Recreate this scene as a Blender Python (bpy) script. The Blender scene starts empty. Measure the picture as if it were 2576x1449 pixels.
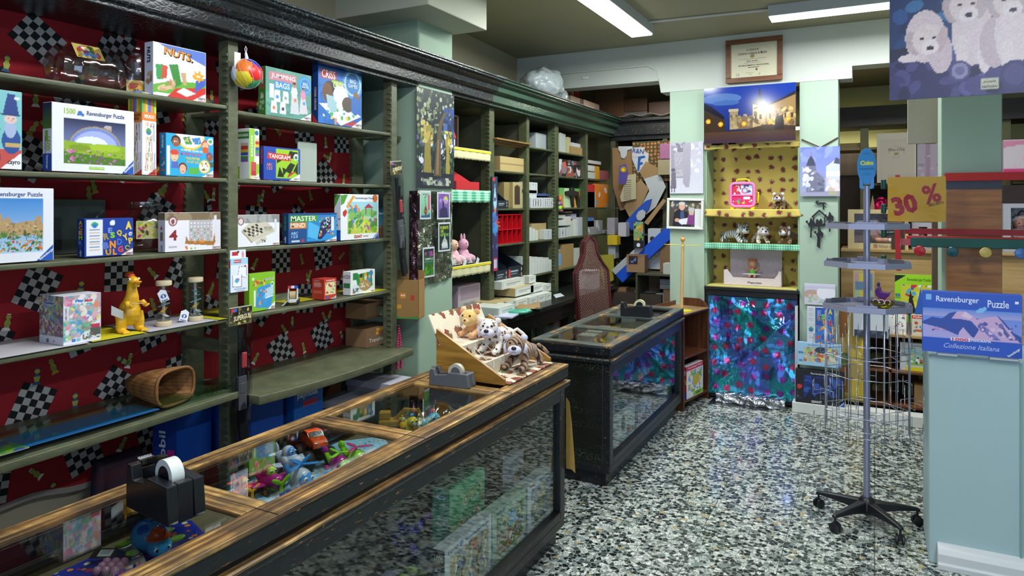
import bpy, math, random
import numpy as np
from mathutils import Vector, Matrix, Euler
R=random.Random(7); PI=math.pi
S=bpy.context.scene; COL=S.collection
# ---- camera: level, lens shifted down, turned 27.5 degrees left of the shop's long axis
F=1750.; HZ=515.; CH=1.7
TH=math.atan(912/1750); s_=math.sin(TH); c_=math.cos(TH)
cd=bpy.data.cameras.new('camera'); cam=bpy.data.objects.new('camera',cd); COL.objects.link(cam)
cam.location=(0,0,CH); cam.rotation_euler=(PI/2,0,TH)
cd.sensor_width=36; cd.lens=36*F/2576; cd.shift_y=-209.5/2576; cd.clip_start=.05
S.camera=cam
# ---- world and lights
w=bpy.data.worlds.new('world'); S.world=w; w.use_nodes=True
w.node_tree.nodes['Background'].inputs[0].default_value=(.50,.62,.95,1)
w.node_tree.nodes['Background'].inputs[1].default_value=.55
def area(name,loc,rot,sx,sy,e,col):
    l=bpy.data.lights.new(name,'AREA'); l.shape='RECTANGLE'; l.size=sx; l.size_y=sy; l.energy=e; l.color=col
    o=bpy.data.objects.new(name,l); COL.objects.link(o); o.location=loc; o.rotation_euler=rot; return o
area('daylight_through_shop_window',(.9,-2.3,1.55),(PI/2,0,0),3.4,2.2,58,(.56,.72,1))
area('tube_light_over_counter',(-1.695,4.82,3.06),(0,0,0),.15,1.45,46,(.93,1,.95))
area('tube_light_before_beam',(.05,5.525,3.06),(0,0,0),1.45,.15,30,(.97,.99,1))
area('tube_light_near_door',(-1.35,2.1,3.06),(0,0,0),.15,1.45,40,(.96,.98,1))
area('added_fill_light_by_window',(.9,1.3,3.06),(0,0,0),.15,1.45,40,(.86,.92,1))  # added out of view to brighten surfaces that face the window
area('tube_light_back_room',(-.25,8.0,2.5),(0,0,0),1.3,.08,20,(1,.90,.68))
area('area_light_store_room',(-2.0,6.75,2.85),(0,0,0),.6,.1,10,(1,.96,.84))  # small warm area light in the store room, no fitting modelled
S.view_settings.view_transform='Standard'; S.view_settings.look='None'
S.view_settings.exposure=.28; S.view_settings.gamma=1
S.view_settings.use_curve_mapping=False
S.cycles.max_bounces=8; S.cycles.transparent_max_bounces=16

# ---- picture-to-place helpers: give a plane, get the point on it
def onX(px,X):
    t=(px-1288)/F; Z=X/(-s_+c_*t); return Z*(c_+s_*t),Z
def onY(px,Y):
    t=(px-1288)/F; Z=Y/(c_+s_*t); return Z*(-s_+c_*t),Z
def onH(px,py,h):
    t=(px-1288)/F; Z=(CH-h)*F/(py-HZ); return Z*(-s_+c_*t),Z*(c_+s_*t)
def hg(py,Z): return CH+(HZ-py)*Z/F
# ---- colour and materials
def lin(h):
    if not isinstance(h,str): return tuple(h)
    h=h.lstrip('#')
    if len(h)==3: h=''.join(q*2 for q in h)
    return tuple((v/12.92 if v<=.04045 else ((v+.055)/1.055)**2.4) for v in (int(h[i:i+2],16)/255 for i in (0,2,4)))
_mc={}
class NT:
    def __init__(s,name):
        s.m=bpy.data.materials.new(name); s.m.use_nodes=True; s.t=s.m.node_tree; s.b=s.t.nodes['Principled BSDF']
    def n(s,typ,**k):
        q=s.t.nodes.new('ShaderNode'+typ)
        for a,v in k.items():
            if a[0]=='_': q.inputs[a[1:]].default_value=v
            else: setattr(q,a,v)
        return q
    def l(s,a,b): s.t.links.new(a,b)
    def co(s,sc=(1,1,1),rot=(0,0,0)):
        tc=s.n('TexCoord'); mp=s.n('Mapping'); mp.inputs['Scale'].default_value=sc; mp.inputs['Rotation'].default_value=rot
        s.l(tc.outputs['Object'],mp.inputs['Vector']); return mp.outputs[0]
    def noise(s,v,scale,detail=4,rough=.6):
        q=s.n('TexNoise',_Scale=scale,_Detail=detail,_Roughness=rough); s.l(v,q.inputs['Vector']); return q.outputs['Fac']
    def ramp(s,f,stops,interp='LINEAR'):
        q=s.n('ValToRGB'); q.color_ramp.interpolation=interp; e=q.color_ramp.elements
        while len(e)<len(stops): e.new(.5)
        for i,(p,c) in enumerate(stops): e[i].position=p; e[i].color=lin(c)+(1,)
        s.l(f,q.inputs[0]); return q.outputs[0]
    def mix(s,f,a,b,typ='MIX'):
        q=s.n('Mix',data_type='RGBA',blend_type=typ)
        for i,v in ((0,f),(6,a),(7,b)):
            if hasattr(v,'is_linked') or hasattr(v,'links'): s.l(v,q.inputs[i])
            elif i==0: q.inputs[0].default_value=v
            else: q.inputs[i].default_value=lin(v)+(1,)
        return q.outputs[2]
    def base(s,c): s.l(c,s.b.inputs['Base Color'])
    def bump(s,f,st=.3,d=.002):
        q=s.n('Bump',_Strength=st,_Distance=d); s.l(f,q.inputs['Height']); s.l(q.outputs[0],s.b.inputs['Normal'])
    def rough(s,v): s.b.inputs['Roughness'].default_value=v
def mat(c,rough=.5,metal=0,var=0,scale=8,bump=0,emis=0,sheen=0,coat=0):
    key=(c,rough,metal,var,scale,bump,emis,sheen,coat)
    if key in _mc: return _mc[key]
    T=NT('surface'); b=T.b; L=lin(c)
    b.inputs['Base Color'].default_value=L+(1,); b.inputs['Roughness'].default_value=rough; b.inputs['Metallic'].default_value=metal
    if sheen: b.inputs['Sheen Weight'].default_value=sheen
    if coat: b.inputs['Coat Weight'].default_value=coat; b.inputs['Coat Roughness'].default_value=.1
    if var:
        f=T.noise(T.co(),scale,5); lo=tuple(x*(1-var) for x in L); hi=tuple(min(1,x*(1+var)) for x in L)
        T.base(T.ramp(f,[(.3,lo),(.7,hi)]))
        if bump: T.bump(f,bump)
    elif bump: T.bump(T.noise(T.co(),scale,5),bump)
    if emis: b.inputs['Emission Color'].default_value=L+(1,); b.inputs['Emission Strength'].default_value=emis
    _mc[key]=T.m; return T.m
def special(f):
    def g(*a):
        k=(f.__name__,)+a
        if k not in _mc: _mc[k]=f(*a)
        return _mc[k]
    return g
@special
def print_mat(rough=.42):
    T=NT('printed_card'); a=T.n('VertexColor',layer_name='Col'); T.base(a.outputs[0]); T.rough(rough); return T.m
@special
def glass(tint='#f3f8f5',refl=1.0):
    T=NT('glass'); t=T.t; t.nodes.remove(T.b); out=t.nodes['Material Output']
    tr=T.n('BsdfTransparent'); tr.inputs[0].default_value=lin(tint)+(1,)
    gl=T.n('BsdfGlossy',_Roughness=.02); fr=T.n('LayerWeight',_Blend=.5); pw=T.n('Math',operation='POWER'); pw.inputs[1].default_value=4.2; T.l(fr.outputs['Facing'],pw.inputs[0])
    mu=T.n('Math',operation='MULTIPLY_ADD'); mu.inputs[1].default_value=.75*refl; mu.inputs[2].default_value=.065*refl; mu.use_clamp=True
    mx=T.n('MixShader'); T.l(pw.outputs[0],mu.inputs[0]); T.l(mu.outputs[0],mx.inputs[0]); T.l(tr.outputs[0],mx.inputs[1]); T.l(gl.outputs[0],mx.inputs[2]); T.l(mx.outputs[0],out.inputs[0])
    return T.m
@special
def film(tint='#e8ecf0',a=.12):
    T=NT('clear_film'); t=T.t; t.nodes.remove(T.b); out=t.nodes['Material Output']
    tr=T.n('BsdfTransparent'); tr.inputs[0].default_value=lin(tint)+(1,)
    gl=T.n('BsdfGlossy',_Roughness=.10); bm=T.n('Bump',_Strength=.5,_Distance=.006)
    T.l(T.noise(T.co(),16,2),bm.inputs['Height']); T.l(bm.outputs[0],gl.inputs['Normal'])
    fr=T.n('LayerWeight',_Blend=.5); pw=T.n('Math',operation='POWER'); pw.inputs[1].default_value=3.; T.l(fr.outputs['Facing'],pw.inputs[0])
    mu=T.n('Math',operation='MULTIPLY_ADD'); mu.inputs[1].default_value=.35; mu.inputs[2].default_value=a*.35; T.l(pw.outputs[0],mu.inputs[0])
    mx=T.n('MixShader'); T.l(mu.outputs[0],mx.inputs[0]); T.l(tr.outputs[0],mx.inputs[1]); T.l(gl.outputs[0],mx.inputs[2]); T.l(mx.outputs[0],out.inputs[0])
    return T.m
@special
def worn_wood(axis='y',tone=0):
    # varnish rubbed through to golden grain, long streaks along one axis
    T=NT('worn_wood'); sc={'y':(70,2.5,70),'x':(2.5,70,70),'z':(70,70,2.5)}[axis]
    f=T.noise(T.co(sc),1,6,.65); g=T.noise(T.co(),9,5)
    a=T.ramp(f,[(.30,'#2a1c11'),(.42,'#6b4a28'),(.52,'#98713d'),(.66,'#d9b06a')])
    b=T.ramp(f,[(.3,'#17181a'),(.6,'#2b2a26')]) if tone==0 else T.ramp(f,[(.3,'#20282c'),(.5,'#3f4d50'),(.72,'#8a8058')])
    T.base(T.mix(T.ramp(g,[(.42+.13*0,'#000'),(.56,'#fff')] if tone==0 else [(.5,'#000'),(.66,'#fff')]),b if tone else a,a if tone else T.mix(.55,a,b)))
    T.bump(f,.5,.002); T.rough(.38); return T.m
@special
def black_paint(chips=1):
    T=NT('chipped_black_paint'); v=T.co(); n=T.noise(T.co((30,11,55)),1.6,6,.7); bl=T.noise(v,30,4,.7)
    vo=T.n('TexVoronoi',feature='DISTANCE_TO_EDGE',_Scale=70); T.l(v,vo.inputs['Vector'])
    base=T.mix(T.ramp(bl,[(.45,'#000'),(.7,'#fff')]),'#101316','#1c2125')
    c=T.mix(T.ramp(n,[(.635,'#000'),(.65,'#fff')]),base,'#a0743f'); 
    T.base(T.mix(T.ramp(bl,[(.72,'#000'),(.76,'#fff')]),c,'#33507e')); T.rough(.33); T.bump(n,.4,.002); return T.m
@special
def crackle(base='#11150f',crack='#4c5548',scale=38.,amt=.55):
    T=NT('crackled_varnish'); v=T.co((1,1,1.5))
    wn=T.n('TexNoise',_Scale=14,_Detail=2); T.l(v,wn.inputs['Vector']); mv=T.n('Mix',data_type='RGBA',_Factor=.03); T.l(v,mv.inputs[6]); T.l(wn.outputs['Color'],mv.inputs[7])
    vo=T.n('TexVoronoi',feature='DISTANCE_TO_EDGE',_Scale=scale); T.l(mv.outputs[2],vo.inputs['Vector'])
    e=T.ramp(vo.outputs['Distance'],[(.0,'#fff'),(.05,'#000')]); m=T.ramp(T.noise(T.co((1,1,4)),2.3,4),[(amt-.08,'#000'),(amt+.08,'#fff')])
    k=T.mix(1,e,m,'MULTIPLY'); T.base(T.mix(k,base,crack)); T.rough(.26); T.bump(vo.outputs['Distance'],.35,.003); return T.m
@special
def shelf_paint(c='#585c46'):
    T=NT('old_olive_paint'); L=lin(c); f=T.noise(T.co((3,3,9)),3,7,.7); g=T.noise(T.co(),60,3)
    a=T.ramp(f,[(.3,tuple(x*.62 for x in L)),(.55,L),(.75,tuple(x*1.35 for x in L))])
    T.base(T.mix(T.ramp(g,[(.71,'#000'),(.74,'#fff')]),a,'#1e2016')); T.rough(.42); T.bump(f,.25,.002); return T.m
@special
def plaster(c='#b9bda9',v=.07):
    T=NT('painted_plaster'); L=lin(c); f=T.noise(T.co(),1.4,6,.65); g=T.noise(T.co(),35,3)
    T.base(T.ramp(f,[(.3,tuple(x*(1-v) for x in L)),(.7,tuple(x*(1+v) for x in L))])); T.bump(g,.25,.002); T.rough(.62); return T.m
@special
def terrazzo():
    T=NT('terrazzo'); v=T.co(); wn=T.n('TexNoise',_Scale=30,_Detail=2); T.l(v,wn.inputs['Vector'])
    mv=T.n('Mix',data_type='RGBA',_Factor=.012); T.l(v,mv.inputs[6]); T.l(wn.outputs['Color'],mv.inputs[7]); q=mv.outputs[2]
    v1=T.n('TexVoronoi',feature='F1',_Scale=44,_Randomness=1); T.l(q,v1.inputs['Vector'])
    v2=T.n('TexVoronoi',feature='DISTANCE_TO_EDGE',_Scale=44,_Randomness=1); T.l(q,v2.inputs['Vector'])
    sp=T.n('SeparateColor'); T.l(v1.outputs['Color'],sp.inputs[0])
    chip=T.ramp(sp.outputs[0],[(0,'#15181a'),(.30,'#343e3e'),(.40,'#7b8781'),(.52,'#b4bab2'),(.75,'#d4d7cf'),(.975,'#b9a06c')],'CONSTANT')
    ed=T.ramp(v2.outputs['Distance'],[(.03,'#000'),(.09,'#fff')]); base=T.mix(ed,'#8f9692',chip)
    fine=T.n('TexVoronoi',feature='F1',_Scale=210); T.l(q,fine.inputs['Vector']); s2=T.n('SeparateColor'); T.l(fine.outputs['Color'],s2.inputs[0])
    base=T.mix(T.ramp(s2.outputs[1],[(.8,'#000'),(.82,'#fff')]),base,'#4a5452')
    br=T.n('TexBrick',offset=0.,_Scale=1.0); br.inputs['Mortar Size'].default_value=.0016; br.inputs['Brick Width'].default_value=.4; br.inputs['Row Height'].default_value=.4
    T.l(v,br.inputs['Vector']); T.base(T.mix(br.outputs['Fac'],base,'#3d3b36')); T.rough(.16)
    T.l(T.ramp(T.noise(v,3,4),[(.3,(.10,)*3),(.7,(.24,)*3)]),T.b.inputs['Roughness']); return T.m
@special
def foil(c='#b9b4bb',wr=9.,rough=.18,st=1.):
    T=NT('crumpled_foil'); T.b.inputs['Base Color'].default_value=lin(c)+(1,); T.b.inputs['Metallic'].default_value=.95; T.rough(rough)
    v=T.co(); a=T.n('TexVoronoi',feature='SMOOTH_F1',_Scale=wr); T.l(v,a.inputs['Vector']); n=T.noise(v,wr*.9,4,.6)
    m=T.n('Math',operation='ADD'); T.l(a.outputs['Distance'],m.inputs[0]); T.l(n,m.inputs[1]); T.bump(m.outputs[0],st,.03); return T.m
@special
def rose_foil():
    T=NT('iridescent_wrapping_foil'); v=T.co((1,1,1),(-PI/2,0,0)); T.b.inputs['Metallic'].default_value=.85; T.rough(.15)
    vo=T.n('TexVoronoi',voronoi_dimensions='2D',feature='F1',_Scale=9.5,_Randomness=.5); T.l(v,vo.inputs['Vector'])
    sp=T.n('SeparateColor'); T.l(vo.outputs['Color'],sp.inputs[0])
    dot=T.ramp(vo.outputs['Distance'],[(0,'#fff'),(.24,'#fff'),(.26,'#000')],'CONSTANT')
    ring=T.n('Math',operation='SINE'); mu=T.n('Math',operation='MULTIPLY'); mu.inputs[1].default_value=70; T.l(vo.outputs['Distance'],mu.inputs[0]); T.l(mu.outputs[0],ring.inputs[0])
    rc=T.mix(T.ramp(sp.outputs[0],[(.5,'#000'),(.55,'#fff')]),'#a83a6a','#6a3aa8'); rc=T.mix(T.ramp(ring.outputs[0],[(.5,'#000'),(.9,'#fff')]),rc,'#d46a90')
    bg=T.mix(T.ramp(T.noise(v,4,4),[(.4,'#000'),(.65,'#fff')]),'#2f9aa0','#5a66c8')
    T.base(T.mix(dot,bg,rc)); n=T.noise(T.co((3,3,2)),1.4,3,.5); a=T.n('TexVoronoi',feature='SMOOTH_F1',_Scale=4); T.l(T.co(),a.inputs['Vector'])
    m=T.n('Math',operation='ADD'); T.l(a.outputs['Distance'],m.inputs[0]); T.l(n,m.inputs[1]); T.bump(m.outputs[0],1,.05); return T.m
@special
def pattern(kind,c0,c1,c2='#000',scale=20.):
    # fabrics and papers with a repeat: gingham, dots, roses, stripes, spots, bouquets, quilt
    T=NT('patterned_'+kind); v=T.co(); T.rough(.75)
    if kind=='gingham':
        sp=T.n('SeparateXYZ'); T.l(v,sp.inputs[0]); fs=[]
        for a in (0,1,2):
            m=T.n('Math',operation='MULTIPLY'); m.inputs[1].default_value=scale; T.l(sp.outputs[a],m.inputs[0]); q=T.n('Math',operation='SINE'); T.l(m.outputs[0],q.inputs[0]); g=T.n('Math',operation='GREATER_THAN'); g.inputs[1].default_value=0; T.l(q.outputs[0],g.inputs[0]); fs.append(g.outputs[0])
        a=T.mix(fs[0],c0,c1); b=T.mix(fs[2],c0,c1); T.base(T.mix(.5,a,b)); return T.m
    if kind in('dots','roses','bouquets'):
        v2=v if kind!='roses' else T.co((1,1,1),(-PI/2,0,0)); vo=T.n('TexVoronoi',voronoi_dimensions='2D' if kind=='roses' else '3D',feature='F1',_Scale=scale,_Randomness=.0 if kind=='dots' else .35); T.l(v2,vo.inputs['Vector'])
        n=T.noise(v2,scale*3,3); ad=T.n('Math',operation='MULTIPLY_ADD'); ad.inputs[1].default_value={'dots':0,'roses':.35,'bouquets':.9}[kind]; T.l(n,ad.inputs[0]); T.l(vo.outputs['Distance'],ad.inputs[2])
        k={'dots':(.16,.17),'roses':(.42,.45),'bouquets':(.84,.86)}[kind]
        inner=T.mix(T.ramp(n,[(.45,'#000'),(.55,'#fff')]),c1,c2) if kind!='dots' else None
        r=T.ramp(ad.outputs[0],[(0,'#fff'),(k[0],'#000')],'CONSTANT')
        base=T.mix(r,c0,inner if inner is not None else c1)
        if kind=='roses':
            r2=T.ramp(ad.outputs[0],[(0,'#fff'),(.335,'#000')],'CONSTANT'); base=T.mix(r2,base,'#8a2a2a')
        T.base(base); return T.m
    if kind=='tiger':
        wv=T.n('TexWave',wave_type='BANDS',_Scale=scale,_Distortion=5); wv.inputs['Detail'].default_value=1.5; T.l(v,wv.inputs['Vector']); T.base(T.ramp(wv.outputs['Fac'],[(.0,c1),(.27,c1),(.33,c0)])); T.b.inputs['Sheen Weight'].default_value=.3; return T.m
    if kind=='leopard':
        vo=T.n('TexVoronoi',feature='F1',_Scale=scale,_Randomness=.8); T.l(v,vo.inputs['Vector'])
        n=T.noise(v,scale*2.4,2); ad=T.n('Math',operation='MULTIPLY_ADD'); ad.inputs[1].default_value=.35; T.l(n,ad.inputs[0]); T.l(vo.outputs['Distance'],ad.inputs[2])
        T.base(T.ramp(ad.outputs[0],[(0,c2),(.36,c2),(.37,c1),(.47,c1),(.49,c0)],'CONSTANT')); return T.m
    if kind=='quilt':
        vo=T.n('TexVoronoi',feature='F1',distance='CHEBYCHEV',_Scale=scale,_Randomness=.5); T.l(v,vo.inputs['Vector']); sp=T.n('SeparateColor'); T.l(vo.outputs['Color'],sp.inputs[0])
        T.base(T.ramp(sp.outputs[0],[(0,c0),(.3,c1),(.5,c2),(.7,'#6d7a4a'),(.85,'#b09a5a')],'CONSTANT')); return T.m
    if kind=='blobs':
        vo=T.n('TexVoronoi',feature='F1',_Scale=scale,_Randomness=1); T.l(v,vo.inputs['Vector']); sp=T.n('SeparateColor'); T.l(vo.outputs['Color'],sp.inputs[0])
        r=T.ramp(vo.outputs['Distance'],[(0,'#fff'),(.34,'#000')],'CONSTANT'); T.base(T.mix(r,c0,T.ramp(sp.outputs[0],[(0,c1),(.4,c2),(.7,'#d8c8a0'),(.85,'#b05a40')],'CONSTANT'))); T.rough(.35); return T.m
@special
def oak(c0='#b98f58',c1='#8a5f33',axis='z',rough=.5):
    T=NT('wood_grain'); sc={'z':(22,22,1.6),'x':(1.6,22,22),'y':(22,1.6,22)}[axis]
    f=T.noise(T.co(sc),1.3,5,.6); T.base(T.ramp(f,[(.35,c1),(.62,c0)])); T.rough(rough); T.bump(f,.15,.001); return T.m
# ---- mesh builder
class M:
    def __init__(s): s.v=[]; s.f=[]; s.m=[]; s.c=[]; s.cur=0; s.col=None; s.tf=None
    def add(s,vs,fs,mi=None,col=None):
        k=len(s.v)
        if s.tf is not None: vs=[tuple(s.tf@Vector(p)) for p in vs]
        s.v+=[tuple(p) for p in vs]
        for f in fs: s.f.append(tuple(i+k for i in f)); s.m.append(s.cur if mi is None else mi); s.c.append(col if col is not None else s.col)
        return s
    def box(s,x0,y0,z0,x1,y1,z1,mi=None,col=None):
        if x0>x1:x0,x1=x1,x0
        if y0>y1:y0,y1=y1,y0
        if z0>z1:z0,z1=z1,z0
        return s.add([(x0,y0,z0),(x1,y0,z0),(x1,y1,z0),(x0,y1,z0),(x0,y0,z1),(x1,y0,z1),(x1,y1,z1),(x0,y1,z1)],
          [(0,3,2,1),(4,5,6,7),(0,1,5,4),(1,2,6,5),(2,3,7,6),(3,0,4,7)],mi,col)
    def cyl(s,a,b,r0,r1=None,n=16,mi=None,col=None):
        a=Vector(a);b=Vector(b); r1=r0 if r1 is None else r1; d=(b-a).normalized()
        u=d.orthogonal().normalized(); w_=d.cross(u); vs=[]
        for p,r in ((a,r0),(b,r1)):
            for i in range(n): t=2*PI*i/n; vs.append(p+(u*math.cos(t)+w_*math.sin(t))*r)
        fs=[(i,(i+1)%n,n+(i+1)%n,n+i) for i in range(n)]+[tuple(reversed(range(n))),tuple(range(n,2*n))]
        return s.add(vs,fs,mi,col)
    def sph(s,c,r,n=14,m=9,mi=None,rot=None,col=None):
        if not hasattr(r,'__len__'): r=(r,r,r)
        vs=[]; Q=Euler(rot).to_matrix() if rot else None; c=Vector(c)
        for j in range(1,m):
            ph=PI*j/m
            for i in range(n): t=2*PI*i/n; p=Vector((r[0]*math.sin(ph)*math.cos(t),r[1]*math.sin(ph)*math.sin(t),r[2]*math.cos(ph))); vs.append(c+(Q@p if Q else p))
        for z in (r[2],-r[2]):
            p=Vector((0,0,z)); vs.append(c+(Q@p if Q else p))
        T_=len(vs)-2; B=T_+1
        fs=[(j*n+i,(j+1)*n+i,(j+1)*n+(i+1)%n,j*n+(i+1)%n) for j in range(m-2) for i in range(n)]
        fs+=[(T_,i,(i+1)%n) for i in range(n)]+[(B,(m-2)*n+(i+1)%n,(m-2)*n+i) for i in range(n)]
        return s.add(vs,fs,mi,col)
    def lathe(s,prof,c=(0,0,0),n=24,mi=None,ax='z',cap=True,col=None):
        vs=[];k=len(prof); c=Vector(c)
        for r,z in prof:
            for i in range(n):
                t=2*PI*i/n; p=(r*math.cos(t),r*math.sin(t),z)
                if ax=='x': p=(p[2],p[0],p[1])
                if ax=='y': p=(p[1],p[2],p[0])
                vs.append(c+Vector(p))
        fs=[(j*n+i,j*n+(i+1)%n,(j+1)*n+(i+1)%n,(j+1)*n+i) for j in range(k-1) for i in range(n)]
        if cap: fs+=[tuple(reversed(range(n))),tuple(range((k-1)*n,k*n))]
        return s.add(vs,fs,mi,col)
    def tube(s,pts,r,n=8,mi=None,closed=False,col=None):
        P_=[Vector(p) for p in pts]; k=len(P_); rs=r if hasattr(r,'__len__') else [r]*k; vs=[]; u=None
        for j in range(k):
            if closed: d=P_[(j+1)%k]-P_[j-1]
            else: d=P_[min(j+1,k-1)]-P_[max(j-1,0)]
            d.normalize(); u=(u-d*u.dot(d)) if u is not None else d.orthogonal()
            if u.length<1e-6: u=d.orthogonal()
            u.normalize(); w_=d.cross(u)
            for i in range(n): t=2*PI*i/n; vs.append(P_[j]+(u*math.cos(t)+w_*math.sin(t))*rs[j])
        fs=[(j*n+i,j*n+(i+1)%n,((j+1)%k)*n+(i+1)%n,((j+1)%k)*n+i) for j in range(k if closed else k-1) for i in range(n)]
        if not closed: fs+=[tuple(reversed(range(n))),tuple(range((k-1)*n,k*n))]
        return s.add(vs,fs,mi,col)
    def prism(s,poly,a,b,ax='y',mi=None,col=None):
        # poly in the two other axes (in order), extruded from a to b
        def P3(u,v,d): return {'x':(d,u,v),'y':(u,d,v),'z':(u,v,d)}[ax]
        n=len(poly); vs=[P3(u,v,a) for u,v in poly]+[P3(u,v,b) for u,v in poly]
        fs=[tuple(range(n)),tuple(reversed(range(n,2*n)))]+[(i,n+i,n+(i+1)%n,(i+1)%n) for i in range(n)]
        return s.add(vs,fs,mi,col)
    def grid(s,fn,nu,nv,mi=None):
        vs=[fn(i/nu,j/nv) for j in range(nv+1) for i in range(nu+1)]
        return s.add(vs,[(j*(nu+1)+i,j*(nu+1)+i+1,(j+1)*(nu+1)+i+1,(j+1)*(nu+1)+i) for j in range(nv) for i in range(nu)],mi)
    def build(s,name,mats,parent=None,bev=0,smooth=None,remesh=0,solid=0,sub=0,loc=None,world=False):
        me=bpy.data.meshes.new(name); me.from_pydata(s.v,[],s.f)
        if world and parent: me.transform(Matrix.LocRotScale(parent.location,parent.rotation_euler,None).inverted())
        if not isinstance(mats,(list,tuple)): mats=[mats]
        for q in mats: me.materials.append(q)
        if len(mats)>1: me.polygons.foreach_set('material_index',s.m)
        if any(c is not None for c in s.c):
            a=me.color_attributes.new('Col','FLOAT_COLOR','CORNER'); arr=[]
            cc={}
            for f,c in zip(s.f,s.c):
                if c not in cc: cc[c]=list(lin(c) if c else (1,1,1))+[1.]
                arr+=cc[c]*len(f)
            a.data.foreach_set('color',arr)
        if smooth is not None:
            me.polygons.foreach_set('use_smooth',[True]*len(s.f))
            if smooth<180: me.set_sharp_from_angle(angle=math.radians(smooth))
        me.update()
        import bmesh
        bm=bmesh.new(); bm.from_mesh(me)
        if not any(c is not None for c in s.c): bmesh.ops.recalc_face_normals(bm,faces=bm.faces)
        bm.to_mesh(me); bm.free()
        o=bpy.data.objects.new(name,me); COL.objects.link(o)
        if parent: o.parent=parent
        if loc: o.location=loc
        if remesh: q=o.modifiers.new('r','REMESH'); q.mode='VOXEL'; q.voxel_size=remesh; q.use_smooth_shade=True; q2=o.modifiers.new('s','SMOOTH'); q2.factor=.5; q2.iterations=3
        if solid: q=o.modifiers.new('t','SOLIDIFY'); q.thickness=solid; q.offset=0
        if bev: q=o.modifiers.new('b','BEVEL'); q.width=bev; q.segments=2; q.limit_method='ANGLE'; q.angle_limit=.7
        if sub: q=o.modifiers.new('u','SUBSURF'); q.levels=sub; q.render_levels=sub
        return o
def tag(o,label,cat,group=None,kind=None):
    o['label']=label; o['category']=cat
    if group: o['group']=group
    if kind: o['kind']=kind
    return o
def struct(m,name,mats,**k):
    o=m.build(name,mats,**k); o['kind']='structure'; return o
def thing(name,label,cat,loc=(0,0,0),rz=0,group=None,rot=None):
    o=bpy.data.objects.new(name,None); COL.objects.link(o); o.empty_display_size=.05
    o.location=loc; o.rotation_euler=rot if rot else (0,0,rz); return tag(o,label,cat,group)
def plabel(o,l): o['label']=l; return o
def dup(root,loc,rz,label=None,group=None):
    def cp(o,par):
        q=o.copy(); COL.objects.link(q)
        if par: q.parent=par
        for ch in kids[o]: cp(ch,q)
        return q
    kids={}
    def walk(o):
        kids[o]=list(o.children)
        for ch in kids[o]: walk(ch)
    walk(root); r=cp(root,None); r.location=loc; r.rotation_euler=(0,0,rz)
    if label: r['label']=label
    if group: r['group']=group
    return r
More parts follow.
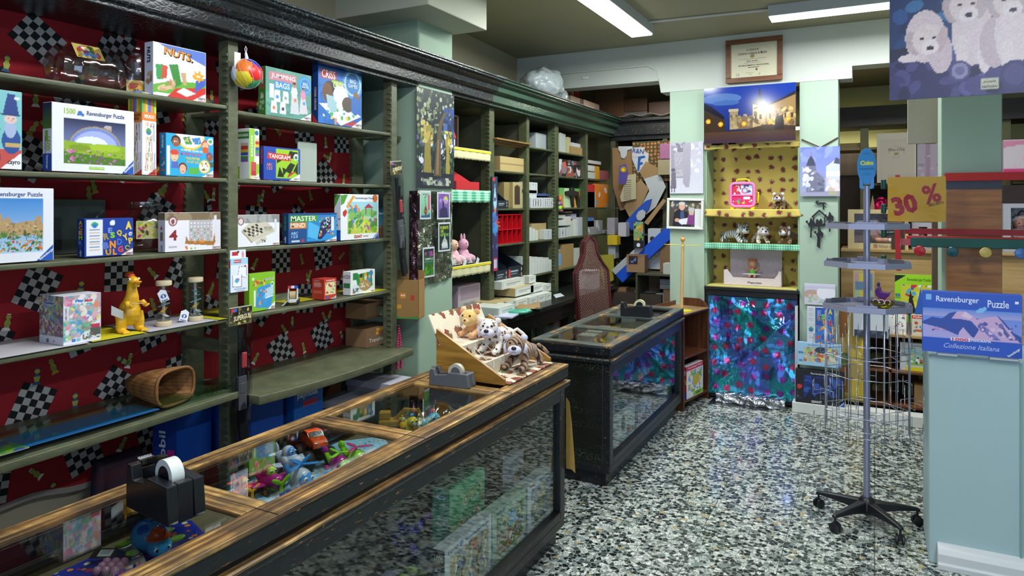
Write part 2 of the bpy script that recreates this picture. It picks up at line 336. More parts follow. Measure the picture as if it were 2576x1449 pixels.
# ---- printing: a colour canvas laid on a fine grid, lettering as flat shapes on top
_tc={}
def glyphs(txt,bold=0,shear=0):
    k=(txt,bold,shear)
    if k not in _tc:
        cu=bpy.data.curves.new('lettering','FONT'); cu.body=txt; cu.size=1; cu.offset=bold; cu.shear=shear; cu.resolution_u=2
        o=bpy.data.objects.new('lettering',cu); COL.objects.link(o)
        dg=bpy.context.evaluated_depsgraph_get(); me=bpy.data.meshes.new_from_object(o.evaluated_get(dg))
        v=np.array([(p.co.x,p.co.y) for p in me.vertices]) if len(me.vertices) else np.zeros((1,2)); f=[tuple(p.vertices) for p in me.polygons]
        bpy.data.objects.remove(o); bpy.data.curves.remove(cu); bpy.data.meshes.remove(me)
        mn=v.min(0); mx=v.max(0); _tc[k]=((v-mn)/np.maximum(mx-mn,1e-6)-.5,f)
    return _tc[k]
def card(w,h,ops,parent,name='cover_art',y=0,side=None,res=.0028,dep=0,wob=None,mt=None,cx=0):
    """ops on unit coords (u right, v up). Plane faces local -y at depth y, x centred on cx, z from 0 to h; side='l' puts it on the -x side (local depth dep)."""
    nx=int(min(170,max(10,w/res))); ny=int(min(170,max(10,h/res)))
    U,V=np.meshgrid(np.linspace(0,1,nx+1),np.linspace(0,1,ny+1)); A=np.ones((ny+1,nx+1,3)); A[:]=lin('#fff'); rg=np.random.RandomState(len(ops)*7+nx)
    T_=[]
    def inpoly(P):
        ins=np.zeros(U.shape,bool); n=len(P)
        for i in range(n):
            (x1,y1),(x2,y2)=P[i],P[(i+1)%n]
            if y1==y2: continue
            cnd=((y1>V)!=(y2>V))&(U<(x2-x1)*(V-y1)/(y2-y1)+x1); ins^=cnd
        return ins
    for o in ops:
        k=o[0]
        if k=='r': A[(U>=o[1])&(V>=o[2])&(U<=o[3])&(V<=o[4])]=lin(o[5])
        elif k=='e':
            a=o[6] if len(o)>6 else 0; du=(U-o[1])*w; dv=(V-o[2])*h; x=du*math.cos(a)+dv*math.sin(a); z=-du*math.sin(a)+dv*math.cos(a)
            A[(x/(o[3]*w))**2+(z/(o[4]*w))**2<=1]=lin(o[5])     # radii both in widths
        elif k=='p': A[inpoly(o[1])]=lin(o[2])
        elif k=='g':
            m=(U>=o[1])&(V>=o[2])&(U<=o[3])&(V<=o[4]); t=np.clip((V-o[2])/(o[4]-o[2]),0,1)[...,None]; G=np.array(lin(o[5]))*(1-t)+np.array(lin(o[6]))*t; A[m]=G[m]
        elif k=='b':   # blobs: u0,v0,u1,v1,colours,count,size(widths)
            m=(U>=o[1])&(V>=o[2])&(U<=o[3])&(V<=o[4])
            for i in range(o[6]):
                u=o[1]+rg.rand()*(o[3]-o[1]); v=o[2]+rg.rand()*(o[4]-o[2]); sz=o[7]*(.5+rg.rand()); a=rg.rand()*3; asp=.45+rg.rand()*.5
                du=(U-u)*w; dv=(V-v)*h; x=du*math.cos(a)+dv*math.sin(a); z=-du*math.sin(a)+dv*math.cos(a)
                A[m&((x/(sz*w))**2+(z/(sz*asp*w))**2<=1)]=lin(o[5][rg.randint(len(o[5]))])
        elif k=='n':   # mottling
            m=(U>=o[1])&(V>=o[2])&(U<=o[3])&(V<=o[4]); z=rg.rand(*U.shape)[...,None]; B=A*(1-o[5]+2*o[5]*z); A[m]=np.clip(B[m],0,1)
        elif k=='l':   # line pts,width(widths),col
            P=o[1]
            for (x1,y1),(x2,y2) in zip(P,P[1:]):
                ax,ay,bx,by=x1*w,y1*h,x2*w,y2*h; L2=(bx-ax)**2+(by-ay)**2+1e-12
                t=np.clip(((U*w-ax)*(bx-ax)+(V*h-ay)*(by-ay))/L2,0,1); d=np.hypot(U*w-ax-t*(bx-ax),V*h-ay-t*(by-ay)); A[d<=o[2]*w/2]=lin(o[3])
        elif k=='t': T_.append(o)
    X=(U-.5)*w+cx; Zc=V*h; Yc=np.full(U.shape,float(y))
    if wob: Yc=Yc+np.vectorize(wob)(U,V)
    if side=='l': co=np.stack([np.full(U.shape,cx-.0),(.5-U)*w,Zc],-1)      # faces -x
    else: co=np.stack([X,Yc,Zc],-1)
    me=bpy.data.meshes.new(name); co=co.reshape(-1,3); idx=np.arange((nx+1)*(ny+1)).reshape(ny+1,nx+1)
    q=np.stack([idx[:-1,:-1],idx[:-1,1:],idx[1:,1:],idx[1:,:-1]],-1).reshape(-1,4).tolist(); cl=np.concatenate([A.reshape(-1,3),np.ones((len(co),1))],1).tolist(); co=co.tolist()
    for ti,o in enumerate(T_):
        _,txt,u,v,tw,th,col=o[:7]; rot=o[7] if len(o)>7 else 0; bold=o[8] if len(o)>8 else .015; sh=o[9] if len(o)>9 else 0
        g,f=glyphs(txt,bold,sh); cr,sr=math.cos(rot),math.sin(rot); k0=len(co); cc=list(lin(col))+[1.]
        for gx,gy in g:
            x=gx*tw*w; z=gy*th*h
            if abs(abs(rot)-PI/2)<.01: x=gx*tw*h; z=gy*th*w
            x,z=x*cr-z*sr,x*sr+z*cr; x+=(u-.5)*w; z+=v*h
            if side=='l': co.append((cx-.0005-ti*.00012,-x,z))
            else: co.append((x+cx,y-.0006-ti*.00012+(wob(x/w+.5,z/h) if wob else 0),z))
            cl.append(cc)
        q+=[[i+k0 for i in p] for p in f]
    me.from_pydata(co,[],q); me.update()
    a=me.color_attributes.new('Col','FLOAT_COLOR','POINT'); a.data.foreach_set('color',np.array(cl).ravel())
    me.materials.append(mt or print_mat()); ob=bpy.data.objects.new(name,me); COL.objects.link(ob)
    if parent: ob.parent=parent
    return ob
def shade(c,k): 
    L=lin(c) if isinstance(c,str) else c; return tuple(min(1,x*k) for x in L)
def carton(t,w,d,h,body,front=(),side=(),res=.0028,mt=None,top=()):
    m=M().box(-w/2,-d/2,0,w/2,d/2,h); m.build('carton',mt or mat(body,.45,var=.04,scale=20),t,bev=.0015)
    if front: card(w*.995,h*.995,list(front),t,y=-d/2-.0006,res=res)
    if side: card(d*.99,h*.99,list(side),t,'side_print',side='l',cx=-w/2-.0006,res=res)
def pbox(name,label,cat,px0,px1,yt,hb,X,dep,body,front=(),side=(),rot=0,group=None,yb=None,res=.0028,tilt=0):
    """printed carton whose front faces +X: front edge spans picture columns px0..px1 on the plane X, standing on height hb"""
    Y0,Z0=onX(px0,X); Y1,Z1=onX(px1,X); w=Y1-Y0; h=hg(yt,Z0)-hb
    t=thing(name,label,cat,(X-dep/2,(Y0+Y1)/2,hb),0,group); t.rotation_euler=(-tilt,0,PI/2+rot) if not tilt else (tilt,0,PI/2+rot)
    carton(t,w,dep,h,body,front,side,res); return t
def ybox(name,label,cat,px0,px1,yt,hb,Y,dep,body,front=(),side=(),rot=0,group=None,res=.0035,h=None):
    """the same with its front facing the door side, on the plane Y"""
    X0,Z0=onY(px0,Y); X1,Z1=onY(px1,Y); w=X1-X0; hh=h or hg(yt,Z0)-hb
    t=thing(name,label,cat,((X0+X1)/2,Y+dep/2,hb),rot,group); carton(t,w,dep,hh,body,front,side,res); return t
# ================= the room =================
struct(M().box(-3.7,-2.9,-.1,3.3,8.9,0),'floor',terrazzo())
CEIL=3.176
struct(M().box(-3.7,-2.9,CEIL,3.3,6.45,CEIL+.1),'ceiling',plaster('#99957a',.05))
struct(M().box(-3.7,6.45,3.0,3.3,8.9,3.1),'ceiling',plaster('#6a6457'))
WL=[(-3.0,-2.9),(-3.0,3.64),(-3.05,4.0),(-3.2,6.25),(-3.22,8.9),(-3.6,8.9),(-3.6,-2.9)]
struct(M().prism(WL,0,CEIL,'z'),'wall_left',plaster('#9d9580'))
struct(M().box(-3.6,8.6,0,3.2,8.8,3.0),'wall_back',plaster('#b9bd88'))
struct(M().box(3.0,-2.9,0,3.2,8.9,CEIL),'wall_right',plaster('#a9c4b0'))
fw=M().box(-3.6,-2.8,0,3.2,-2.6,.45).box(-3.6,-2.8,2.75,3.2,-2.6,CEIL).box(-3.6,-2.8,.45,-1.1,-2.6,2.75).box(2.7,-2.8,.45,3.2,-2.6,2.75)
struct(fw,'wall_front',plaster('#a9c4b0'))
wf=M()
for x in (-1.1,.8,2.66): wf.box(x,-2.74,.45,x+.04,-2.66,2.75)
wf.box(-1.1,-2.74,.45,2.7,-2.66,.5).box(-1.1,-2.74,2.7,2.7,-2.66,2.75)
struct(wf,'window_1',mat('#2f3a35',.4))
PG='#a0b4a3'
struct(M().box(-3.2,3.62,0,-2.55,4.02,CEIL),'wall_pillar_left',plaster('#93aa96',.05),bev=.012)
struct(M().box(-3.2,3.36,2.865,-2.30,4.05,CEIL),'wall_capital_left',plaster('#b3b3a2',.04),bev=.006)
# beam over the pillars with its recessed arch on the left and the step on the right
def bx_(px): return onY(px,6.25)[0]
prof=[(-3.25,CEIL),(-3.25,2.83),(bx_(1657),2.83),(bx_(1662),2.72),(-.16,2.72),(-.16,2.82),(1.6,2.82),(1.6,CEIL)]
struct(M().prism(prof,6.25,6.45,'y'),'wall_beam_back',plaster('#bcc0ba',.03),bev=.004)
lip=M(); xs=[-3.2+i*(bx_(1636)+3.2)/10 for i in range(11)]
lip.prism([(-3.2,2.985),(-3.2,2.97)]+[(x,2.97) for x in (bx_(1630),)]+[(bx_(1648),2.93),(bx_(1656),2.84),(bx_(1658),2.84),(bx_(1650),2.945),(bx_(1632),2.985)],6.235,6.252,'y')
struct(lip,'trim_1',plaster('#b9bdb4',.03))
sk=M().box(bx_(1466),6.238,2.905,bx_(1480),6.252,2.93)
tag(sk.build('switch_plate',mat('#d3d6cd',.4),bev=.003),'small white blank plate on the beam above the storeroom opening','plate')
struct(M().box(-1.645,6.25,0,-1.335,6.55,2.72),'wall_pillar_middle',plaster(PG,.04),bev=.004)
struct(M().box(-.555,6.25,0,-.262,6.55,2.72),'wall_pillar_beside_alcove',plaster(PG,.04),bev=.004)
struct(M().box(.362,5.0,0,.672,5.25,CEIL),'wall_pillar_right',plaster('#9fb8a6',.06),bev=.006)
# low green partition on the right with its panel grooves and white foot
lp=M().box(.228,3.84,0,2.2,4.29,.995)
struct(lp,'wall_partition',plaster('#a3bbbd',.04),bev=.012)  # base colour shifted towards blue to stand in for daylight
gr=M()
for px in (2566,): x=onY(px,3.835)[0]; gr.box(x,3.832,.0,x+.008,3.842,.985)
struct(gr,'trim_2',plaster('#7d9f98',.04))
fo=M().prism([(3.845,0),(3.79,0),(3.785,.028),(3.792,.034),(3.787,.075),(3.80,.10),(3.845,.112)],.262,.60,'x')
struct(fo,'baseboard_partition',plaster('#dcdcdc',.03),bev=.006)
struct(M().box(-.60,6.12,0,2.2,6.25,.085),'baseboard_back',plaster('#d8d8d4',.03),bev=.004)
struct(M().box(-1.26,6.05,-.01,-.75,6.24,.002),'trim_3',mat('#24272a',.25,var=.2))
# ceiling lights
def tube_light(label,x0,x1,y0,y1):
    t=thing('ceiling_light',label,'ceiling light',((x0+x1)/2,(y0+y1)/2,CEIL)); 
    M().box(x0,y0,3.094,x1,y1,CEIL).build('housing',mat('#b9bcc0',.4),t,bev=.004,world=True)
    M().box(x0+.008,y0+.008,3.083,x1-.008,y1-.008,3.095).build('diffuser',mat('#f4fff8',.5,emis=9),t,bev=.003,world=True)
tube_light('white strip light running away above the front counter',-1.79,-1.60,4.07,5.57)
tube_light('white strip light fixed across the ceiling before the white beam',-.70,.80,5.44,5.61)
tube_light('white strip light nearest the door, out of view above',-1.45,-1.26,1.35,2.85)
tube_light('added white strip light by the shop window, unseen fill',.80,.99,.55,2.05)  # housing and diffuser for the added fill light, unseen
m=M().tube([(-1.60,5.46,3.166),(-.70,5.53,3.166)],.010,8)
tag(m.build('cable_conduit',mat('#c7c7c2',.4)),'thin white conduit on the ceiling between the two strip lights','conduit')
t=thing('ceiling_light','warm white strip light over the back room shelves','ceiling light',(-.25,8.0,2.56))
M().box(-1.0,7.96,2.53,.30,8.05,2.58).build('housing',mat('#cfc9b0',.5),t,world=True)
M().tube([(-.98,8.0,2.516),(.22,8.0,2.516)],.017,10).build('tube',mat('#fff3c8',.5,emis=11),t,world=True)
M().box(.23,7.97,2.46,.36,8.04,2.60).build('end_cap',mat('#c9c4b2',.5),t,world=True)
# ================= cornice =================
prf0=[(-3.0,2.64),(-2.475,2.64),(-2.475,2.618),(-2.50,2.610),(-2.50,2.595),(-2.515,2.585),(-2.53,2.575),(-2.535,2.525),(-2.56,2.505),(-2.575,2.50),(-2.575,2.42),(-2.60,2.41),(-2.60,2.385),(-3.0,2.385)]
prf=[(x+(.045 if x>-2.9 else 0),2.445+(z-2.385)*.7176) for x,z in prf0]
def cornice(name,label,y0,y1,mt,edge):
    t=thing(name,label,'cornice',(-2.75,(y0+y1)/2,2.445))
    q=M(); n=len(prf); q.prism(prf,y0,y1,'y'); q.build('moulding',mt,t,world=True,bev=.004)
    M().box(-2.99,y0,2.628,-2.423,y1,2.640).build('top_board',edge,t,world=True,bev=.003)
cornice('shelf_cornice','long black crackled cornice over the red-backed shelves on the left',-.6,4.55,crackle('#101416','#59646c',34.,.52),crackle('#20262a','#8b969c',90.,.4))
cornice('shelf_cornice','dark green painted cornice over the storeroom shelving',4.552,7.32,crackle('#294436','#1a1f1a',30.,.7),black_paint())
t=thing('shelf_cornice','almost black cornice across the back wall of the storeroom','cornice',(-2.0,7.5,2.38))
M().box(-2.6,7.32,2.40,-1.2,7.62,2.62).box(-2.6,7.26,2.60,-1.2,7.64,2.64).box(-2.6,7.29,2.45,-1.2,7.34,2.56).build('moulding',black_paint(),t,world=True,bev=.006)
M().grid(lambda u,v:(-2.6+1.4*u,7.22+.38*v,2.655+.012*math.sin(u*40)+.01*math.sin(v*9+u*7)),60,8).build('paper_cover',mat('#b9b3a3',.6),t,world=True,solid=.002)
# paper scrap on the green cornice
m=M().grid(lambda u,v:(-2.62+.16*v,4.0+1.1*u,2.644+.012*abs(math.sin(u*9))*v),30,4)
tag(m.build('paper_liner',mat('#bdbc9c',.7),solid=.001),'crumpled cream paper lining lying along the top of the cornice','paper')
# ================= left shelving =================
OL=shelf_paint('#5d6149'); 
XF=-2.6
sv=thing('display_shelving','olive painted wooden wall shelving with notched posts and red cloth behind','shelving',(-2.8,2.0,0))
def post(x0,x1,y0,y1,z0=0,z1=2.447,par=sv,nt=True,mt=OL,name='post'):
    q=M().box(x0,y0,z0,x1,y1,z1)
    if nt:
        z=z0+.1
        while z<z1-.05: q.box(x1-.03,y0-.007,z,x1-.002,y0+.001,z+.014); z+=.032
    q.build(name,mt,par,bev=.003,world=True)
for i,yy in enumerate((.35,2.20,3.40)):
    post(-2.66,XF+.005,yy,yy+.055); post(-2.985,-2.93+.012,yy+.03,yy+.13,name='rear_post')
    for z in (1.02,) if i else ():
        M().box(-2.93,yy+.01,z,-2.66,yy+.035,z+.06).build('side_rail',OL,sv,bev=.003,world=True)
SH=dict(A=2.15,B=1.82,C=1.50,D=1.185)
A2=2.135
def shelf(y0,y1,h,xf=XF,th=.018,par=sv,mt=OL,x0=-2.92,sag=0):
    q=M(); q.grid(lambda u,v:(x0+(xf-x0)*v,y0+(y1-y0)*u,h-sag*math.sin(PI*u)*v),12,1); o=q.build('shelf',mt,par,world=True,smooth=40)
    k=o.modifiers.new('t','SOLIDIFY'); k.thickness=th; k.offset=-1; k2=o.modifiers.new('b','BEVEL'); k2.width=.003; k2.segments=2; k2.limit_method='ANGLE'
for k,h in SH.items():
    shelf(.41,2.20,h,sag=.004); shelf(2.255,3.40,A2 if k=='A' else h,sag=.004)
shelf(.41,2.20,.865,xf=-2.52,th=.03,sag=.012); shelf(2.255,3.44,.835,xf=-2.46,th=.04,sag=.018)
for h in (A2,1.82,1.185): shelf(3.455,3.60,h,xf=-2.67)
# ---- red chess cloths
def cloth(label,y0,y1,z0,z1,seed):
    rg=random.Random(seed); q=M()
    def off(y,z): return -2.945+.010*math.sin(5.1*y+1.3*z)*math.cos(3.3*z)+.006*math.sin(13*y+2*z)+.004*math.sin(9*z-4*y)
    def wavy(y): return z0+.016*math.sin(6*y)+.010*math.sin(17*y)
    ny=int((y1-y0)/.05); q.cur=0
    vs=[];fs=[];nz=40
    for j in range(nz+1):
        for i in range(ny+1):
            y=y0+(y1-y0)*i/ny; zb=wavy(y); z=zb+(z1-zb)*j/nz; vs.append((off(y,z),y,z))
    for j in range(nz):
        for i in range(ny): fs.append((j*(ny+1)+i,j*(ny+1)+i+1,(j+1)*(ny+1)+i+1,(j+1)*(ny+1)+i))
    q.add(vs,fs,col='#8e0d1a')
    # pale hem
    vs=[];fs=[]
    for i in range(ny+1):
        y=y0+(y1-y0)*i/ny; z=wavy(y); vs+=[(off(y,z)+.001,y,z-.012),(off(y,z)+.0015,y,z+.012)]
    for i in range(ny): fs.append((2*i,2*i+2,2*i+3,2*i+1))
    q.add(vs,fs,col='#8d8580')
    def put(poly,cy,cz,a,col,lift):
        ca,sa=math.cos(a),math.sin(a); P_=[]
        for u,v in poly:
            y=cy+u*ca-v*sa; z=cz+u*sa+v*ca
            if y<y0 or y>y1 or z>z1: return
            if z<wavy(y)+.012: return
            P_.append((off(y,z)+lift,y,z))
        q.add(P_,[tuple(range(len(P_)))],col=col)
    row=0; z=z1-.10
    while z>z0-.1:
        y=y0+(.02 if row%2 else .18)
        while y<y1+.1:
            cy=y+rg.uniform(-.02,.02); cz=z+rg.uniform(-.025,.025); a=rg.choice([0,.5,-.45,.12,.9,-.1,.3])+rg.uniform(-.06,.06); c=.0275
            for i in range(5):
                for j in range(6):
                    u=(i-2.5)*c; v=(j-3)*c; put([(u,v),(u+c,v),(u+c,v+c),(u,v+c)],cy,cz,a,'#0c0c0e' if (i+j)%2 else '#a9a3a2',.0025)
            # a chess man off one corner
            def man(my,mz,ma,k):
                C1=['#8f9440','#a9a84f','#7d7f3d'][k%3]; C2=['#d8d3cc','#3c5878','#a8862f'][k%3]
                put([(-.016,-.03),(.016,-.03),(.010,-.018),(-.010,-.018)],my,mz,ma,C2,.0035)
                put([(-.008,-.018),(.008,-.018),(.013,.002),(-.013,.002)],my,mz,ma,C1,.0035)
                put([(-.011,.002),(.011,.002),(.006,.014),(-.006,.014)],my,mz,ma,C2 if k%2 else C1,.0035)
                put([(.011*math.cos(t*PI/4),.022+.009*math.sin(t*PI/4)) for t in range(8)],my,mz,ma,C1,.0037)
                put([(-.009,.031),(.009,.031),(.004,.036),(0,.033),(-.004,.036)],my,mz,ma,C2,.0037)
            man(cy+.02,cz+.112,a+rg.uniform(-.4,.4),rg.randrange(3)); man(cy+.165,cz-.02,rg.uniform(-1,1),rg.randrange(3)); man(cy-.11,cz-.12,rg.uniform(-.5,.5),rg.randrange(6))
            y+=.335
        z-=.245; row+=1
    T=print_mat(.9); o=q.build('chess_cloth',T); tag(o,label,'cloth','red chess cloths pinned behind the shelves')
cloth('red cloth printed with chessboards hanging behind the nearer shelf bay',.38,2.27,.54,2.47,3)
cloth('red cloth printed with chessboards hanging behind the farther shelf bay',2.33,3.435,.80,2.46,11)
# ================= counters =================
def counter(label,x0,x1,y0,y1,h,divs,xi,sx=.085):
    t=thing('glass_display_counter',label,'display counter',((x0+x1)/2,(y0+y1)/2,0)); B=black_paint(); Wy=worn_wood('y',xi); Wx=worn_wood('x',xi); g=glass()
    def b(name,q,mt,bv=.004): return q.build(name,mt,t,bev=bv,world=True)
    b('plinth',M().box(x0+.03,y0+.03,0,x1-.035,y1-.03,.10),B)
    b('base_frame',M().box(x0,y0,.085,x1,y1,.135),B,.008)
    b('end_panel',M().box(x0,y0,.13,x1-.045,y0+.03,h-.10),crackle()); b('end_panel',M().box(x0,y1-.03,.13,x1-.045,y1,h-.10),crackle())
    b('back_panel',M().box(x0,y0+.03,.13,x0+.025,y1-.03,h-.08),mat('#4a4034',.6,var=.2))
    # front frame round the big pane
    b('front_stile',M().box(x1-.045,y0,.13,x1,y0+.055,h-.11),B); b('front_stile',M().box(x1-.045,y1-.055,.13,x1,y1,h-.11),B)
    b('front_rail',M().box(x1-.045,y0+.055,h-.175,x1,y1-.055,h-.10),B); b('front_rail',M().box(x1-.045,y0+.055,.13,x1,y1-.055,.17),B)
    b('front_pane',M().box(x1-.025,y0+.055,.165,x1-.021,y1-.055,h-.172),g,0)
    # mouldings: lower lip, cavetto, upper slab
    def ring(a,b1,c,d,z0,z1,w_=.05): return M().box(a,b1,z0,a+w_,d,z1).box(c-w_,b1,z0,c,d,z1).box(a+w_,b1,z0,c-w_,b1+w_,z1).box(a+w_,d-w_,z0,c-w_,d,z1)
    b('lower_moulding',ring(x0-.012,y0-.022,x1+.022,y1+.022,h-.110,h-.082,.06),B,.010)
    b('lip_edging',M().prism([(x1+.0225,h-.089),(x1+.0225,h-.083),(x1+.016,h-.0805),(x1-.005,h-.0805)],y0-.02,y1+.02,'y').prism([(y0-.0225,h-.090),(y0-.0225,h-.083),(y0-.010,h-.0805)],x0,x1,'x'),Wy,0)
    b('neck',ring(x0,y0,x1-.004,y1,h-.085,h-.058,.04),mat('#0b0c0e',.4))
    b('upper_moulding',ring(x0-.012,y0-.016,x1+.014,y1+.016,h-.060,h-.012,.06),B,.006)
    tt=h; z0=h-.014
    b('top_stile',M().box(x1-sx+.014,y0-.016,z0,x1+.014,y1+.016,tt),Wy,.003); b('top_stile',M().box(x0-.012,y0-.016,z0,x0+.055,y1+.016,tt),Wy,.003)
    ys=[y0-.016]+divs+[y1+.016]; hw=.045
    for i,yv in enumerate(ys):
        a,c=(yv,yv+.075) if i==0 else (yv-.075,yv) if i==len(ys)-1 else (yv-hw,yv+hw)
        b('top_rail',M().box(x0+.055,a,z0,x1-sx+.014,c,tt+.0006),Wx,.003)
        if 0<i<len(ys)-1:
            b('seam',M().box(x0+.05,yv-.0012,tt+.0003,x1+.013,yv+.0012,tt+.0012),mat('#0c0907',.8),0)
        if i<len(ys)-1:
            c2=ys[i+1]-(.075 if i+1==len(ys)-1 else hw)
            b('top_pane',M().box(x0+.05,c-.004,tt-.012,x1-sx+.02,c2+.004,tt-.008),g,0)
    b('tray_shelf',M().box(x0+.026,y0+.03,h-.150,x1-.06,y1-.03,h-.138) if 0 else M().box(x0+.026,y0+.03,h-.136,x1-.05,y1-.03,h-.128),mat('#5f5440',.6,var=.25),0)
    b('floor_board',M().box(x0+.02,y0+.02,.130,x1-.03,y1-.02,.142),mat('#2b2620',.7),0)
    return t
H1=.896; H2=.857
c1=counter('long black counter with worn golden wood top and glass panes nearest the camera',-1.905,-1.385,-.2,3.235,H1,[.66,1.32,1.985,2.63],0)
c2=counter('shorter black crackled counter with glass top beyond the first one',-1.905,-1.40,3.955,5.69,H2,[4.52,5.10],1,sx=.06)
# ================= goods on the left shelves =================
def CY(c='#2a2a2e',w=.15,k=.26,h=.17): return [('p',[(1-k,0),(1,0),(1,h)],'#f0eef0'),('t','cayro',1-w*.58,.045,w,.055,c),('l',[(1-w*1.05,.018),(1-w*.1,.014)],.008,'#c33')]
def RV(k=.17,h=.22,a=.72): return [('p',[(1-k,0),(1,0),(1,h)],'#2456b5'),('t','Ravensburger',1-k*.40,h*.40,k*1.02,.045,'#fff',a)]
BUSY=['#5a8a3a','#c9a24a','#d8d0b8','#8a5a3a','#3f6fae','#b8432f','#e8c858','#6d4a7a']
FX=-2.62
# ---- top board
t=pbox('board_game','white wooden-stick stacking game box with orange comic lettering on the top board','box',385,518,103,2.152,FX,.053,'#dfe0ea',
 [('r',0,0,1,1,'#e9e9f0'),('p',[(.08,1),(1,1),(1,.72),(.6,.86),(.3,.9)],'#5a78c8'),('p',[(0,.2),(.3,.3),(.6,.34),(1,.38),(1,.1),(0,.05)],'#66b03a'),('p',[(.25,0),(.4,.18),(.7,.24),(1,.28),(1,0)],'#d23a32'),('p',[(.78,.16),(1,.34),(1,.48),(.8,.4)],'#4a68c0'),('p',[(.42,.12),(.62,.05),(.8,.14),(.56,.22)],'#dfe3ea'),
  ('p',[(.28,.62),(.45,.66),(.52,.28),(.4,.2)],'#3f8a3a'),('e',.18,.5,.07,.08,'#2f7fc8'),('p',[(.06,.3),(.18,.32),(.16,.6),(.04,.58)],'#3a9a50'),('p',[(.14,.34),(.24,.34),(.26,.58),(.16,.6)],'#c85038'),('b',.05,.1,.4,.34,['#c9a27a','#b08a62','#d8b890'],14,.045),('p',[(.5,.5),(.6,.52),(.62,.28),(.56,.26)],'#c8a47c'),
  ('p',[(.76,.42),(.72,.5),(.78,.52),(.76,.6),(.83,.55),(.88,.62),(.9,.54),(.97,.53),(.92,.48),(.97,.42),(.9,.42),(.86,.36),(.83,.42)],'#f0a82a'),('t','80',.845,.49,.08,.05,'#fff'),
  ('t','NUTS.',.475,.845,.56,.17,'#1b1512',-.1,.05),('t','NUTS.',.465,.855,.53,.145,'#ef8f28',-.1,.02)]+CY(),
 [('r',0,0,1,1,'#dcdcf0'),('t','NUTS',.5,.76,.3,.42,'#1a1a22',-PI/2,.04),('b',.1,.2,.9,.45,['#a08060','#c9a27a'],8,.2)])
t=pbox('board_game','green sack race game box with pink and blue title strips and two children','box',668,783,165,A2+.002,FX,.048,'#4f8f62',
 [('r',0,0,1,1,'#5f9a8c'),('b',0,0,1,1,['#6aa596','#568f82'],26,.09),('r',.07,.74,.66,.92,'#c9808e'),('r',.18,.58,.53,.74,'#2f8fd8'),('r',.08,.38,.17,.66,'#dfe8e8'),('e',.86,.76,.16,.16,'#3f8fc8'),('e',.86,.76,.13,.13,'#5ba3d8'),('e',.86,.76,.105,.105,'#2f83c4')]
  +sum([[('p',[(x-.07,y),(x+.07,y),(x+.055,y+.25),(x-.055,y+.25)],'#dcdce6'),('e',x,y+.11,.03,.03,c)] for x,y,c in((.24,.3,'#4a90d8'),(.42,.3,'#9aa0a8'),(.17,.06,'#d87a4a'),(.36,.06,'#4a4a52'))],[])
  +[('p',[(.52,.1),(.72,.1),(.68,.5),(.55,.5)],'#c9c9d2'),('p',[(.72,.12),(.92,.14),(.86,.48),(.76,.5)],'#cfc9d0'),('e',.61,.57,.07,.10,'#d9dde8'),('e',.61,.72,.035,.045,'#b58468'),('e',.61,.755,.035,.02,'#3a2a20'),('e',.81,.54,.055,.08,'#e08ab0'),('e',.81,.655,.03,.04,'#c08c70'),('e',.81,.69,.033,.02,'#4a3020'),('e',.63,.4,.03,.03,'#d8804a'),('e',.83,.36,.03,.03,'#4a90d8'),
  ('t','JUMPING',.37,.83,.52,.12,'#f2f2ee'),('t','BAGS',.355,.66,.3,.12,'#f2f2ee'),('t','BIG',.86,.79,.11,.06,'#d8ecf4'),('t','GAMES',.86,.725,.16,.055,'#d8ecf4')]+CY(),
 [('r',0,0,1,1,'#3f7a2f'),('t','JUMPING',.55,.78,.26,.34,'#e8ece0',-PI/2,.03),('r',.3,.55,.8,.98,'#a8504a'),('t','JUMPING',.55,.77,.24,.28,'#f0e0d8',-PI/2,.03),('b',.15,.1,.85,.5,['#c9c4b4','#8fae86'],7,.22)])
t=pbox('board_game','blue floor mat game box showing four crouching children, beside the green sack race box','box',800,910,162,A2+.002,FX,.04,'#1d4f9a',
 [('r',0,0,1,1,'#1f66b8'),('b',0,0,1,1,['#2a72c4','#1a5aa8'],24,.10),('r',.05,.79,.40,.96,'#b83040'),('r',.30,.63,.64,.79,'#9ec43a'),('e',.78,.80,.24,.24,'#3f8fd4'),('e',.78,.80,.20,.20,'#a8cfe8'),('e',.78,.80,.165,.165,'#2a78c0'),
  ('p',[(.02,.34),(.5,.0),(.98,.22),(.6,.42)],'#e4e8ee'),('b',.2,.1,.85,.33,['#3fa0d8','#d84a4a','#f0c83a','#4aae5a'],14,.04),('e',.25,.66,.12,.09,'#22242a'),('e',.2,.56,.11,.15,'#6d4428'),('p',[(.17,.52),(.36,.5),(.42,.28),(.28,.2),(.2,.34)],'#9fc4cc'),('p',[(.34,.2),(.42,.22),(.4,.0),(.36,.0)],'#c89478'),('e',.5,.54,.17,.15,'#e4e2e4'),('e',.66,.40,.13,.12,'#584840'),('e',.86,.56,.07,.09,'#8a5c3c'),('e',.84,.4,.10,.15,'#2f68b8'),('b',.1,.12,.9,.24,['#e8e4e0','#3f96d0'],6,.05),
  ('p',[(.55,.02),(.8,.12),(.95,.02)],'#b8343c'),('t','CRISS',.225,.875,.30,.14,'#f4f2ee'),('t','CROSS',.47,.71,.29,.12,'#eef4d8'),('t','BIG',.78,.845,.14,.07,'#dcecf6'),('t','GAMES',.78,.76,.22,.065,'#dcecf6')]+CY(),
 [('r',0,0,1,1,'#14386e'),('t','CRISS CROSS',.55,.42,.40,.34,'#d8b0a8',-PI/2,.03),('p',[(0,0),(1,0),(0,.16)],'#b8343c')])
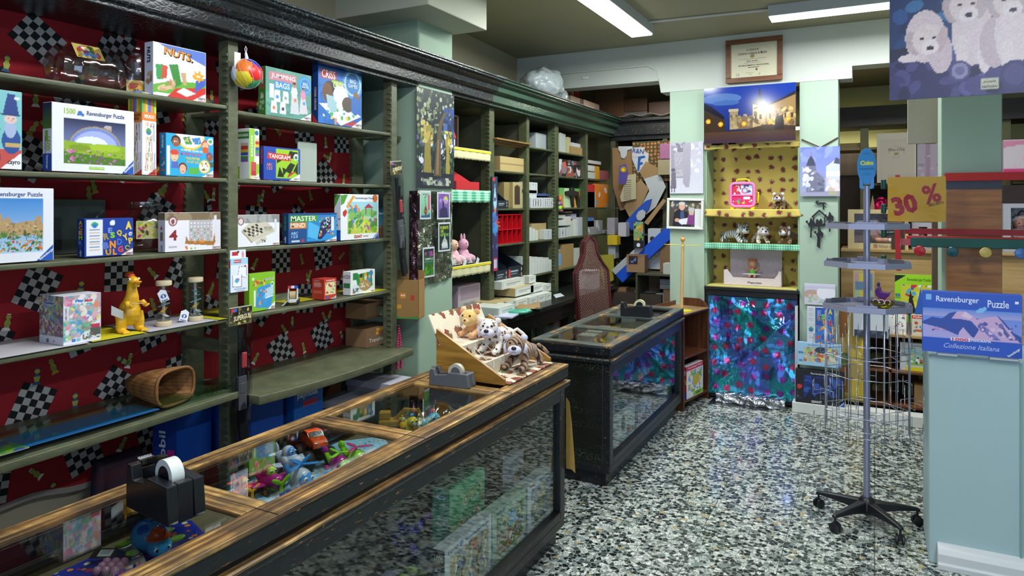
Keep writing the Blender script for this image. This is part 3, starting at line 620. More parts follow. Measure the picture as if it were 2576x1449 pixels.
# ---- second board
t=pbox('picture_puzzle','puzzle box with a bearded wizard in a blue hat, cut by the left edge','box',-70,55,216,1.822,FX,.05,'#dfe6ea',
 [('r',0,0,1,1,'#7fc4c8'),('p',[(.2,.0),(1,.0),(1,.25),(.2,.25)],'#c8504a'),('e',.78,.36,.20,.30,'#2b4f96'),('e',.76,.52,.12,.22,'#a9b8d8'),('e',.76,.64,.13,.10,'#e4c4bc'),('e',.76,.70,.22,.03,'#23356e'),('p',[(.60,.70),(.94,.70),(.86,.96),(.70,.97)],'#2a4286'),('e',.72,.65,.012,.012,'#222'),('e',.82,.65,.012,.012,'#222'),('e',.78,.62,.02,.02,'#d8a09a'),('r',.66,.28,.98,.33,'#c8a86a'),('e',.44,.42,.10,.10,'#d8b0a4'),('e',.44,.50,.11,.06,'#4a2430'),('p',[(.30,.1),(.56,.1),(.52,.36),(.36,.36)],'#6a3a70'),
  ('p',[(.55,0),(1,0),(1,.22)],'#f2eef0'),('t','cayro',.83,.075,.26,.06,'#2a2a2e'),('r',.84,.90,.96,.935,'#e8e8e8')])
t=pbox('jigsaw_puzzle_box','white 1500 piece puzzle box with a rainbow over a flowering meadow','box',130,337,255,1.822,FX,.055,'#e6e6ee',
 [('r',0,0,1,1,'#e9e9f2'),('r',.115,.10,.90,.80,'#d9dbe4'),('g',.13,.12,.885,.785,'#8fa0d8','#26284e'),('e',.62,.50,.16,.12,'#aab4e0'),('e',.5,.55,.20,.08,'#c3cbe8'),('e',.66,.70,.05,.03,'#b9a8a8'),('e',.69,.64,.02,.05,'#a89a9c')]
  +[('e',.51,.36,.335-.008*i,.275-.008*i,c) for i,c in enumerate(('#7c5a78','#a88a6a','#8fa88a','#7a86c8'))]+[('g',.26,.30,.76,.50,'#e8ecf6','#8b9cdc'),('e',.51,.38,.27,.20,'#a4b0e4'),('e',.46,.42,.2,.1,'#e4e8f4')]
  +[('r',0,0,.13,1,'#e9e9f2'),('r',.885,0,1,1,'#e9e9f2'),('p',[(.13,.12),(.13,.46),(.3,.44),(.5,.43),(.7,.44),(.885,.42),(.885,.12)],'#8fae2a'),('e',.62,.38,.2,.05,'#a4c22c'),('e',.32,.36,.13,.04,'#7f9a24'),('p',[(.13,.12),(.885,.12),(.885,.22),(.5,.26),(.13,.3)],'#4f7a26'),('b',.14,.13,.88,.34,['#c06aa8','#d890c4','#3f6a1e','#6a9a30','#8a4a80','#56842a'],90,.012),('b',.16,.2,.3,.34,['#d85ab0','#e488c8'],9,.018),('r',0,0,1,.115,'#e9e9f2'),('r',.43,.045,.62,.09,'#96c83a'),('t','power of nature',.525,.068,.17,.03,'#f4fae8'),
  ('t','1500',.20,.895,.13,.085,'#9fc23a',0,.02),('e',.32,.88,.028,.03,'#3a72b8'),('e',.35,.86,.02,.02,'#3a72b8'),('e',.30,.86,.016,.016,'#3a72b8'),('t','Ravensburger Puzzle',.635,.885,.47,.085,'#33386e')]+RV(.16,.23,.75),
 [('r',0,0,1,1,'#dfe0ec'),('g',.0,.62,1,1,'#4f7a26','#2a2e58'),('r',0,0,1,.26,'#2456b5'),('t','Ravensburger',.5,.13,.2,.3,'#fff',-PI/2),('t','1500',.62,.4,.2,.5,'#9fc23a',-PI/2,.03),('r',.25,.44,.6,.60,'#7fae4a'),('t','Ravensburger Puzzle',.3,.36,.3,.16,'#33386e',-PI/2)])
def stk(u0,u1): return [('l',[(u0+(u1-u0)*(.15+.09*i),.05),(u0+(u1-u0)*(.85-.09*((i*5)%8)),.64)],.035,['#c9a84a','#b8432f','#3a5fa8','#d8b860','#e0c890','#8a9a4a'][i%6]) for i in range(9)]
Y0,Z0=onX(378,-2.60)
t=thing('pick_up_sticks_box','tall narrow box of pick-up sticks with striped coloured top','box',(-2.668,Y0+.012,1.822),PI/2+.17)
ST=['#5fae4a','#e8882a','#d8c83a','#4a8ad0','#9a5aa8','#e8882a','#5fae4a','#d8c83a']
carton(t,.072,.072,.335,'#ececf0',[('r',0,0,1,1,'#ebe9ee')]+[('r',i/8,.76,(i+1)/8,1,c) for i,c in enumerate(ST)]+[('r',0,.66,1,.765,'#e07f28'),('t','MIKADO',.5,.715,.72,.045,'#f6f2ea',0,.03)]+stk(0,1)+[('e',.45,.53,.30,.30,'#eef2ee'),('e',.45,.53,.2,.2,'#4a9a5a'),('e',.45,.51,.12,.1,'#3f6fb8'),('p',[(.4,0),(1,.0),(1,.09)],'#c8402f'),('t','cayro',.7,.02,.4,.02,'#222')],
 [('r',0,0,1,1,'#e4e2ea')]+[('r',i/8,.76,(i+1)/8,1,c) for i,c in enumerate(ST[::-1])]+[('r',0,.64,1,.765,'#d87a28'),('t','PALILLOS',.5,.73,.8,.035,'#3a1a10',0,.03),('t','CHINOS',.5,.685,.6,.035,'#3a1a10',0,.03)]+stk(0,1)+[('p',[(.45,0),(1,0),(1,.07)],'#c8402f')])
def face(u,v,r,skin,hair,asp=1.2): return [('e',u,v+r*.35*asp,r*1.12,r*1.15,hair),('e',u,v,r*.85,r*1.05,skin),('e',u-r*.3,v+r*.2,r*.12,r*.16,'#fff'),('e',u+r*.3,v+r*.2,r*.12,r*.16,'#fff'),('e',u-r*.28,v+r*.2,r*.07,r*.1,'#221'),('e',u+r*.32,v+r*.2,r*.07,r*.1,'#221'),('e',u,v-r*.7,r*.3,r*.08,'#a33')]
t=pbox('board_game','light blue face guessing game box with cartoon faces around the edge','box',417,537,333,1.822,FX,.04,'#1f8fc0',
 [('r',0,0,1,1,'#2fa8d8'),('e',.5,.98,.30,.26,'#e8c22a'),('e',.5,1.0,.28,.24,'#f2f2f0'),('p',[(.34,.93),(.48,.96),(.54,.78),(.40,.76)],'#4a9a4a'),('p',[(.52,.92),(.70,.96),(.74,.80),(.58,.78)],'#3f86c8'),('b',.36,.78,.72,.94,['#d8b088','#e8d0b0','#8a5a3a'],16,.014)]
 +face(.20,.80,.085,'#9a5f44','#3a2420')+face(.82,.76,.075,'#e8b494','#c8542a')+[('e',.82,.66,.07,.06,'#d0602a')]+face(.17,.44,.075,'#e8bc9c','#e0b040')+[('e',.17,.56,.09,.05,'#d84a3a')]+face(.91,.48,.07,'#9a6248','#6a4a9a')+face(.34,.17,.08,'#e8b090','#6a3a24')+[('p',[(.1,.18),(.26,.18),(.24,.34),(.12,.34)],'#5a6ab8'),('r',.86,.25,.99,.37,'#3f6a5a'),('e',.80,.25,.125,.125,'#e8c22a'),('e',.80,.25,.105,.105,'#e4ecd8'),('b',.72,.15,.88,.36,['#d8a888','#8a5a3a','#9aa84a'],14,.022),('r',.46,.05,.68,.22,'#58b048'),('r',.02,.03,.08,.70,'#e8eef4'),('e',.93,.88,.065,.065,'#f0f4f2'),('e',.93,.885,.04,.035,'#4aae6a'),
 ('t','MI PRIMER ¿QUIÉN ES?',.53,.62,.46,.075,'#f2f6f4',-.03,.02),('t','MY FIRST WHO IS IT?',.52,.53,.44,.075,'#d04a8a',-.03,.02),('t','MON PREMIER',.545,.43,.30,.065,'#e8d83a',-.03,.02),('t','QUI EST QUI?',.545,.345,.26,.065,'#e8d83a',-.03,.02)]+CY(),
 [('r',0,0,1,1,'#1f7fb0'),('t','MI PRIMER',.5,.8,.3,.3,'#fff',-PI/2),('b',.2,.1,.8,.6,['#c86a4a','#e8c0a0'],6,.2)])
t=pbox('block_game_box','tall green and white wooden block tower box just past the shelf post','box',627,652,322,1.822,-2.61,.085,'#f0f0ee',
 [('r',0,0,1,1,'#8fc43a'),('p',[(.5,.3),(1,.3),(1,1),(.55,1)],'#eef2ea'),('t','BLOCK & BLOCK',.25,.66,.42,.20,'#f6f8f0',PI/2,.02),('e',.74,.92,.2,.2,'#2f6f9a')]+[('r',.60,.76-.06*i,.98,.82-.06*i,c) for i,c in enumerate(('#d8c0a0','#c8342c','#e0b62a','#2f56b0','#3a9a4a','#8a62b0'))]+[('r',.15,.0,.7,.34,'#c84a50'),('r',.2,.08,.65,.16,'#b83238'),('r',.12,.0,.8,.06,'#d8c8a8'),('p',[(.3,0),(1,0),(1,.12)],'#f0eeee'),('t','cayro',.72,.03,.4,.025,'#222')],
 [('r',0,0,1,1,'#e8eae8'),('r',.1,.8,1,.95,'#3f8a3a'),('t','BLOCK & BLOCK',.55,.875,.8,.05,'#fff',0,.03)]+[('r',.35,.66-.065*i,.9,.72-.065*i,c) for i,c in enumerate(('#c8b49a','#c03a34','#d8b030','#2f56a8','#3f8f4a','#7a5aa0'))]+[('r',0,0,.25,.25,'#8fc43a')])
t=pbox('tangram_game_box','dark blue tangram box with black and lime shapes','box',663,755,367,1.822,FX,.022,'#1f3f98',
 [('r',0,0,1,1,'#2348a8'),('r',.32,.06,.95,.95,'#9ac82c'),('p',[(.36,.1),(.55,.1),(.42,.42)],'#1b2616'),('p',[(.34,.5),(.5,.62),(.36,.70)],'#1b2616'),('p',[(.56,.30),(.72,.56),(.86,.50),(.72,.20)],'#222e1a'),('p',[(.52,.14),(.64,.32),(.5,.40)],'#1b2616'),('p',[(.8,.3),(.94,.18),(.94,.60)],'#222e1a'),('p',[(.62,.62),(.78,.7),(.92,.62),(.92,.9),(.7,.92)],'#1b2616'),('l',[(.56,.06),(.56,.95)],.008,'#3a5ac0'),('l',[(.76,.06),(.76,.95)],.008,'#3a5ac0'),
  ('p',[(.09,.64),(.74,.60),(.74,.80),(.10,.83)],'#cf3428'),('t','TANGRAM',.42,.715,.58,.13,'#f6f4ee',-.03,.02),('t','ABC',.15,.46,.16,.09,'#e88a7a'),('t','123',.15,.35,.14,.09,'#e88a7a'),('e',.88,.74,.07,.07,'#e8ecea'),('e',.88,.73,.045,.04,'#3f8a5a'),('p',[(.68,.0),(1,.0),(1,.22)],'#f0eeee'),('p',[(.62,.06),(.90,.30),(.68,.22)],'#b8402c'),('t','cayro',.89,.045,.16,.06,'#222')],
 [('r',0,0,1,1,'#1a3480'),('t','TANGRAM',.5,.7,.45,.5,'#e04a38',-PI/2,.02)])
Y0,Z0=onX(750,-2.71); Y1,_=onX(797,-2.71)
M().box(-.0,-.0,0,.012,Y1-Y0,.215).build('foam_sheet',mat('#a9b3a9',.8,bump=.3,scale=60),bev=.004,loc=(-2.72,Y0,1.822))
tag(bpy.context.scene.objects['foam_sheet'],'pale grey foam sheet propped behind the tangram box','sheet')
# ---- third board
t=pbox('jigsaw_puzzle_box','white puzzle box showing a cathedral, palms and red flowers at the left edge','box',-80,135,470,1.502,FX,.05,'#e6e6ee',
 [('r',0,0,1,1,'#e8e8f0'),('g',.06,.13,.87,.86,'#a8cce8','#3f86d0'),('p',[(.06,.4),(.20,.5),(.30,.62),(.36,.66),(.38,.56),(.44,.62),(.50,.52),(.6,.54),(.70,.56),(.76,.56),(.78,.62),(.84,.62),(.85,.52),(.87,.5),(.87,.36),(.06,.36)],'#b8976a'),('p',[(.2,.42),(.2,.72),(.24,.8),(.28,.7),(.34,.72),(.34,.42)],'#a38058'),('b',.22,.38,.86,.56,['#c8ac80','#8f7048','#d0b890','#7a6040'],60,.012),('r',.78,.5,.84,.62,'#b89468'),('b',.10,.30,.86,.42,['#4f7a3a','#6a8f4a','#3f5f30','#a89060'],60,.022)]
 +[('l',[(x,.30),(x,.40)],.008,'#7a6a4a') for x in (.3,.42,.5,.6,.66,.74,.8)]+[('b',.08,.14,.86,.29,['#d8482a','#e87a2a','#3f7a30','#5f9a3a','#2f5f28','#c8342a','#e8b04a'],170,.014),('r',.0,.0,.06,1,'#e8e8f0'),('r',.87,0,1,1,'#e8e8f0'),('r',0,0,1,.13,'#e8e8f0'),('t','Ravensburger Puzzle',.55,.91,.62,.075,'#3a4f8a')]+RV(.22,.22,.66))
t=pbox('magnetic_letters_box','blue box of magnetic letters with yellow, orange and green capitals','box',212,335,550,1.502,-2.63,.043,'#1c3c98',
 [('r',0,0,1,1,'#1d3f9c'),('r',.03,.03,.36,.97,'#e8e8f0'),('e',.20,.84,.07,.05,'#3fae5a'),('e',.20,.81,.05,.04,'#2f78c8')]+[('l',[(.10,.70-.075*i),(.30,.70-.075*i)],.014,'#2f3f8a' if i%2==0 else '#c8a86a') for i in range(8)]
 +[('e',.56,.88,.055,.055,'#e8ecf4'),('t','A',.90,.80,.14,.22,'#e8d04a',.0,.06),('t','S',.56,.55,.10,.16,'#7fc83a',.1,.06),('t','Q',.70,.60,.11,.17,'#d8b83a',-.2,.06),('t','R',.43,.52,.12,.18,'#9a8a5a',.15,.06),('t','E',.51,.68,.09,.14,'#7f9ad8',.0,.04),('t','B',.42,.28,.12,.18,'#5f78c8',.1,.06),('t','N',.56,.30,.13,.20,'#e8902a',0,.06),('t','D',.70,.36,.11,.18,'#4a6ac8',-.1,.05),('t','U',.47,.10,.12,.16,'#c8982a',.1,.06),('t','L',.60,.10,.08,.16,'#e8883a',0,.06),('t','G',.72,.16,.12,.17,'#d84a5a',.2,.06),('t','Y',.83,.48,.11,.18,'#e8c860',.4,.05),('t','P',.94,.38,.10,.17,'#d8b83a',.2,.05),('t','C',.86,.20,.10,.14,'#8fa83a',-.4,.05),('t','40',.945,.57,.05,.04,'#223a88'),('e',.94,.57,.035,.035,'#dfe6f4'),('p',[(.72,0),(.98,.2),(.90,.04)],'#b8402c')]+CY(),
 [('r',0,0,1,1,'#163078')]+[('t',ch,.5,.90-.13*i,.55,.11,c,0,.05) for i,(ch,c) in enumerate(zip('ACEMRY',('#d8c03a','#e8902a','#e8a04a','#9ac83a','#5a78c8','#3a58b0')))]+[('t','cayro',.5,.1,.16,.3,'#e8ecf4',-PI/2)])
ho=[('e',.45+.062*i,.72-.088*j,.013,.013,['#dfe0e4','#dfe0e4','#5f9a3a','#d8762a','#6a9a3a','#c8743a','#dfe0e4'][(i*3+j*2)%7] if j>1 else '#f0f0f2') for i in range(7) for j in range(6)]
t=pbox('board_game','white wooden four-in-a-row game box with a large red number 4','box',415,555,535,1.502,FX,.043,'#e4dfe8',
 [('r',0,0,1,1,'#e9e4ec'),('r',0,.80,1,1,'#8f7a60'),('b',0,.8,1,1,['#9a866a','#7f6c54'],30,.10),('l',[(.29,.8),(.29,1)],.006,'#4a3c2c'),('l',[(.84,.8),(.84,1)],.006,'#4a3c2c'),('r',.87,.30,.92,.92,'#e4e0e8'),('r',.41,.20,.84,.80,'#b9b4ba')]+ho+
 [('p',[(.34,.18),(.86,.10),(.90,.2),(.88,.44),(.85,.22),(.40,.26),(.36,.40)],'#a8743a'),('b',.45,.20,.75,.27,['#e8902a','#d87a1e'],9,.022),('e',.37,.06,.022,.018,'#e8802a'),('e',.36,.10,.022,.018,'#d87428'),('e',.45,.05,.02,.015,'#8fbe3a'),('e',.52,.06,.02,.015,'#8fbe3a'),('e',.13,.78,.075,.075,'#8a4a50'),('e',.13,.78,.055,.055,'#e4dce4'),('e',.13,.77,.03,.04,'#8a4a50'),('t','4',.135,.42,.14,.27,'#8f2a2e',0,.03),('r',.06,.10,.20,.14,'#b9b4be')]+CY(),
 [('r',0,0,1,1,'#d8d3e0'),('r',0,.82,1,1,'#7f6c56'),('t','4',.5,.62,.12,.3,'#8f2a2e',-PI/2,.03),('t','cayro',.5,.1,.16,.3,'#222',-PI/2),('r',.3,.28,.7,.5,'#7a6a5a')])
t=pbox('board_game','white box with a chess and backgammon board partly behind the shelf post','box',594,703,541,1.502,FX,.04,'#e6e6ea',
 [('r',0,0,1,1,'#e8e8ee'),('r',0,.74,1,1,'#9a9a9a'),('b',0,.74,1,1,['#a8a8a6','#8c8c8c'],30,.10),('l',[(.35,.74),(.35,1)],.005,'#555'),('l',[(.7,.74),(.7,1)],.005,'#555'),('p',[(.10,.50),(.34,.12),(.92,.46),(.70,.76),(.28,.74)],'#cfc7b4'),('p',[(.12,.46),(.34,.10),(.36,.14),(.14,.50)],'#a89a80')]
 +[('p',[(.14+.05*i+.045*j,.52-.065*i+.028*j+.0),(.19+.05*i+.045*j,.455-.065*i+.028*j),(.235+.05*i+.045*j,.483-.065*i+.028*j),(.185+.05*i+.045*j,.548-.065*i+.028*j)],'#26241f') for i in range(4) for j in range(7) if (i+j)%2==0]
 +[('b',.25,.3,.65,.6,['#e8e4d8','#b8b0a0'],18,.016)]+[('p',[(.62+.04*i,.62),(.64+.04*i,.62),(.68+.04*i,.42)],'#3a3832') for i in range(5)]+[('p',[(.42,.14),(.66,.30),(.70,.20),(.46,.02)],'#d0cabb'),('b',.5,.1,.66,.24,['#3a3832'],6,.02),('r',.88,.42,.93,.86,'#dcdce4'),('e',.1,.80,.07,.07,'#8a4a4a'),('e',.1,.8,.05,.05,'#dcd4d4')]+CY())
t=pbox('board_game','dark blue code breaking game box with green and orange title strips','box',725,847,537,1.502,FX,.04,'#1c4478',
 [('r',0,0,1,1,'#1f4f88'),('r',.36,.04,1,.94,'#2f93d4'),('p',[(.36,.5),(.52,.94),(.9,.94),(.66,.10),(.36,.12)],'#2a86cc'),('p',[(.38,.2),(.66,.04),(.66,.5),(.40,.72)],'#57b4e4'),('p',[(.58,.1),(.66,.08),(.88,.5),(.98,.9),(.66,.72)],'#20305f'),('b',.62,.2,.94,.86,['#d84a4a','#e8c83a','#4ab05a','#e8e8f0','#8a5ab8','#20264e'],70,.014),('l',[(.60,.04),(.60,.94)],.005,'#bfe0f4'),('r',.88,.38,.94,.86,'#dfe4ee'),
  ('r',.03,.72,.58,.93,'#4a9a3a'),('r',.03,.50,.35,.70,'#e08a3a'),('t','MASTER',.30,.825,.50,.17,'#f0f2ee',0,.01),('t','MIND',.185,.60,.28,.15,'#f0f2ee',0,.01),('t','ABC',.115,.34,.14,.09,'#a8d0f0'),('t','123',.115,.23,.12,.09,'#a8d0f0'),('e',.28,.08,.025,.025,'#c8343a'),('r',.06,.05,.22,.11,'#c8d4e4')]+CY(),
 [('r',0,0,1,1,'#173a68'),('t','MASTER MIND',.5,.68,.5,.3,'#4aa03a',-PI/2),('t','cayro',.5,.14,.2,.3,'#e8ecf4',-PI/2)])
t=pbox('jigsaw_puzzle_box','white giant floor puzzle box with cartoon dragons in a yellow-green park','box',857,952,488,1.502,FX,.045,'#eceef0',
 [('r',0,0,1,1,'#e9ebee'),('g',.17,.13,.97,.84,'#b9c83a','#9fd4e8'),('e',.3,.62,.12,.06,'#5fae6a'),('e',.7,.6,.2,.07,'#7fc07a'),('b',.18,.46,.96,.62,['#5f9f5a','#86b85a'],20,.05),('b',.18,.14,.96,.46,['#4f8f3a','#e8d84a','#c8d23a','#7fae3a'],40,.05),('p',[(.60,.70),(.72,.80),(.86,.70)],'#a8405a'),('r',.64,.56,.66,.70,'#8a4a5a'),('r',.80,.56,.82,.70,'#8a4a5a'),('b',.22,.60,.48,.78,['#e8823a','#4a86c8'],7,.035),('b',.2,.17,.92,.5,['#8a5ab0','#e8863a','#5a78c8','#c85a9a','#3f8f6a','#e8a83a'],22,.03),('p',[(.05,.62),(.13,.68),(.16,.60),(.1,.5),(.05,.54)],'#c8342c'),('p',[(0,.98),(.18,1),(.08,.80),(0,.76)],'#4f9a3a'),('p',[(.12,.72),(.30,.98),(.36,.96),(.18,.70)],'#e8a03a'),('e',.90,.92,.07,.07,'#d8722a'),
  ('t','Ravensburger Puzzle',.62,.915,.52,.06,'#4a5580'),('t','GIANT',.44,.065,.22,.075,'#b8502c',0,.05),('t','FLOOR PUZZLE',.64,.065,.14,.04,'#7a4a2c')]+RV(.16,.16,.7),
 [('r',0,0,1,1,'#dfe0e6'),('r',0,0,1,.22,'#2456b5'),('b',0,.3,1,.6,['#c85a9a','#4a86c8','#c8342c'],8,.2),('p',[(0,1),(1,1),(0,.7)],'#4f9a3a')])
t=pbox('cardboard_box','box with a blue sea wave picture standing deep behind the dragon puzzle','box',946,983,500,1.502,-2.74,.08,'#9a6a4a',
 [('r',0,0,1,1,'#3f72a0'),('g',0,.3,1,.75,'#5fa4cc','#2f6a9c'),('r',0,.75,1,1,'#20384e'),('l',[(0,.66),(.3,.6),(.6,.64),(1,.60)],.06,'#c8dce8'),('r',0,0,1,.28,'#8f6246'),('b',0,.2,1,.28,['#c8a48a'],10,.05)])
# ---- fourth board
t=pbox('modelling_pieces_box','square box of pastel foam pieces with a white base strip','box',159,254,746,1.188,FX+.01,.15,'#dcdcE4',
 [('r',0,0,1,1,'#b8a8b0'),('b',0,0,1,1,['#e0b0bc','#a8c8d8','#e0d880','#5f9fd0','#8fc8b0','#e8e0d0','#b0d090','#e89ab8','#5fb0b0','#f0e4e0','#d878a0'],190,.066),('e',.52,.86,.30,.065,'#dfe4ee'),('r',.24,.84,.80,.91,'#dfe4ee'),('r',.0,.50,.13,.78,'#e4e0ea'),('p',[(1,.5),(1,0),(0,0),(0,.06),(.4,.12)],'#e4e4ee'),('e',.60,.32,.15,.12,'#6fb088'),('b',.46,.22,.75,.42,['#c86a90','#7fc0a0','#4f8a68'],20,.03),('r',.72,.26,.96,.36,'#c83a5a'),('r',.70,.12,.98,.28,'#5a6058'),('b',.5,.05,.98,.2,['#7f6a60','#4f9a6a','#8a5a4a','#3f6a50'],26,.03),('e',.88,.76,.09,.09,'#e09070'),('r',.22,.04,.32,.11,'#3f7ac8'),('r',.34,.04,.44,.11,'#7fc0c8'),
  ('t','Play',.42,.875,.22,.07,'#3f7ad0',0,.05),('t','Mais',.66,.875,.22,.07,'#d85a5a',0,.05),('t','BASIC',.62,.775,.18,.035,'#e8e4f0'),('t','1500+ CLASSIC',.065,.64,.24,.05,'#6a5a8a',PI/2)],
 [('r',0,0,1,1,'#7a6a70'),('b',0,.16,1,1,['#b890a0','#88a4b0','#b8b070','#5f8fb8','#7fa890','#a8c070','#c08aa0','#d0c0b8','#8f5f78'],200,.05),('r',0,0,1,.17,'#d4d4e0'),('e',.42,.84,.3,.06,'#aab4c8'),('t','PlayMais',.42,.84,.4,.06,'#4a6a9a',0,.04),('r',.3,.03,.4,.10,'#6a6a8a'),('e',.62,.07,.03,.03,'#c84a6a')])
# yellow duck-billed dinosaur
def dino():
    Yd,Zd=onX(326,-2.67); t=thing('toy_dinosaur','yellow rubber duck-billed dinosaur toy with an orange crest and open beak','toy',(-2.665,Yd,1.186),rz=-.05); t.scale=(1.04,1.04,1.08)
    Yl=mat('#d8a51e',.35,var=.22,scale=14); Og=mat('#cf4f1c',.4)
    q=M() # faces +x
    q.sph((-.005,0,.075),(.046,.038,.052)); q.tube([(.0,0,.10),(.012,0,.135),(.010,0,.165),(.014,0,.185)],[.032,.024,.018,.019],12)
    q.sph((.018,0,.192),(.024,.020,.018)); q.sph((.042,0,.186),(.016,.013,.008)); q.sph((.040,0,.174),(.014,.011,.005))
    for s in (-1,1):
        q.tube([(-.008,.028*s,.07),(.0,.034*s,.04),(-.004,.035*s,.012)],[.026,.021,.018],10); q.sph((.010,.036*s,.008),(.026,.017,.009))
        q.tube([(.026,.030*s,.115),(.044,.036*s,.10),(.058,.028*s,.104)],[.011,.009,.008],8)
        for k in (-1,0,1): q.sph((.066,.028*s+.005*k,.103+.003*k),.0048)
        for k in (-1,0,1): q.sph((.034,.036*s+.009*k,.005),.0065)
    q.tube([(-.03,0,.06),(-.065,0,.045),(-.10,.012,.03),(-.12,.03,.022)],[.028,.018,.010,.004],10)
    q.build('body',Yl,t,remesh=.0028)
    M().tube([(.012,0,.205),(-.004,0,.216),(-.022,0,.215),(-.032,0,.206)],[.013,.012,.008,.003],10).build('crest',Og,t,smooth=180)
    M().sph((.051,0,.190),(.012,.0142,.0045)).build('beak',mat('#e08a2a',.35),t,smooth=180)
    M().sph((.044,0,.1805),(.011,.008,.003)).build('mouth',mat('#a8345a',.4),t,smooth=180)
    for s in (-1,1): e=M().sph((.024,.0185*s,.199),.0052).build('eye',mat('#efe9d8',.2),t,smooth=180); M().sph((.0262,.0228*s,.2),.0026).build('pupil',mat('#16130f',.2),e,smooth=180)
    tg=M().add([(.03,-.045,.085),(.02,-.085,.11),(.01,-.08,.075),(.02,-.04,.055)],[(0,1,2,3)]).build('price_tag',mat('#dcdce4',.5),t,solid=.0008)
    M().tube([(.02,-.04,.10),(.036,-.01,.112),(.04,.02,.108),(.05,.03,.104)],.0008,5).build('tag_string',mat('#dddde4',.5),t)
dino()
def rattle(px,py,label,rz,fill,cols):
    Yd,Zd=onX(px,-2.665); t=thing('rattle_tube',label,'toy',(-2.665,Yd,1.188),rz); W_=mat('#cdbb98',.45,var=.06)
    M().lathe([(.0,0),(.030,0),(.0315,.003),(.0315,.018),(.0285,.021),(.0,.021)],n=28).build('base_cap',W_,t,smooth=40)
    M().lathe([(.0,.170),(.0285,.170),(.0315,.173),(.0315,.188),(.030,.191),(.0,.191)],n=28).build('top_cap',W_,t,smooth=40)
    M().lathe([(.0265,.020),(.0265,.171)],n=28,cap=False).build('clear_tube',film('#dde4e8',.10),t,smooth=180)
    M().cyl((0,0,.02),(0,0,.171),.0055,n=10).build('spindle',W_,t,smooth=40)
    for i,c in enumerate(cols):
        z=.15-.0205*i; a=i*1.1; M().prism([(-.024,-.008),(.024,-.008),(.024,.008),(-.024,.008)],-.001,.001,'z').build('paddle',mat(c,.4),t).matrix_local=Matrix.Translation((0,0,z))@Matrix.Rotation(a,4,'Z')@Matrix.Rotation(.3,4,'Y')
    if fill: 
        q=M(); rg=random.Random(4)
        for i in range(70): r=rg.random()**.5*.022; a=rg.random()*6.3; q.sph((r*math.cos(a),r*math.sin(a),.025+rg.random()*.022),.0028,6,4)
        o=q.build('beads',mat('#b9b6b0',.4),t,smooth=180); o['kind']='stuff'
    g=M().prism([(-.017,0),(.017,0),(.017,.042),(0,.052),(-.017,.042)],-.0005,.0005,'y').build('hang_tag',mat('#e4e6ee',.5),t)
    card(.030,.034,[('r',0,0,1,1,'#e6e8f0'),('e',.5,.66,.36,.30,'#27539a'),('e',.5,.72,.12,.12,'#e6e8f0'),('r',.42,.45,.58,.62,'#e6e8f0'),('t','item',.5,.16,.8,.24,'#27539a',0,.03)],g,'tag_print',y=-.0012,res=.0016)
    return g
g=rattle(412,830,'clear rattle tube with wooden ends and a leaning paper tag, nearer of the pair',.95,False,['#c8502a','#4aa8b8','#5fb8c8','#7fc0c8','#e0a020','#e4e4e0'])
g.location=(.006,-.034,.108); g.rotation_euler=(0,-.35,0)
g=rattle(492,812,'clear rattle tube with wooden ends and grey beads inside, farther of the pair',.9,True,['#c8502a','#4a9fae','#57a6c4','#8fc4d8','#d8a82a','#c8ccd0'])
g.location=(-.050,-.025,.003); g.rotation_euler=(-.15,.25,.2)
def sheet(name,label,cat,pts,h,c,lift=.0015,mt=None,kind=None):
    P_=[onH(px,py,h) for px,py in pts]; x0,y0=P_[0]
    o=M().prism([(x-x0,y-y0) for x,y in P_],0,.0012,'z').build(name,mt or mat(c,.55),loc=(x0,y0,h+lift)); return tag(o,label,cat)
def shsheet(label,ya,yb,c,x0=-2.9,x1=-2.595,h=1.185,sk=0,name='shelf_paper'):
    o=M().prism([(x0,ya),(x1,ya+sk),(x1,yb+sk),(x0,yb)],0,.0012,'z').build(name,mat(c,.6),loc=(0,0,h+.0008)); return tag(o,label,'paper')
shsheet('white paper liner under the foam pieces box',.42,1.57,'#c9c5cc')
shsheet('yellow card under the yellow dinosaur',1.585,1.80,'#cfc31a',x1=-2.597)
shsheet('white paper liner under the two rattle tubes',1.815,2.14,'#bdbac4')
shsheet('yellow card at the back beside the shelf post on the fourth board',2.15,2.195,'#c9c026')
shsheet('yellow card under the green tin',2.27,2.42,'#cfc31a',x1=-2.72)
shsheet('yellow card behind the red box on the fourth board',2.68,2.88,'#c9be20',x1=-2.70)
shsheet('yellow card lying right of the farm game box',3.18,3.39,'#d0c71c',x1=-2.62)
t=pbox('game_tin','green rounded tin of a pencil game with a blue map picture','box',627,692,690,1.187,-2.64,.035,'#7fb92a',
 [('r',0,0,1,1,'#86c22c'),('p',[(.22,.1),(.82,.02),(.95,.5),(.88,.70),(.30,.62)],'#3f9ad8'),('p',[(.58,.30),(.94,.40),(.94,.64),(.62,.56)],'#b8d8ec'),('b',.28,.12,.72,.6,['#5fb0e4','#2f86c8','#e8a83a','#d84a3a'],24,.03),('l',[(.66,.32),(.92,.36)],.03,'#fff'),('b',.12,.66,.6,.82,['#c86a2a','#8a4a2a','#e8b86a','#5a8a2a'],18,.06),('r',.17,.14,.23,.56,'#e8eee0'),('e',.88,.68,.07,.07,'#eef2ea'),('e',.88,.68,.045,.04,'#3f8f5a'),('t','anuu!',.76,.84,.36,.09,'#f4f8ec',0,.05),('t','anuu!',.755,.842,.34,.075,'#2a3a1a',0,.0),('e',.14,.86,.05,.05,'#d8e8c0')]+CY(k=.3,h=.2))
Yc,Zc=onX(737,-2.66)
t=thing('toy_dispenser','small white toy tape cutter shaped like a car with red and blue top','toy',(-2.66,Yc,1.187),rz=-.9)
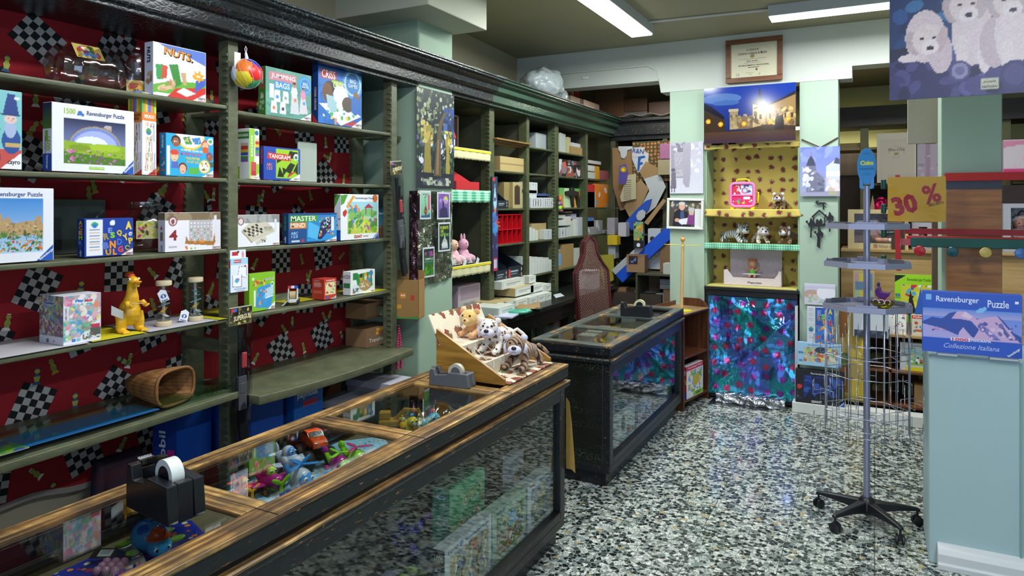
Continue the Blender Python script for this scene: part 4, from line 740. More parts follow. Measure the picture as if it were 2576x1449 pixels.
M().box(-.03,-.024,.012,.03,.024,.028).prism([(-.024,.028),(.024,.028),(.012,.082),(-.012,.088),(-.024,.07)],-.024,-.019,'y').prism([(-.024,.028),(.024,.028),(.012,.082),(-.012,.088),(-.024,.07)],.019,.024,'y').build('frame',mat('#dcdcda',.35),t,bev=.002)
M().box(-.014,-.024,.083,.012,-.007,.094).build('red_block',mat('#c42a2a',.35),t); M().box(-.014,-.007,.083,.012,.008,.094).build('white_block',mat('#e8e8e8',.35),t); M().box(-.014,.008,.083,.012,.024,.094).build('blue_block',mat('#2a4fc0',.35),t)
M().lathe([(.0,-.015),(.020,-.015),(.020,.015),(.0,.015)],(0,0,.048),ax='y',n=20).build('tape_roll',mat('#c8b080',.4),t,smooth=40)
for x in (-.022,.022):
    for y in (-.026,.026): M().lathe([(0,-.005),(.013,-.005),(.013,.005),(0,.005)],(x,y,.013),ax='y',n=16).build('wheel',mat('#17181c',.4),t,smooth=40)
M().add([(.03,-.02,.03),(.055,-.05,.0),(.062,-.042,.0),(.037,-.012,.03)],[(0,1,2,3)]).build('strap',mat('#b8b8c0',.4),t,solid=.001)
tag(M().box(0,0,0,.03,.17,.035).build('foam_block',mat('#8f9a90',.8),bev=.003,loc=(-2.86,2.66,1.186)),'pale grey foam offcut lying behind the toy car on the fourth board','block')
t=pbox('card_game_box','small red box of geometric game pieces standing turned on the fourth board','box',815,846,703,1.187,-2.63,.085,'#c0392a',
 [('r',0,0,1,1,'#c63c2c'),('r',.1,.22,.92,.84,'#e0d8a8'),('b',.14,.25,.9,.82,['#3f6fc0','#4a9a4a','#c83a3a','#e8c22a','#6a4a9a'],16,.07),('t','TABAS',.5,.92,.7,.06,'#e8f0f0',0,.03),('r',.1,.06,.35,.16,'#3a62a8')]+CY(k=.5,h=.12,w=.3),
 [('r',0,0,1,1,'#b83426')]+[('l',[(.15,.86-.05*i),(.8-.1*(i%2),.86-.05*i)],.03,'#e4b0a0' if i<5 else '#8f7a9a') for i in range(6)]+[('l',[(.12,.45-.04*i),(.85,.45-.04*i)],.012,'#d88a7a') for i in range(8)]+[('t','TABAS',.4,.92,.5,.05,'#9ab8e0',0,.03)])
t=pbox('board_game','white and green box showing children around a table, far end of the fourth board','box',882,943,684,1.187,-2.63,.055,'#e8ece8',
 [('r',0,0,1,1,'#e6eae6'),('p',[(.18,.84),(.86,.92),(.9,.3),(.7,.12),(.3,.2)],'#2f8a4a'),('e',.58,.36,.25,.16,'#b08a5a'),('b',.4,.26,.76,.46,['#e8e8e8','#4aae5a','#d8c8a0'],14,.03),('e',.42,.66,.06,.08,'#c8a030'),('e',.42,.78,.05,.06,'#3a2418'),('e',.60,.70,.06,.08,'#e8c8a0'),('e',.60,.82,.05,.05,'#e0a020'),('e',.76,.6,.06,.09,'#3f8fc8'),('e',.77,.72,.05,.06,'#d8a080'),('e',.20,.16,.17,.16,'#d8e0dc'),('b',.08,.05,.36,.26,['#3a62b0','#a8543a','#5a8a5a'],9,.05),('r',.08,.62,.28,.92,'#2f7a44'),('e',.84,.84,.08,.08,'#3f86b8')]+CY(),
 [('r',0,0,1,1,'#d8dcda'),('e',.5,.78,.5,.2,'#3f4f9a'),('e',.5,.78,.42,.15,'#c8b0a8'),('r',.1,.3,.9,.5,'#2f7a44')])
# ---- clear tubs
def tub(name,label,px,X,h,prof,rz=0,lab=None,squash=1):
    Yd,Z=onX(px,X); t=thing(name,label,'jar',(X,Yd,h),rz)
    M().lathe(prof,n=32,cap=False).build('body',film('#eef1f3',.30),t,smooth=60)
    return t
t=tub('clear_jar','clear plastic jar with a round sweets sticker beside the orange lettered game',338,-2.76,2.152,[(.0,.002),(.066,.002),(.072,.01),(.072,.17),(.066,.18),(.062,.185),(.062,.20)])
card(.07,.06,[('r',0,0,1,1,'#d8cf9a'),('e',.5,.55,.42,.40,'#b8832a'),('b',.15,.3,.85,.85,['#a8342a','#3a2a1a','#3f6a2a','#d8a83a'],16,.12),('t','WIKI',.6,.22,.55,.2,'#3f78c8',.1,.05)],t,'sticker',y=-.073,res=.003,wob=lambda u,v:.073-math.sqrt(.0735**2-((u-.5)*.07)**2)).rotation_euler=(0,0,PI/2-.5)
# lying bulbous sweet tub
Yd,_=onX(232,-2.77); t=thing('clear_tub','bulging clear plastic sweets tub lying on its side on the top board','jar',(-2.77,Yd,2.235))
pr=[(.0,-.15),(.070,-.148),(.078,-.13),(.070,-.11),(.086,-.09),(.080,-.075),(.096,-.04),(.088,-.02),(.10,.02),(.098,.06),(.085,.09),(.07,.105),(.066,.115),(.062,.135)]
M().lathe([(r*(1+.06*0),z) for r,z in pr],n=30,ax='y',cap=False).build('body',film('#e8e6ea',.40),t,smooth=50)
card(.11,.07,[('r',0,0,1,1,'#b8a85a'),('b',.05,.05,.95,.95,['#b83a2a','#d8a83a','#4a6a2a','#e8d8a0','#3a58a8'],26,.10),('t','wiki',.5,.3,.6,.28,'#4a8ad0',.1,.05)],t,'sticker',y=0,res=.003).matrix_local=Matrix.Translation((.062,-.06,.055))@Euler((-.6,0,PI/2)).to_matrix().to_4x4()
for o in t.children:
    if o.name.startswith('sticker'): o.location=(.078,-.05,.03)
t=tub('clear_jar','large clear plastic jar with a fruit label behind the box with the red 4',365,-2.80,1.502,[(0,.002),(.085,.002),(.098,.02),(.104,.06),(.100,.11),(.085,.15),(.066,.165),(.062,.175),(.066,.18),(.066,.21)])
card(.10,.075,[('r',0,0,1,1,'#c9bf8a'),('b',.05,.05,.95,.95,['#b83a5a','#8fae3a','#d8b84a','#4a3a2a','#e0d0a0','#7a9a3a'],36,.09)],t,'label_print',y=-.108,res=.003).rotation_euler=(0,0,PI/2-.45)
for o in t.children:
    if o.name.startswith('label_print'): o.location=(0,0,.055)
# dark glass plate behind
tag(M().box(0,0,0,.006,.40,.22).build('glass_plate',mat('#3a4044',.08,var=.4,scale=6),bev=.001,loc=(-2.90,1.42,1.502)),'smoky glass plate leaning at the back of the third board','plate')
# ---- goods hanging on the posts
def hanger_ball():
    Yd,Z=onX(621,-2.53); z=hg(186,Z); t=thing('play_ball','soft ball of coloured panels hanging in a white net on the shelf post','ball',(-2.53,Yd,z))
    cols=['#e8742a','#2238b8','#d8282c','#d8c01c','#dcdce8','#2f9a5a']; tg_=[Vector(v).normalized() for v in ((-.35,.45,.8),(.45,.7,.5),(.65,0,.75),(-.2,-.65,.7),(-.9,-.1,.3),(.4,-.8,.3))]
    import bmesh
    bm=bmesh.new(); bmesh.ops.create_icosphere(bm,subdivisions=4,radius=.067); me=bpy.data.meshes.new('ball'); 
    ph=(1+5**.5)/2; dirs=[Vector(v).normalized() for v in [(0,a,b*ph) for a in(1,-1) for b in(1,-1)]+[(a,b*ph,0) for a in(1,-1) for b in(1,-1)]+[(b*ph,0,a) for a in(1,-1) for b in(1,-1)]]
    Q=Euler((.35,.5,.2)).to_matrix(); dirs=[Q@d for d in dirs]
    fc=[max(range(6),key=lambda i:Vector((d.x*.887+d.y*.462,d.z,d.x*.82-d.y*.57)).dot(tg_[i])) for d in dirs]
    idx=[]
    for f in bm.faces:
        ds=sorted(((f.calc_center_median().normalized().dot(d),i) for i,d in enumerate(dirs)),reverse=True); idx.append(fc[ds[0][1]])
    for v in bm.verts:
        ds=sorted((v.co.normalized().dot(d) for d in dirs),reverse=True); v.co*=1-.05*max(0,1-(ds[0]-ds[1])/.05)
    bm.to_mesh(me); bm.free()
    for c in cols: me.materials.append(mat(c,.38))
    me.polygons.foreach_set('material_index',idx); me.polygons.foreach_set('use_smooth',[True]*len(idx)); o=bpy.data.objects.new('ball',me); COL.objects.link(o); o.parent=t
    q=M()
    for k in range(10):
        a=k*2*PI/10; q.tube([(.069*math.sin(p)*math.cos(a+p*.5),.069*math.sin(p)*math.sin(a+p*.5),.069*math.cos(p)) for p in [i*PI/10 for i in range(11)]],.0006,4)
    q.cyl((0,0,.066),(0,-.006,.095),.009,.005,10); q.tube([(0,-.006,.092),(0,-.012,.11),(0,-.006,.125),(0,.0,.115),(0,-.004,.094)],.0016,6)
    q.build('net',mat('#d8dce4',.4),t)
    M().box(-.01,-.062,.02,-.008,-.028,.09).build('label_card',mat('#d8dcd8',.5),t)
hanger_ball()
Y0,Z=onX(580,-2.585); Y1,_=onX(624,-2.585)
t=thing('card_game_pack','pale blue and white flash-card pack hanging on the shelf post','box',(-2.597,(Y0+Y1)/2,hg(737,Z)),PI/2)
carton(t,Y1-Y0,.022,.155,'#e4e8f2',[('r',0,0,1,1,'#e6ebf4'),('r',0,.80,1,1,'#a8d4ec'),('r',.18,.86,.62,.96,'#c8283c'),('t','fisherprice',.40,.91,.40,.05,'#fff',0,.02),('e',.83,.72,.08,.10,'#c8284a'),('p',[(.42,.48),(.9,.40),(.92,.72),(.5,.76)],'#f4f4f8'),('l',[(.42,.48),(.9,.40),(.92,.72),(.5,.76),(.42,.48)],.02,'#7a4a8a'),('p',[(.12,.16),(.62,.14),(.62,.50),(.12,.50)],'#f4f4f8'),('l',[(.12,.16),(.62,.14),(.62,.50),(.12,.50),(.12,.16)],.025,'#5a3a7a'),('e',.36,.34,.12,.11,'#4ab0d8'),('e',.45,.36,.05,.07,'#d8608a'),('t','Secuencia lógica',.55,.09,.7,.045,'#4a8ac8'),('t','y numérica',.55,.035,.5,.045,'#4a8ac8')],
 [('r',0,0,1,1,'#5fb0dc'),('r',.1,.72,.9,.95,'#c8283c')])
q=M().box(-.045,-.003,.155,.045,.003,.192).build('hanging_flap',mat('#dfe6ee',.5),t,bev=.002); card(.088,.036,[('r',0,0,1,1,'#e0e8f0'),('r',.1,.3,.5,.8,'#c8283c'),('r',.42,.6,.56,.9,'#30342f'),('e',.8,.3,.08,.2,'#e0909c')],q,'flap_print',y=-.0036).location=(0,0,.1555)
def gunbag(label,px,pyt,pyb,X,slant=0,lean=0,hw=.062):
    Yd,Z=onX(px,X); zt=hg(pyt,Z); L=(pyb-pyt)/F*Z; t=thing('toy_gun_bag',label,'toy',(X,Yd,zt),0,rot=(lean,slant,PI/2))
    def P(z): return -z
    o=card(hw*2,.075,[('r',0,0,1,1,'#2a2a26'),('g',0,0,1,1,'#4a4228','#1c2026'),('b',0,0,1,1,['#5a5a2a','#c8b45a','#2a2e2a','#7a6a3a','#11161c'],40,.06),('e',.3,.62,.09,.3,'#17140f'),('r',.05,.78,.32,.95,'#3a6ad0'),('r',.05,.78,.18,.95,'#d83a3a'),('t','SUPERGUN',.56,.42,.8,.3,'#e8ddb0',.1,.03,.2)],t,'header_card',y=-.012,res=.002); o.location=(0,0,-.08)
    M().box(-hw,-.011,-.082,hw,-.009,0).build('card_back',mat('#b8b49a',.5),t)
    M().grid(lambda u,v:((u-.5)*2*hw*(1-.1*v)+.004*math.sin(v*14),-.014-.016*math.sin(PI*u)*(.6+.4*math.sin(v*11)),-.08-(L-.08)*v),8,40).grid(lambda u,v:((u-.5)*2*hw*(1-.1*v),-.004,-.08-(L-.08)*v),4,20).build('clear_bag',film('#d0d4d8',.13),t,smooth=180)
    B=mat('#15161a',.35); G=mat('#6e7078',.3,.6)
    a=-.10
    q=M().cyl((-.012,-.016,-.10),(-.010,-.016,-L*.50),.0095,n=14).cyl((.008,-.016,-.15),(.008,-.016,-L*.50),.008,n=12).box(-.016,-.026,-.115,-.004,-.010,-.10); q.build('barrel',B,t,smooth=40)
    M().box(-.008,-.030,-L*.33-.0,.020,-.006,-L*.33-.115*L*3.0*.33).build('fore_grip',mat('#9c3138',.45),t,bev=.005)
    M().box(-.026,-.028,-L*.50,.018,-.004,-L*.74).box(-.018,-.03,-L*.55,.010,-.028,-L*.62).build('receiver',G,t,bev=.006)
    M().prism([(-.022,-L*.73),(.016,-L*.73),(.024,-L*.80),(.040,-L*.97),(-.006,-L*.99),(-.020,-L*.85)],-.026,-.006,'y').build('stock',B,t,bev=.006)
    M().tube([(.018,-.016,-L*.64),(.036,-.016,-L*.66),(.036,-.016,-L*.76),(.020,-.016,-L*.78)],.004,6).build('trigger_guard',B,t)
    q=M(); 
    for k in range(3): q.cyl((.038,-.012,-L*(.30+.09*k)),(.038,-.012,-L*(.35+.09*k)),.006,n=10); q.cyl((.038,-.012,-L*(.35+.09*k)),(.038,-.012,-L*(.365+.09*k)),.009,n=10)
    q.build('scope',mat('#2a2d33',.4),t,smooth=40)
gunbag('clear bag with a black and grey toy shotgun hanging before the middle shelf post',602,770,1118,-2.545)
gunbag('clear bag with a toy shotgun hanging on the last shelf post beside the grey-green pillar',992,405,702,-2.56,slant=-.10,hw=.055)
def neck():
    Yd,Z=onX(1004,-2.565); zt=hg(820,Z); t=thing('bead_necklace','bright pink bead necklace hanging from the last shelf post','necklace',(-2.565,Yd,zt)); L=105/F*Z; q=M(); n=34
    for s in (-1,1):
        for i in range(n//2+1):
            v=i/(n/2); q.sph((0,s*.020*math.sin(min(1,v*1.05)*PI*.62),-L*v**.98),.0052+.0035*v,8,6)
    q.build('beads',mat('#e01870',.25),t,smooth=180); M().cyl((-.035,0,.002),(.005,0,.002),.002,n=6).build('hook',mat('#8a8a8a',.3,.8),t)
neck()
# ---- big cartons at the end of the bay
t=pbox('cardboard_box','brown carton with white handwriting, lowest beside the last shelf post','box',921,988,830,.835,-2.72,.16,'#8f6d4e',[('r',0,0,1,1,'#8f6e52'),('b',.35,.6,.62,.95,['#c8562a','#4a5a7a','#d8b04a'],9,.05),('t','Transformer',.5,.34,.8,.22,'#d8dcd8'),('e',.9,.68,.03,.03,'#6fae9a')])
t=pbox('cardboard_box','plain brown carton resting on the handwritten carton','box',921,988,765,1.005,-2.72,.16,'#8a6848',[('r',0,0,1,1,'#8a684a'),('r',0,.0,1,.16,'#7a5a3e')])
Yd=3.535
t=thing('kraft_carton','open kraft carton decorated with paper stickers and green grass, hung by the pillar','box',(-2.555,Yd,1.0),rz=.28)
m=M().box(-.11,-.055,0,.075,-.052,.24).box(.072,-.055,0,.075,.055,.24).box(-.11,.052,0,.075,.055,.29).box(-.11,-.055,0,.075,.055,.003).box(-.11,-.055,0,-.107,.055,.29); m.build('carton',mat('#9a7442',.6,var=.08),t)
card(.18,.24,[('r',0,0,1,1,'#9a7545'),('r',.35,.52,.55,.66,'#d88a2a'),('e',.42,.6,.03,.03,'#fff'),('e',.5,.6,.03,.03,'#fff'),('r',.72,.48,.86,.6,'#b8402a'),('r',.2,.26,.4,.36,'#d8962a'),('p',[(0,0),(1,0),(1,.08),(.5,.03),(0,.1)],'#4a8a3a')],t,y=-.0565,cx=-.018)
# ---- wide bottom board
EB=.868
def basket():
    Yd,_=onX(395,-2.66); t=thing('woven_scoop','brown woven scoop basket lying on its side on the wide lower board','basket',(-2.70,Yd,EB),rz=0)
    q=M(); n=28; rings=[]
    W_=.5
    # tapered square mouth, narrow closed end toward -y
    prof=[(0.,.012,.09),(.05,.045,.10),(.12,.062,.11),(.19,.078,.12),(.25,.088,.122)]
    vs=[];fs=[]
    for y,r,zc in prof:
        for i in range(n):
            a=2*PI*i/n; ca,sa=math.cos(a),math.sin(a); k=1/ (abs(ca)**3.2+abs(sa)**3.2)**(1/3.2); vs.append((ca*k*r*1.15,y-.12,max(.004,.078+sa*k*r*.82)))
    for j in range(len(prof)-1):
        for i in range(n): fs.append((j*n+i,j*n+(i+1)%n,(j+1)*n+(i+1)%n,(j+1)*n+i))
    q.add(vs,fs); q.build('basket',pattern('gingham','#6e4420','#8f6030','#000',420.),t,solid=.010,smooth=50)
    M().tube([vs[-n+i] for i in range(n)],.007,8,closed=True).build('rim',mat('#7d5228',.6,var=.2,scale=60),t,smooth=180)
    t.rotation_euler=(0,0,-1.4); return t
basket()
q=M(); rg=random.Random(5)
for i in range(240):
    y=rg.uniform(1.78,2.19); x=-2.60+rg.uniform(-.05,.05)+.03*math.sin(y*9); a=rg.uniform(-1,1); q.add([(x,y,EB+.004),(x+.003,y+.002,EB+.006),(x+.035*math.sin(a),y+.03*math.cos(a),EB+.012+rg.random()*.014)],[(0,1,2)])
tag(q.build('pine_garland',mat('#2f4a22',.6)),'dark green tinsel pine sprigs under the glass on the wide lower board','garland',kind='stuff')
tag(M().box(0,0,0,.20,1.15,.006).build('glass_shelf_sheet',glass('#cfe8dc'),loc=(-2.74,1.02,EB+.022)),'loose greenish glass sheet lying on the wide lower board','glass sheet')
tag(M().box(0,0,0,.16,.62,.0015).build('folded_sheet',mat('#2f6cb8',.5),loc=(-2.70,1.20,EB+.012)),'bright blue sheet lying under the loose glass','paper')
t=thing('picture_card','printed landscape card lying flat at the left end of the lower board','paper',(-2.62,1.18,EB+.0135)); o=card(.30,.18,[('g',0,0,1,1,'#6a9a3a','#4a78b8'),('b',0,0,1,1,['#8fae3a','#3f6a2a','#c8a83a','#3f5a9a','#d8c86a'],60,.05)],t,'print',res=.004); o.rotation_euler=(PI/2,0,0); o.rotation_euler=(-PI/2,0,PI/2); M().box(-.09,-.15,-.002,.09,.15,-.0005).build('card_sheet',mat('#c9c9c0',.5),t); o.location=(.09,0,.0005)
bpy.context.view_layer.update()
# ---- cartons on the floor below
Y0,_=onX(495,-2.62)
t=thing('toy_carton','tall royal blue toy carton leaning below the lower board, lettered on its spine','box',(-2.80,2.12,.0),rz=PI/2+.12)
carton(t,.20,.14,.80,'#0f3f9a',[('r',0,0,1,1,'#1149a8'),('p',[(.8,.2),(.86,.5),(.9,.2)],'#c82a8a')],[('r',0,0,1,1,'#0f3a92'),('t','playmobil',.45,.68,.40,.36,'#d8e0f0',PI/2,.02),('r',.62,.48,.9,.78,'#c82a8a')],mt=None)
t=thing('toy_carton','wide royal blue toy carton standing behind the toy shotgun bag','box',(-2.79,2.45,.0),rz=PI/2+.08)
carton(t,.36,.20,.79,'#0f4bb0',[('g',0,0,1,1,'#0b3a90','#1458c4')])
t=thing('toy_carton','blue carton with a picture panel and small white text, right of the plain blue one','box',(-2.78,2.79,0),rz=PI/2-.06)
carton(t,.20,.22,.76,'#1a62b8',[('r',0,0,1,1,'#1a64bc'),('t','playmobil',.45,.92,.7,.06,'#e4eaf4',0,.03),('r',.3,.84,.8,.88,'#c83a5a')]+[('l',[(.25,.72-.04*i),(.8-.12*(i%3),.72-.04*i)],.02,'#9ac0e4') for i in range(7)])
t=thing('game_bag','folded dark tartan bag wedged at the left of the blue cartons','bag',(-2.90,1.88,0),rz=.1)
M().grid(lambda u,v:(.03*math.sin(u*7)*math.cos(v*5),(u-.5)*.2,v*.62),12,20).build('bag_body',pattern('gingham','#17203a','#4a2230','#000',60.),t,solid=.05,smooth=180)
tag(M().box(0,0,0,.02,.75,.72).build('perforated_panel',pattern('dots','#5a2e16','#1c0f08','#000',60.),loc=(-2.965,2.60,.0)),'dark orange-brown perforated panel behind the blue cartons','panel')
for i,(y,h,w2) in enumerate(((3.08,.60,.22),(3.31,.67,.2))):
    t=thing('storage_carton',['pale grey lidded carton low beside the blue cartons','grey-white lidded carton at the foot of the grey pillar'][i],'box',(-2.62,y,0),rz=PI/2)
    M().box(-w2/2,-.16,0,w2/2,.16,h-.04).build('carton',mat('#8f919a',.6,var=.05),t,bev=.004); M().box(-w2/2-.005,-.165,h-.04,w2/2+.005,.165,h).build('lid',mat('#a9aab6',.6),t,bev=.003)
# ================= on and in the counters =================
BK=mat('#17191f',.32)
def dispenser(label,x,y,h,rz,L,W_,Ht,mt,rollc,rr=.036):
    t=thing('tape_dispenser',label,'tape dispenser',(x,y,h+.001),rz); wi=W_*.42
    pr=[(0,0),(L*.97,0),(L,Ht*.10),(L*.95,Ht*.98),(L*.50,Ht),(L*.42,Ht*.84),(L*.16,Ht*.76),(L*.12,Ht*1.16),(L*.03,Ht*1.16),(0,Ht*.9)]
    q=M()
    for a,b_ in ((-W_/2,-wi/2),(wi/2,W_/2)): q.prism(pr,a,b_,'y')
    q.prism([(0,0),(L*.95,0),(L*.93,Ht*.30),(0,Ht*.30)],-wi/2,wi/2,'y'); q.prism([(L*.84,.0),(L*.975,.0),(L*.95,Ht*.98),(L*.84,Ht*.985)],-wi/2,wi/2,'y').prism([(0,0),(L*.12,0),(L*.10,Ht*1.0),(0,Ht*.9)],-wi/2,wi/2,'y')
    q.build('body',mt,t,bev=.003)
    r=M().lathe([(rr*.62,-wi*.40),(rr,-wi*.40),(rr,wi*.40),(rr*.62,wi*.40),(rr*.62,-wi*.40)],(L*.60,0,Ht*1.0),ax='y',n=32,cap=False).build('tape_roll',rollc,t,smooth=40)
    M().lathe([(0,-wi*.43),(rr*.60,-wi*.43),(rr*.60,wi*.43),(0,wi*.43)],(L*.60,0,Ht*1.0),ax='y',n=24).build('hub',mt,t,smooth=40)
    q=M().box(L*.0,-wi*.45,Ht*1.15,L*.06,wi*.45,Ht*1.19); [q.prism([(L*.0,Ht*1.19),(L*.01,Ht*1.19),(L*.0,Ht*1.23)],-wi*.45+i*wi*.1,-wi*.45+i*wi*.1+wi*.05,'y') for i in range(9)]
    q.build('cutter',mat('#9a9ca2',.3,.8),t)
    M().add([(L*.06,-wi*.35,Ht*1.2),(L*.06,wi*.35,Ht*1.2),(L*.50,wi*.35,Ht*.92+rr),(L*.50,-wi*.35,Ht*.92+rr)],[(0,1,2,3)]).build('tape_end',film('#c8b890',.3),t)
    return t
dispenser('black tape dispenser with white roll on the counter, nearest the camera',-1.758,1.215,H1,-.14,.215,.10,.10,mat('#15171e',.28,bump=.02,scale=400),mat('#d8dcd8',.3),.042)
dispenser('heavy grey hammered-metal tape dispenser beside the stepped plush stand',-1.765,2.615,H1,.08,.20,.07,.062,mat('#696b71',.36,.4,bump=.5,scale=120),mat('#b0ab9a',.4),.036)
dispenser('black tape dispenser with cream roll on the farther counter',-1.71,5.09,H2,.05,.235,.075,.085,BK,mat('#c9c6a0',.4),.042)
TR=H1-.1275
def tray_pt(px,py,h=TR): return onH(px,py,h)
def eyeball(par,p,r,look=(1,0,0)):
    e=M().sph(p,(r*.6,r,r)).build('eye',mat('#e8ecee',.15),par,smooth=180); l=Vector(look).normalized(); M().sph(Vector(p)+l*r*.45,(r*.4,r*.62,r*.62)).build('pupil',mat('#15161a',.12),e,smooth=180)
def wheels(t,pts,r,w=.012,hub='#d8622a'):
    for x,y in pts:
        k=M().lathe([(0,-w/2),(r*.8,-w/2),(r,-w*.3),(r,w*.3),(r*.8,w/2),(0,w/2)],(x,y,r),ax='y',n=18).build('wheel',mat('#17181b',.5),t,smooth=40)
        M().lathe([(0,-w/2-.001),(r*.6,-w/2-.001),(r*.6,w/2+.001),(0,w/2+.001)],(x,y,r),ax='y',n=14).build('hub_cap',mat(hub,.35),k,smooth=40)
def plane(label,px,py,rz,c1,c2,c3,sc=1.,face='#b4d83a',heli=False,z=0,roll=0):
    x,y=tray_pt(px,py,TR+z); t=thing('toy_helicopter' if heli else 'toy_airplane',label,'toy',(x,y,TR+z),rz); t.scale=(sc,)*3; A,B_,C_=mat(c1,.18),mat(c2,.2),mat(c3,.2); t.rotation_euler[0]=roll
    if not heli:
        q=M().sph((0,0,.040),(.052,.027,.026)).tube([(-.03,0,.040),(-.055,0,.046),(-.070,0,.050)],[.022,.013,.007],12); q.sph((.036,0,.040),(.020,.022,.022)); q.build('fuselage',A,t,remesh=.0022)
        M().sph((-.066,0,.066),(.012,.005,.020),rot=(0,-.3,0)).build('tail_fin',A,t,smooth=180)
        for s in (-1,1): M().sph((.0,.045*s,.036),(.021,.034,.006),rot=(.12*s,0,0)).build('wing',A,t,smooth=180); M().sph((-.064,.016*s,.050),(.010,.018,.004)).build('tail_wing',A,t,smooth=180)
        M().sph((.002,0,.026),(.044,.023,.017)).build('belly',B_,t,smooth=180)
        M().sph((-.004,0,.066),(.023,.021,.021)).build('head_cowl',A,t,smooth=180); f=M().sph((.006,0,.066),(.018,.0175,.018)).build('face',mat(face,.2),t,smooth=180)
        for s in (-1,1): eyeball(f,(.0195,.0075*s,.071),.0055)
        M().sph((.0225,0,.061),(.002,.005,.002)).build('mouth',mat('#3a1a1a',.3),f,smooth=180)
        M().cyl((.052,0,.040),(.064,0,.040),.006,n=12).build('spinner',C_,t,smooth=40)
        for k in range(3): a=k*2*PI/3+.5; M().sph((.060,.020*math.cos(a),.040+.020*math.sin(a)),(.003,.022,.0075),rot=(a,0,0)).build('propeller_blade',C_,t,smooth=180)
        wheels(t,[(.022,.026),(.022,-.026),(-.030,.014),(-.030,-.014)],.014)
    else:
        M().sph((.008,0,.042),(.042,.031,.034)).build('body',A,t,smooth=180)
        M().sph((.010,0,.028),(.040,.029,.020)).build('belly',B_,t,smooth=180)
        M().tube([(-.02,0,.046),(-.048,0,.056),(-.064,0,.070)],[.020,.011,.008],12).build('tail_boom',B_,t,smooth=180); M().sph((-.068,0,.078),(.015,.009,.015)).build('tail_ball',A,t,smooth=180)
        f=M().sph((.027,0,.044),(.024,.026,.024)).build('face',mat(face,.2),t,smooth=180)
        for s in (-1,1): eyeball(f,(.045,.011*s,.050),.0075)
        M().cyl((.006,0,.072),(.006,0,.086),.004,n=10).build('mast',C_,t,smooth=40)
        for k in range(3): a=k*2*PI/3+.9; M().sph((.006+.030*math.cos(a),.030*math.sin(a),.085),(.030,.008,.003),rot=(0,0,a)).build('rotor_blade',C_,t,smooth=180)
        for s in (-1,1): M().sph((-.034,.022*s,.028),(.013,.010,.009)).build('skid_pod',A,t,smooth=180)
        wheels(t,[(.018,.028),(.018,-.028)],.015)
    return t
plane('small orange toy plane with yellow propeller, leftmost under the counter glass',612,1252,-.12,'#f0622a','#f07a2a','#f0b82a',.78,face='#f0b040')
plane('magenta toy plane with lime green belly and propeller under the counter glass',678,1238,-.12,'#b81a82','#8ad020','#8ad020',1.02)
plane('white toy plane with blue propeller at the back of the toy group',728,1188,-.12,'#c9cfe4','#c9cfe4','#2a86d8',1.05,face='#4a90dc',z=.012)
plane('white and blue toy helicopter with an orange wheel hub in the toy group',752,1238,-.12,'#c9cfe2','#3f88d0','#2f88d8',1.08,face='#3f92dc',heli=True)
plane('magenta toy helicopter with lime face, lower at the right of the toy group',850,1196,-.12,'#b82090','#8ad020','#8ad020',.95,face='#8acc2a',heli=True)
plane('lime green toy helicopter with pink face and rotor, at the right of the group',893,1185,-.12,'#8ed41e','#8ed41e','#c42a7a',1.0,face='#b02a68',heli=True,z=.01)
# orange car on a tall black monster truck chassis
x,y=tray_pt(792,1168); t=thing('toy_truck','orange toy car body on a tall black monster truck chassis with big tyres','toy',(x,y,TR),-.45)
q=M(); pr=[(-.062,.0),(-.062,.020),(-.055,.030),(-.040,.046),(-.005,.048),(.020,.033),(.050,.028),(.062,.018),(.064,.004),(.050,.0),(.046,.012),(.030,.012),(.026,0),(-.028,0),(-.032,.012),(-.050,.012),(-.054,0)]
q.prism([(a,b_+.072) for a,b_ in pr],-.027,.027,'y'); q.build('car_body',mat('#e2501a',.18),t,bev=.004)
W_=mat('#181214',.08)
for s in (-1,1): M().prism([(-.046,.106),(-.036,.1165),(-.010,.1165),(-.010,.106)],s*.0272,s*.0280,'y').prism([(-.007,.106),(-.007,.1165),(.000,.1165),(.014,.106)],s*.0272,s*.0280,'y').build('side_window',W_,t)
M().add([(.002,-.022,.1195),(.002,.022,.1195),(.022,.023,.1055),(.022,-.023,.1055)],[(0,1,2,3)]).build('windscreen',W_,t,solid=.001); 
for s in (-1,1): M().sph((.060,.018*s,.094),(.004,.006,.003)).build('headlight',mat('#d8d8d0',.1),t,smooth=180)
M().box(.062,-.018,.078,.066,.018,.084).build('grille',mat('#c0c2c4',.3,.8),t)
q=M().box(-.05,-.016,.04,.05,.016,.05); [q.cyl((x_,s*.03,.03),(x_*.6,s*.012,.07),.003,n=6) for x_ in (-.04,.04) for s in (-1,1)]; q.build('chassis',BK,t)
for x_ in (-.044,.044):
    for s in (-1,1):
        k=M().lathe([(.012,-.016),(.030,-.014),(.034,-.008),(.034,.008),(.030,.014),(.012,.016)],(x_,s*.040,.034),ax='y',n=22).build('tyre',mat('#131416',.6),t,smooth=50); M().lathe([(0,-.012),(.016,-.012),(.016,.012),(0,.012)],(x_,s*.044,.034),ax='y',n=16).build('wheel_hub',mat('#8a1f22',.4),k,smooth=40)
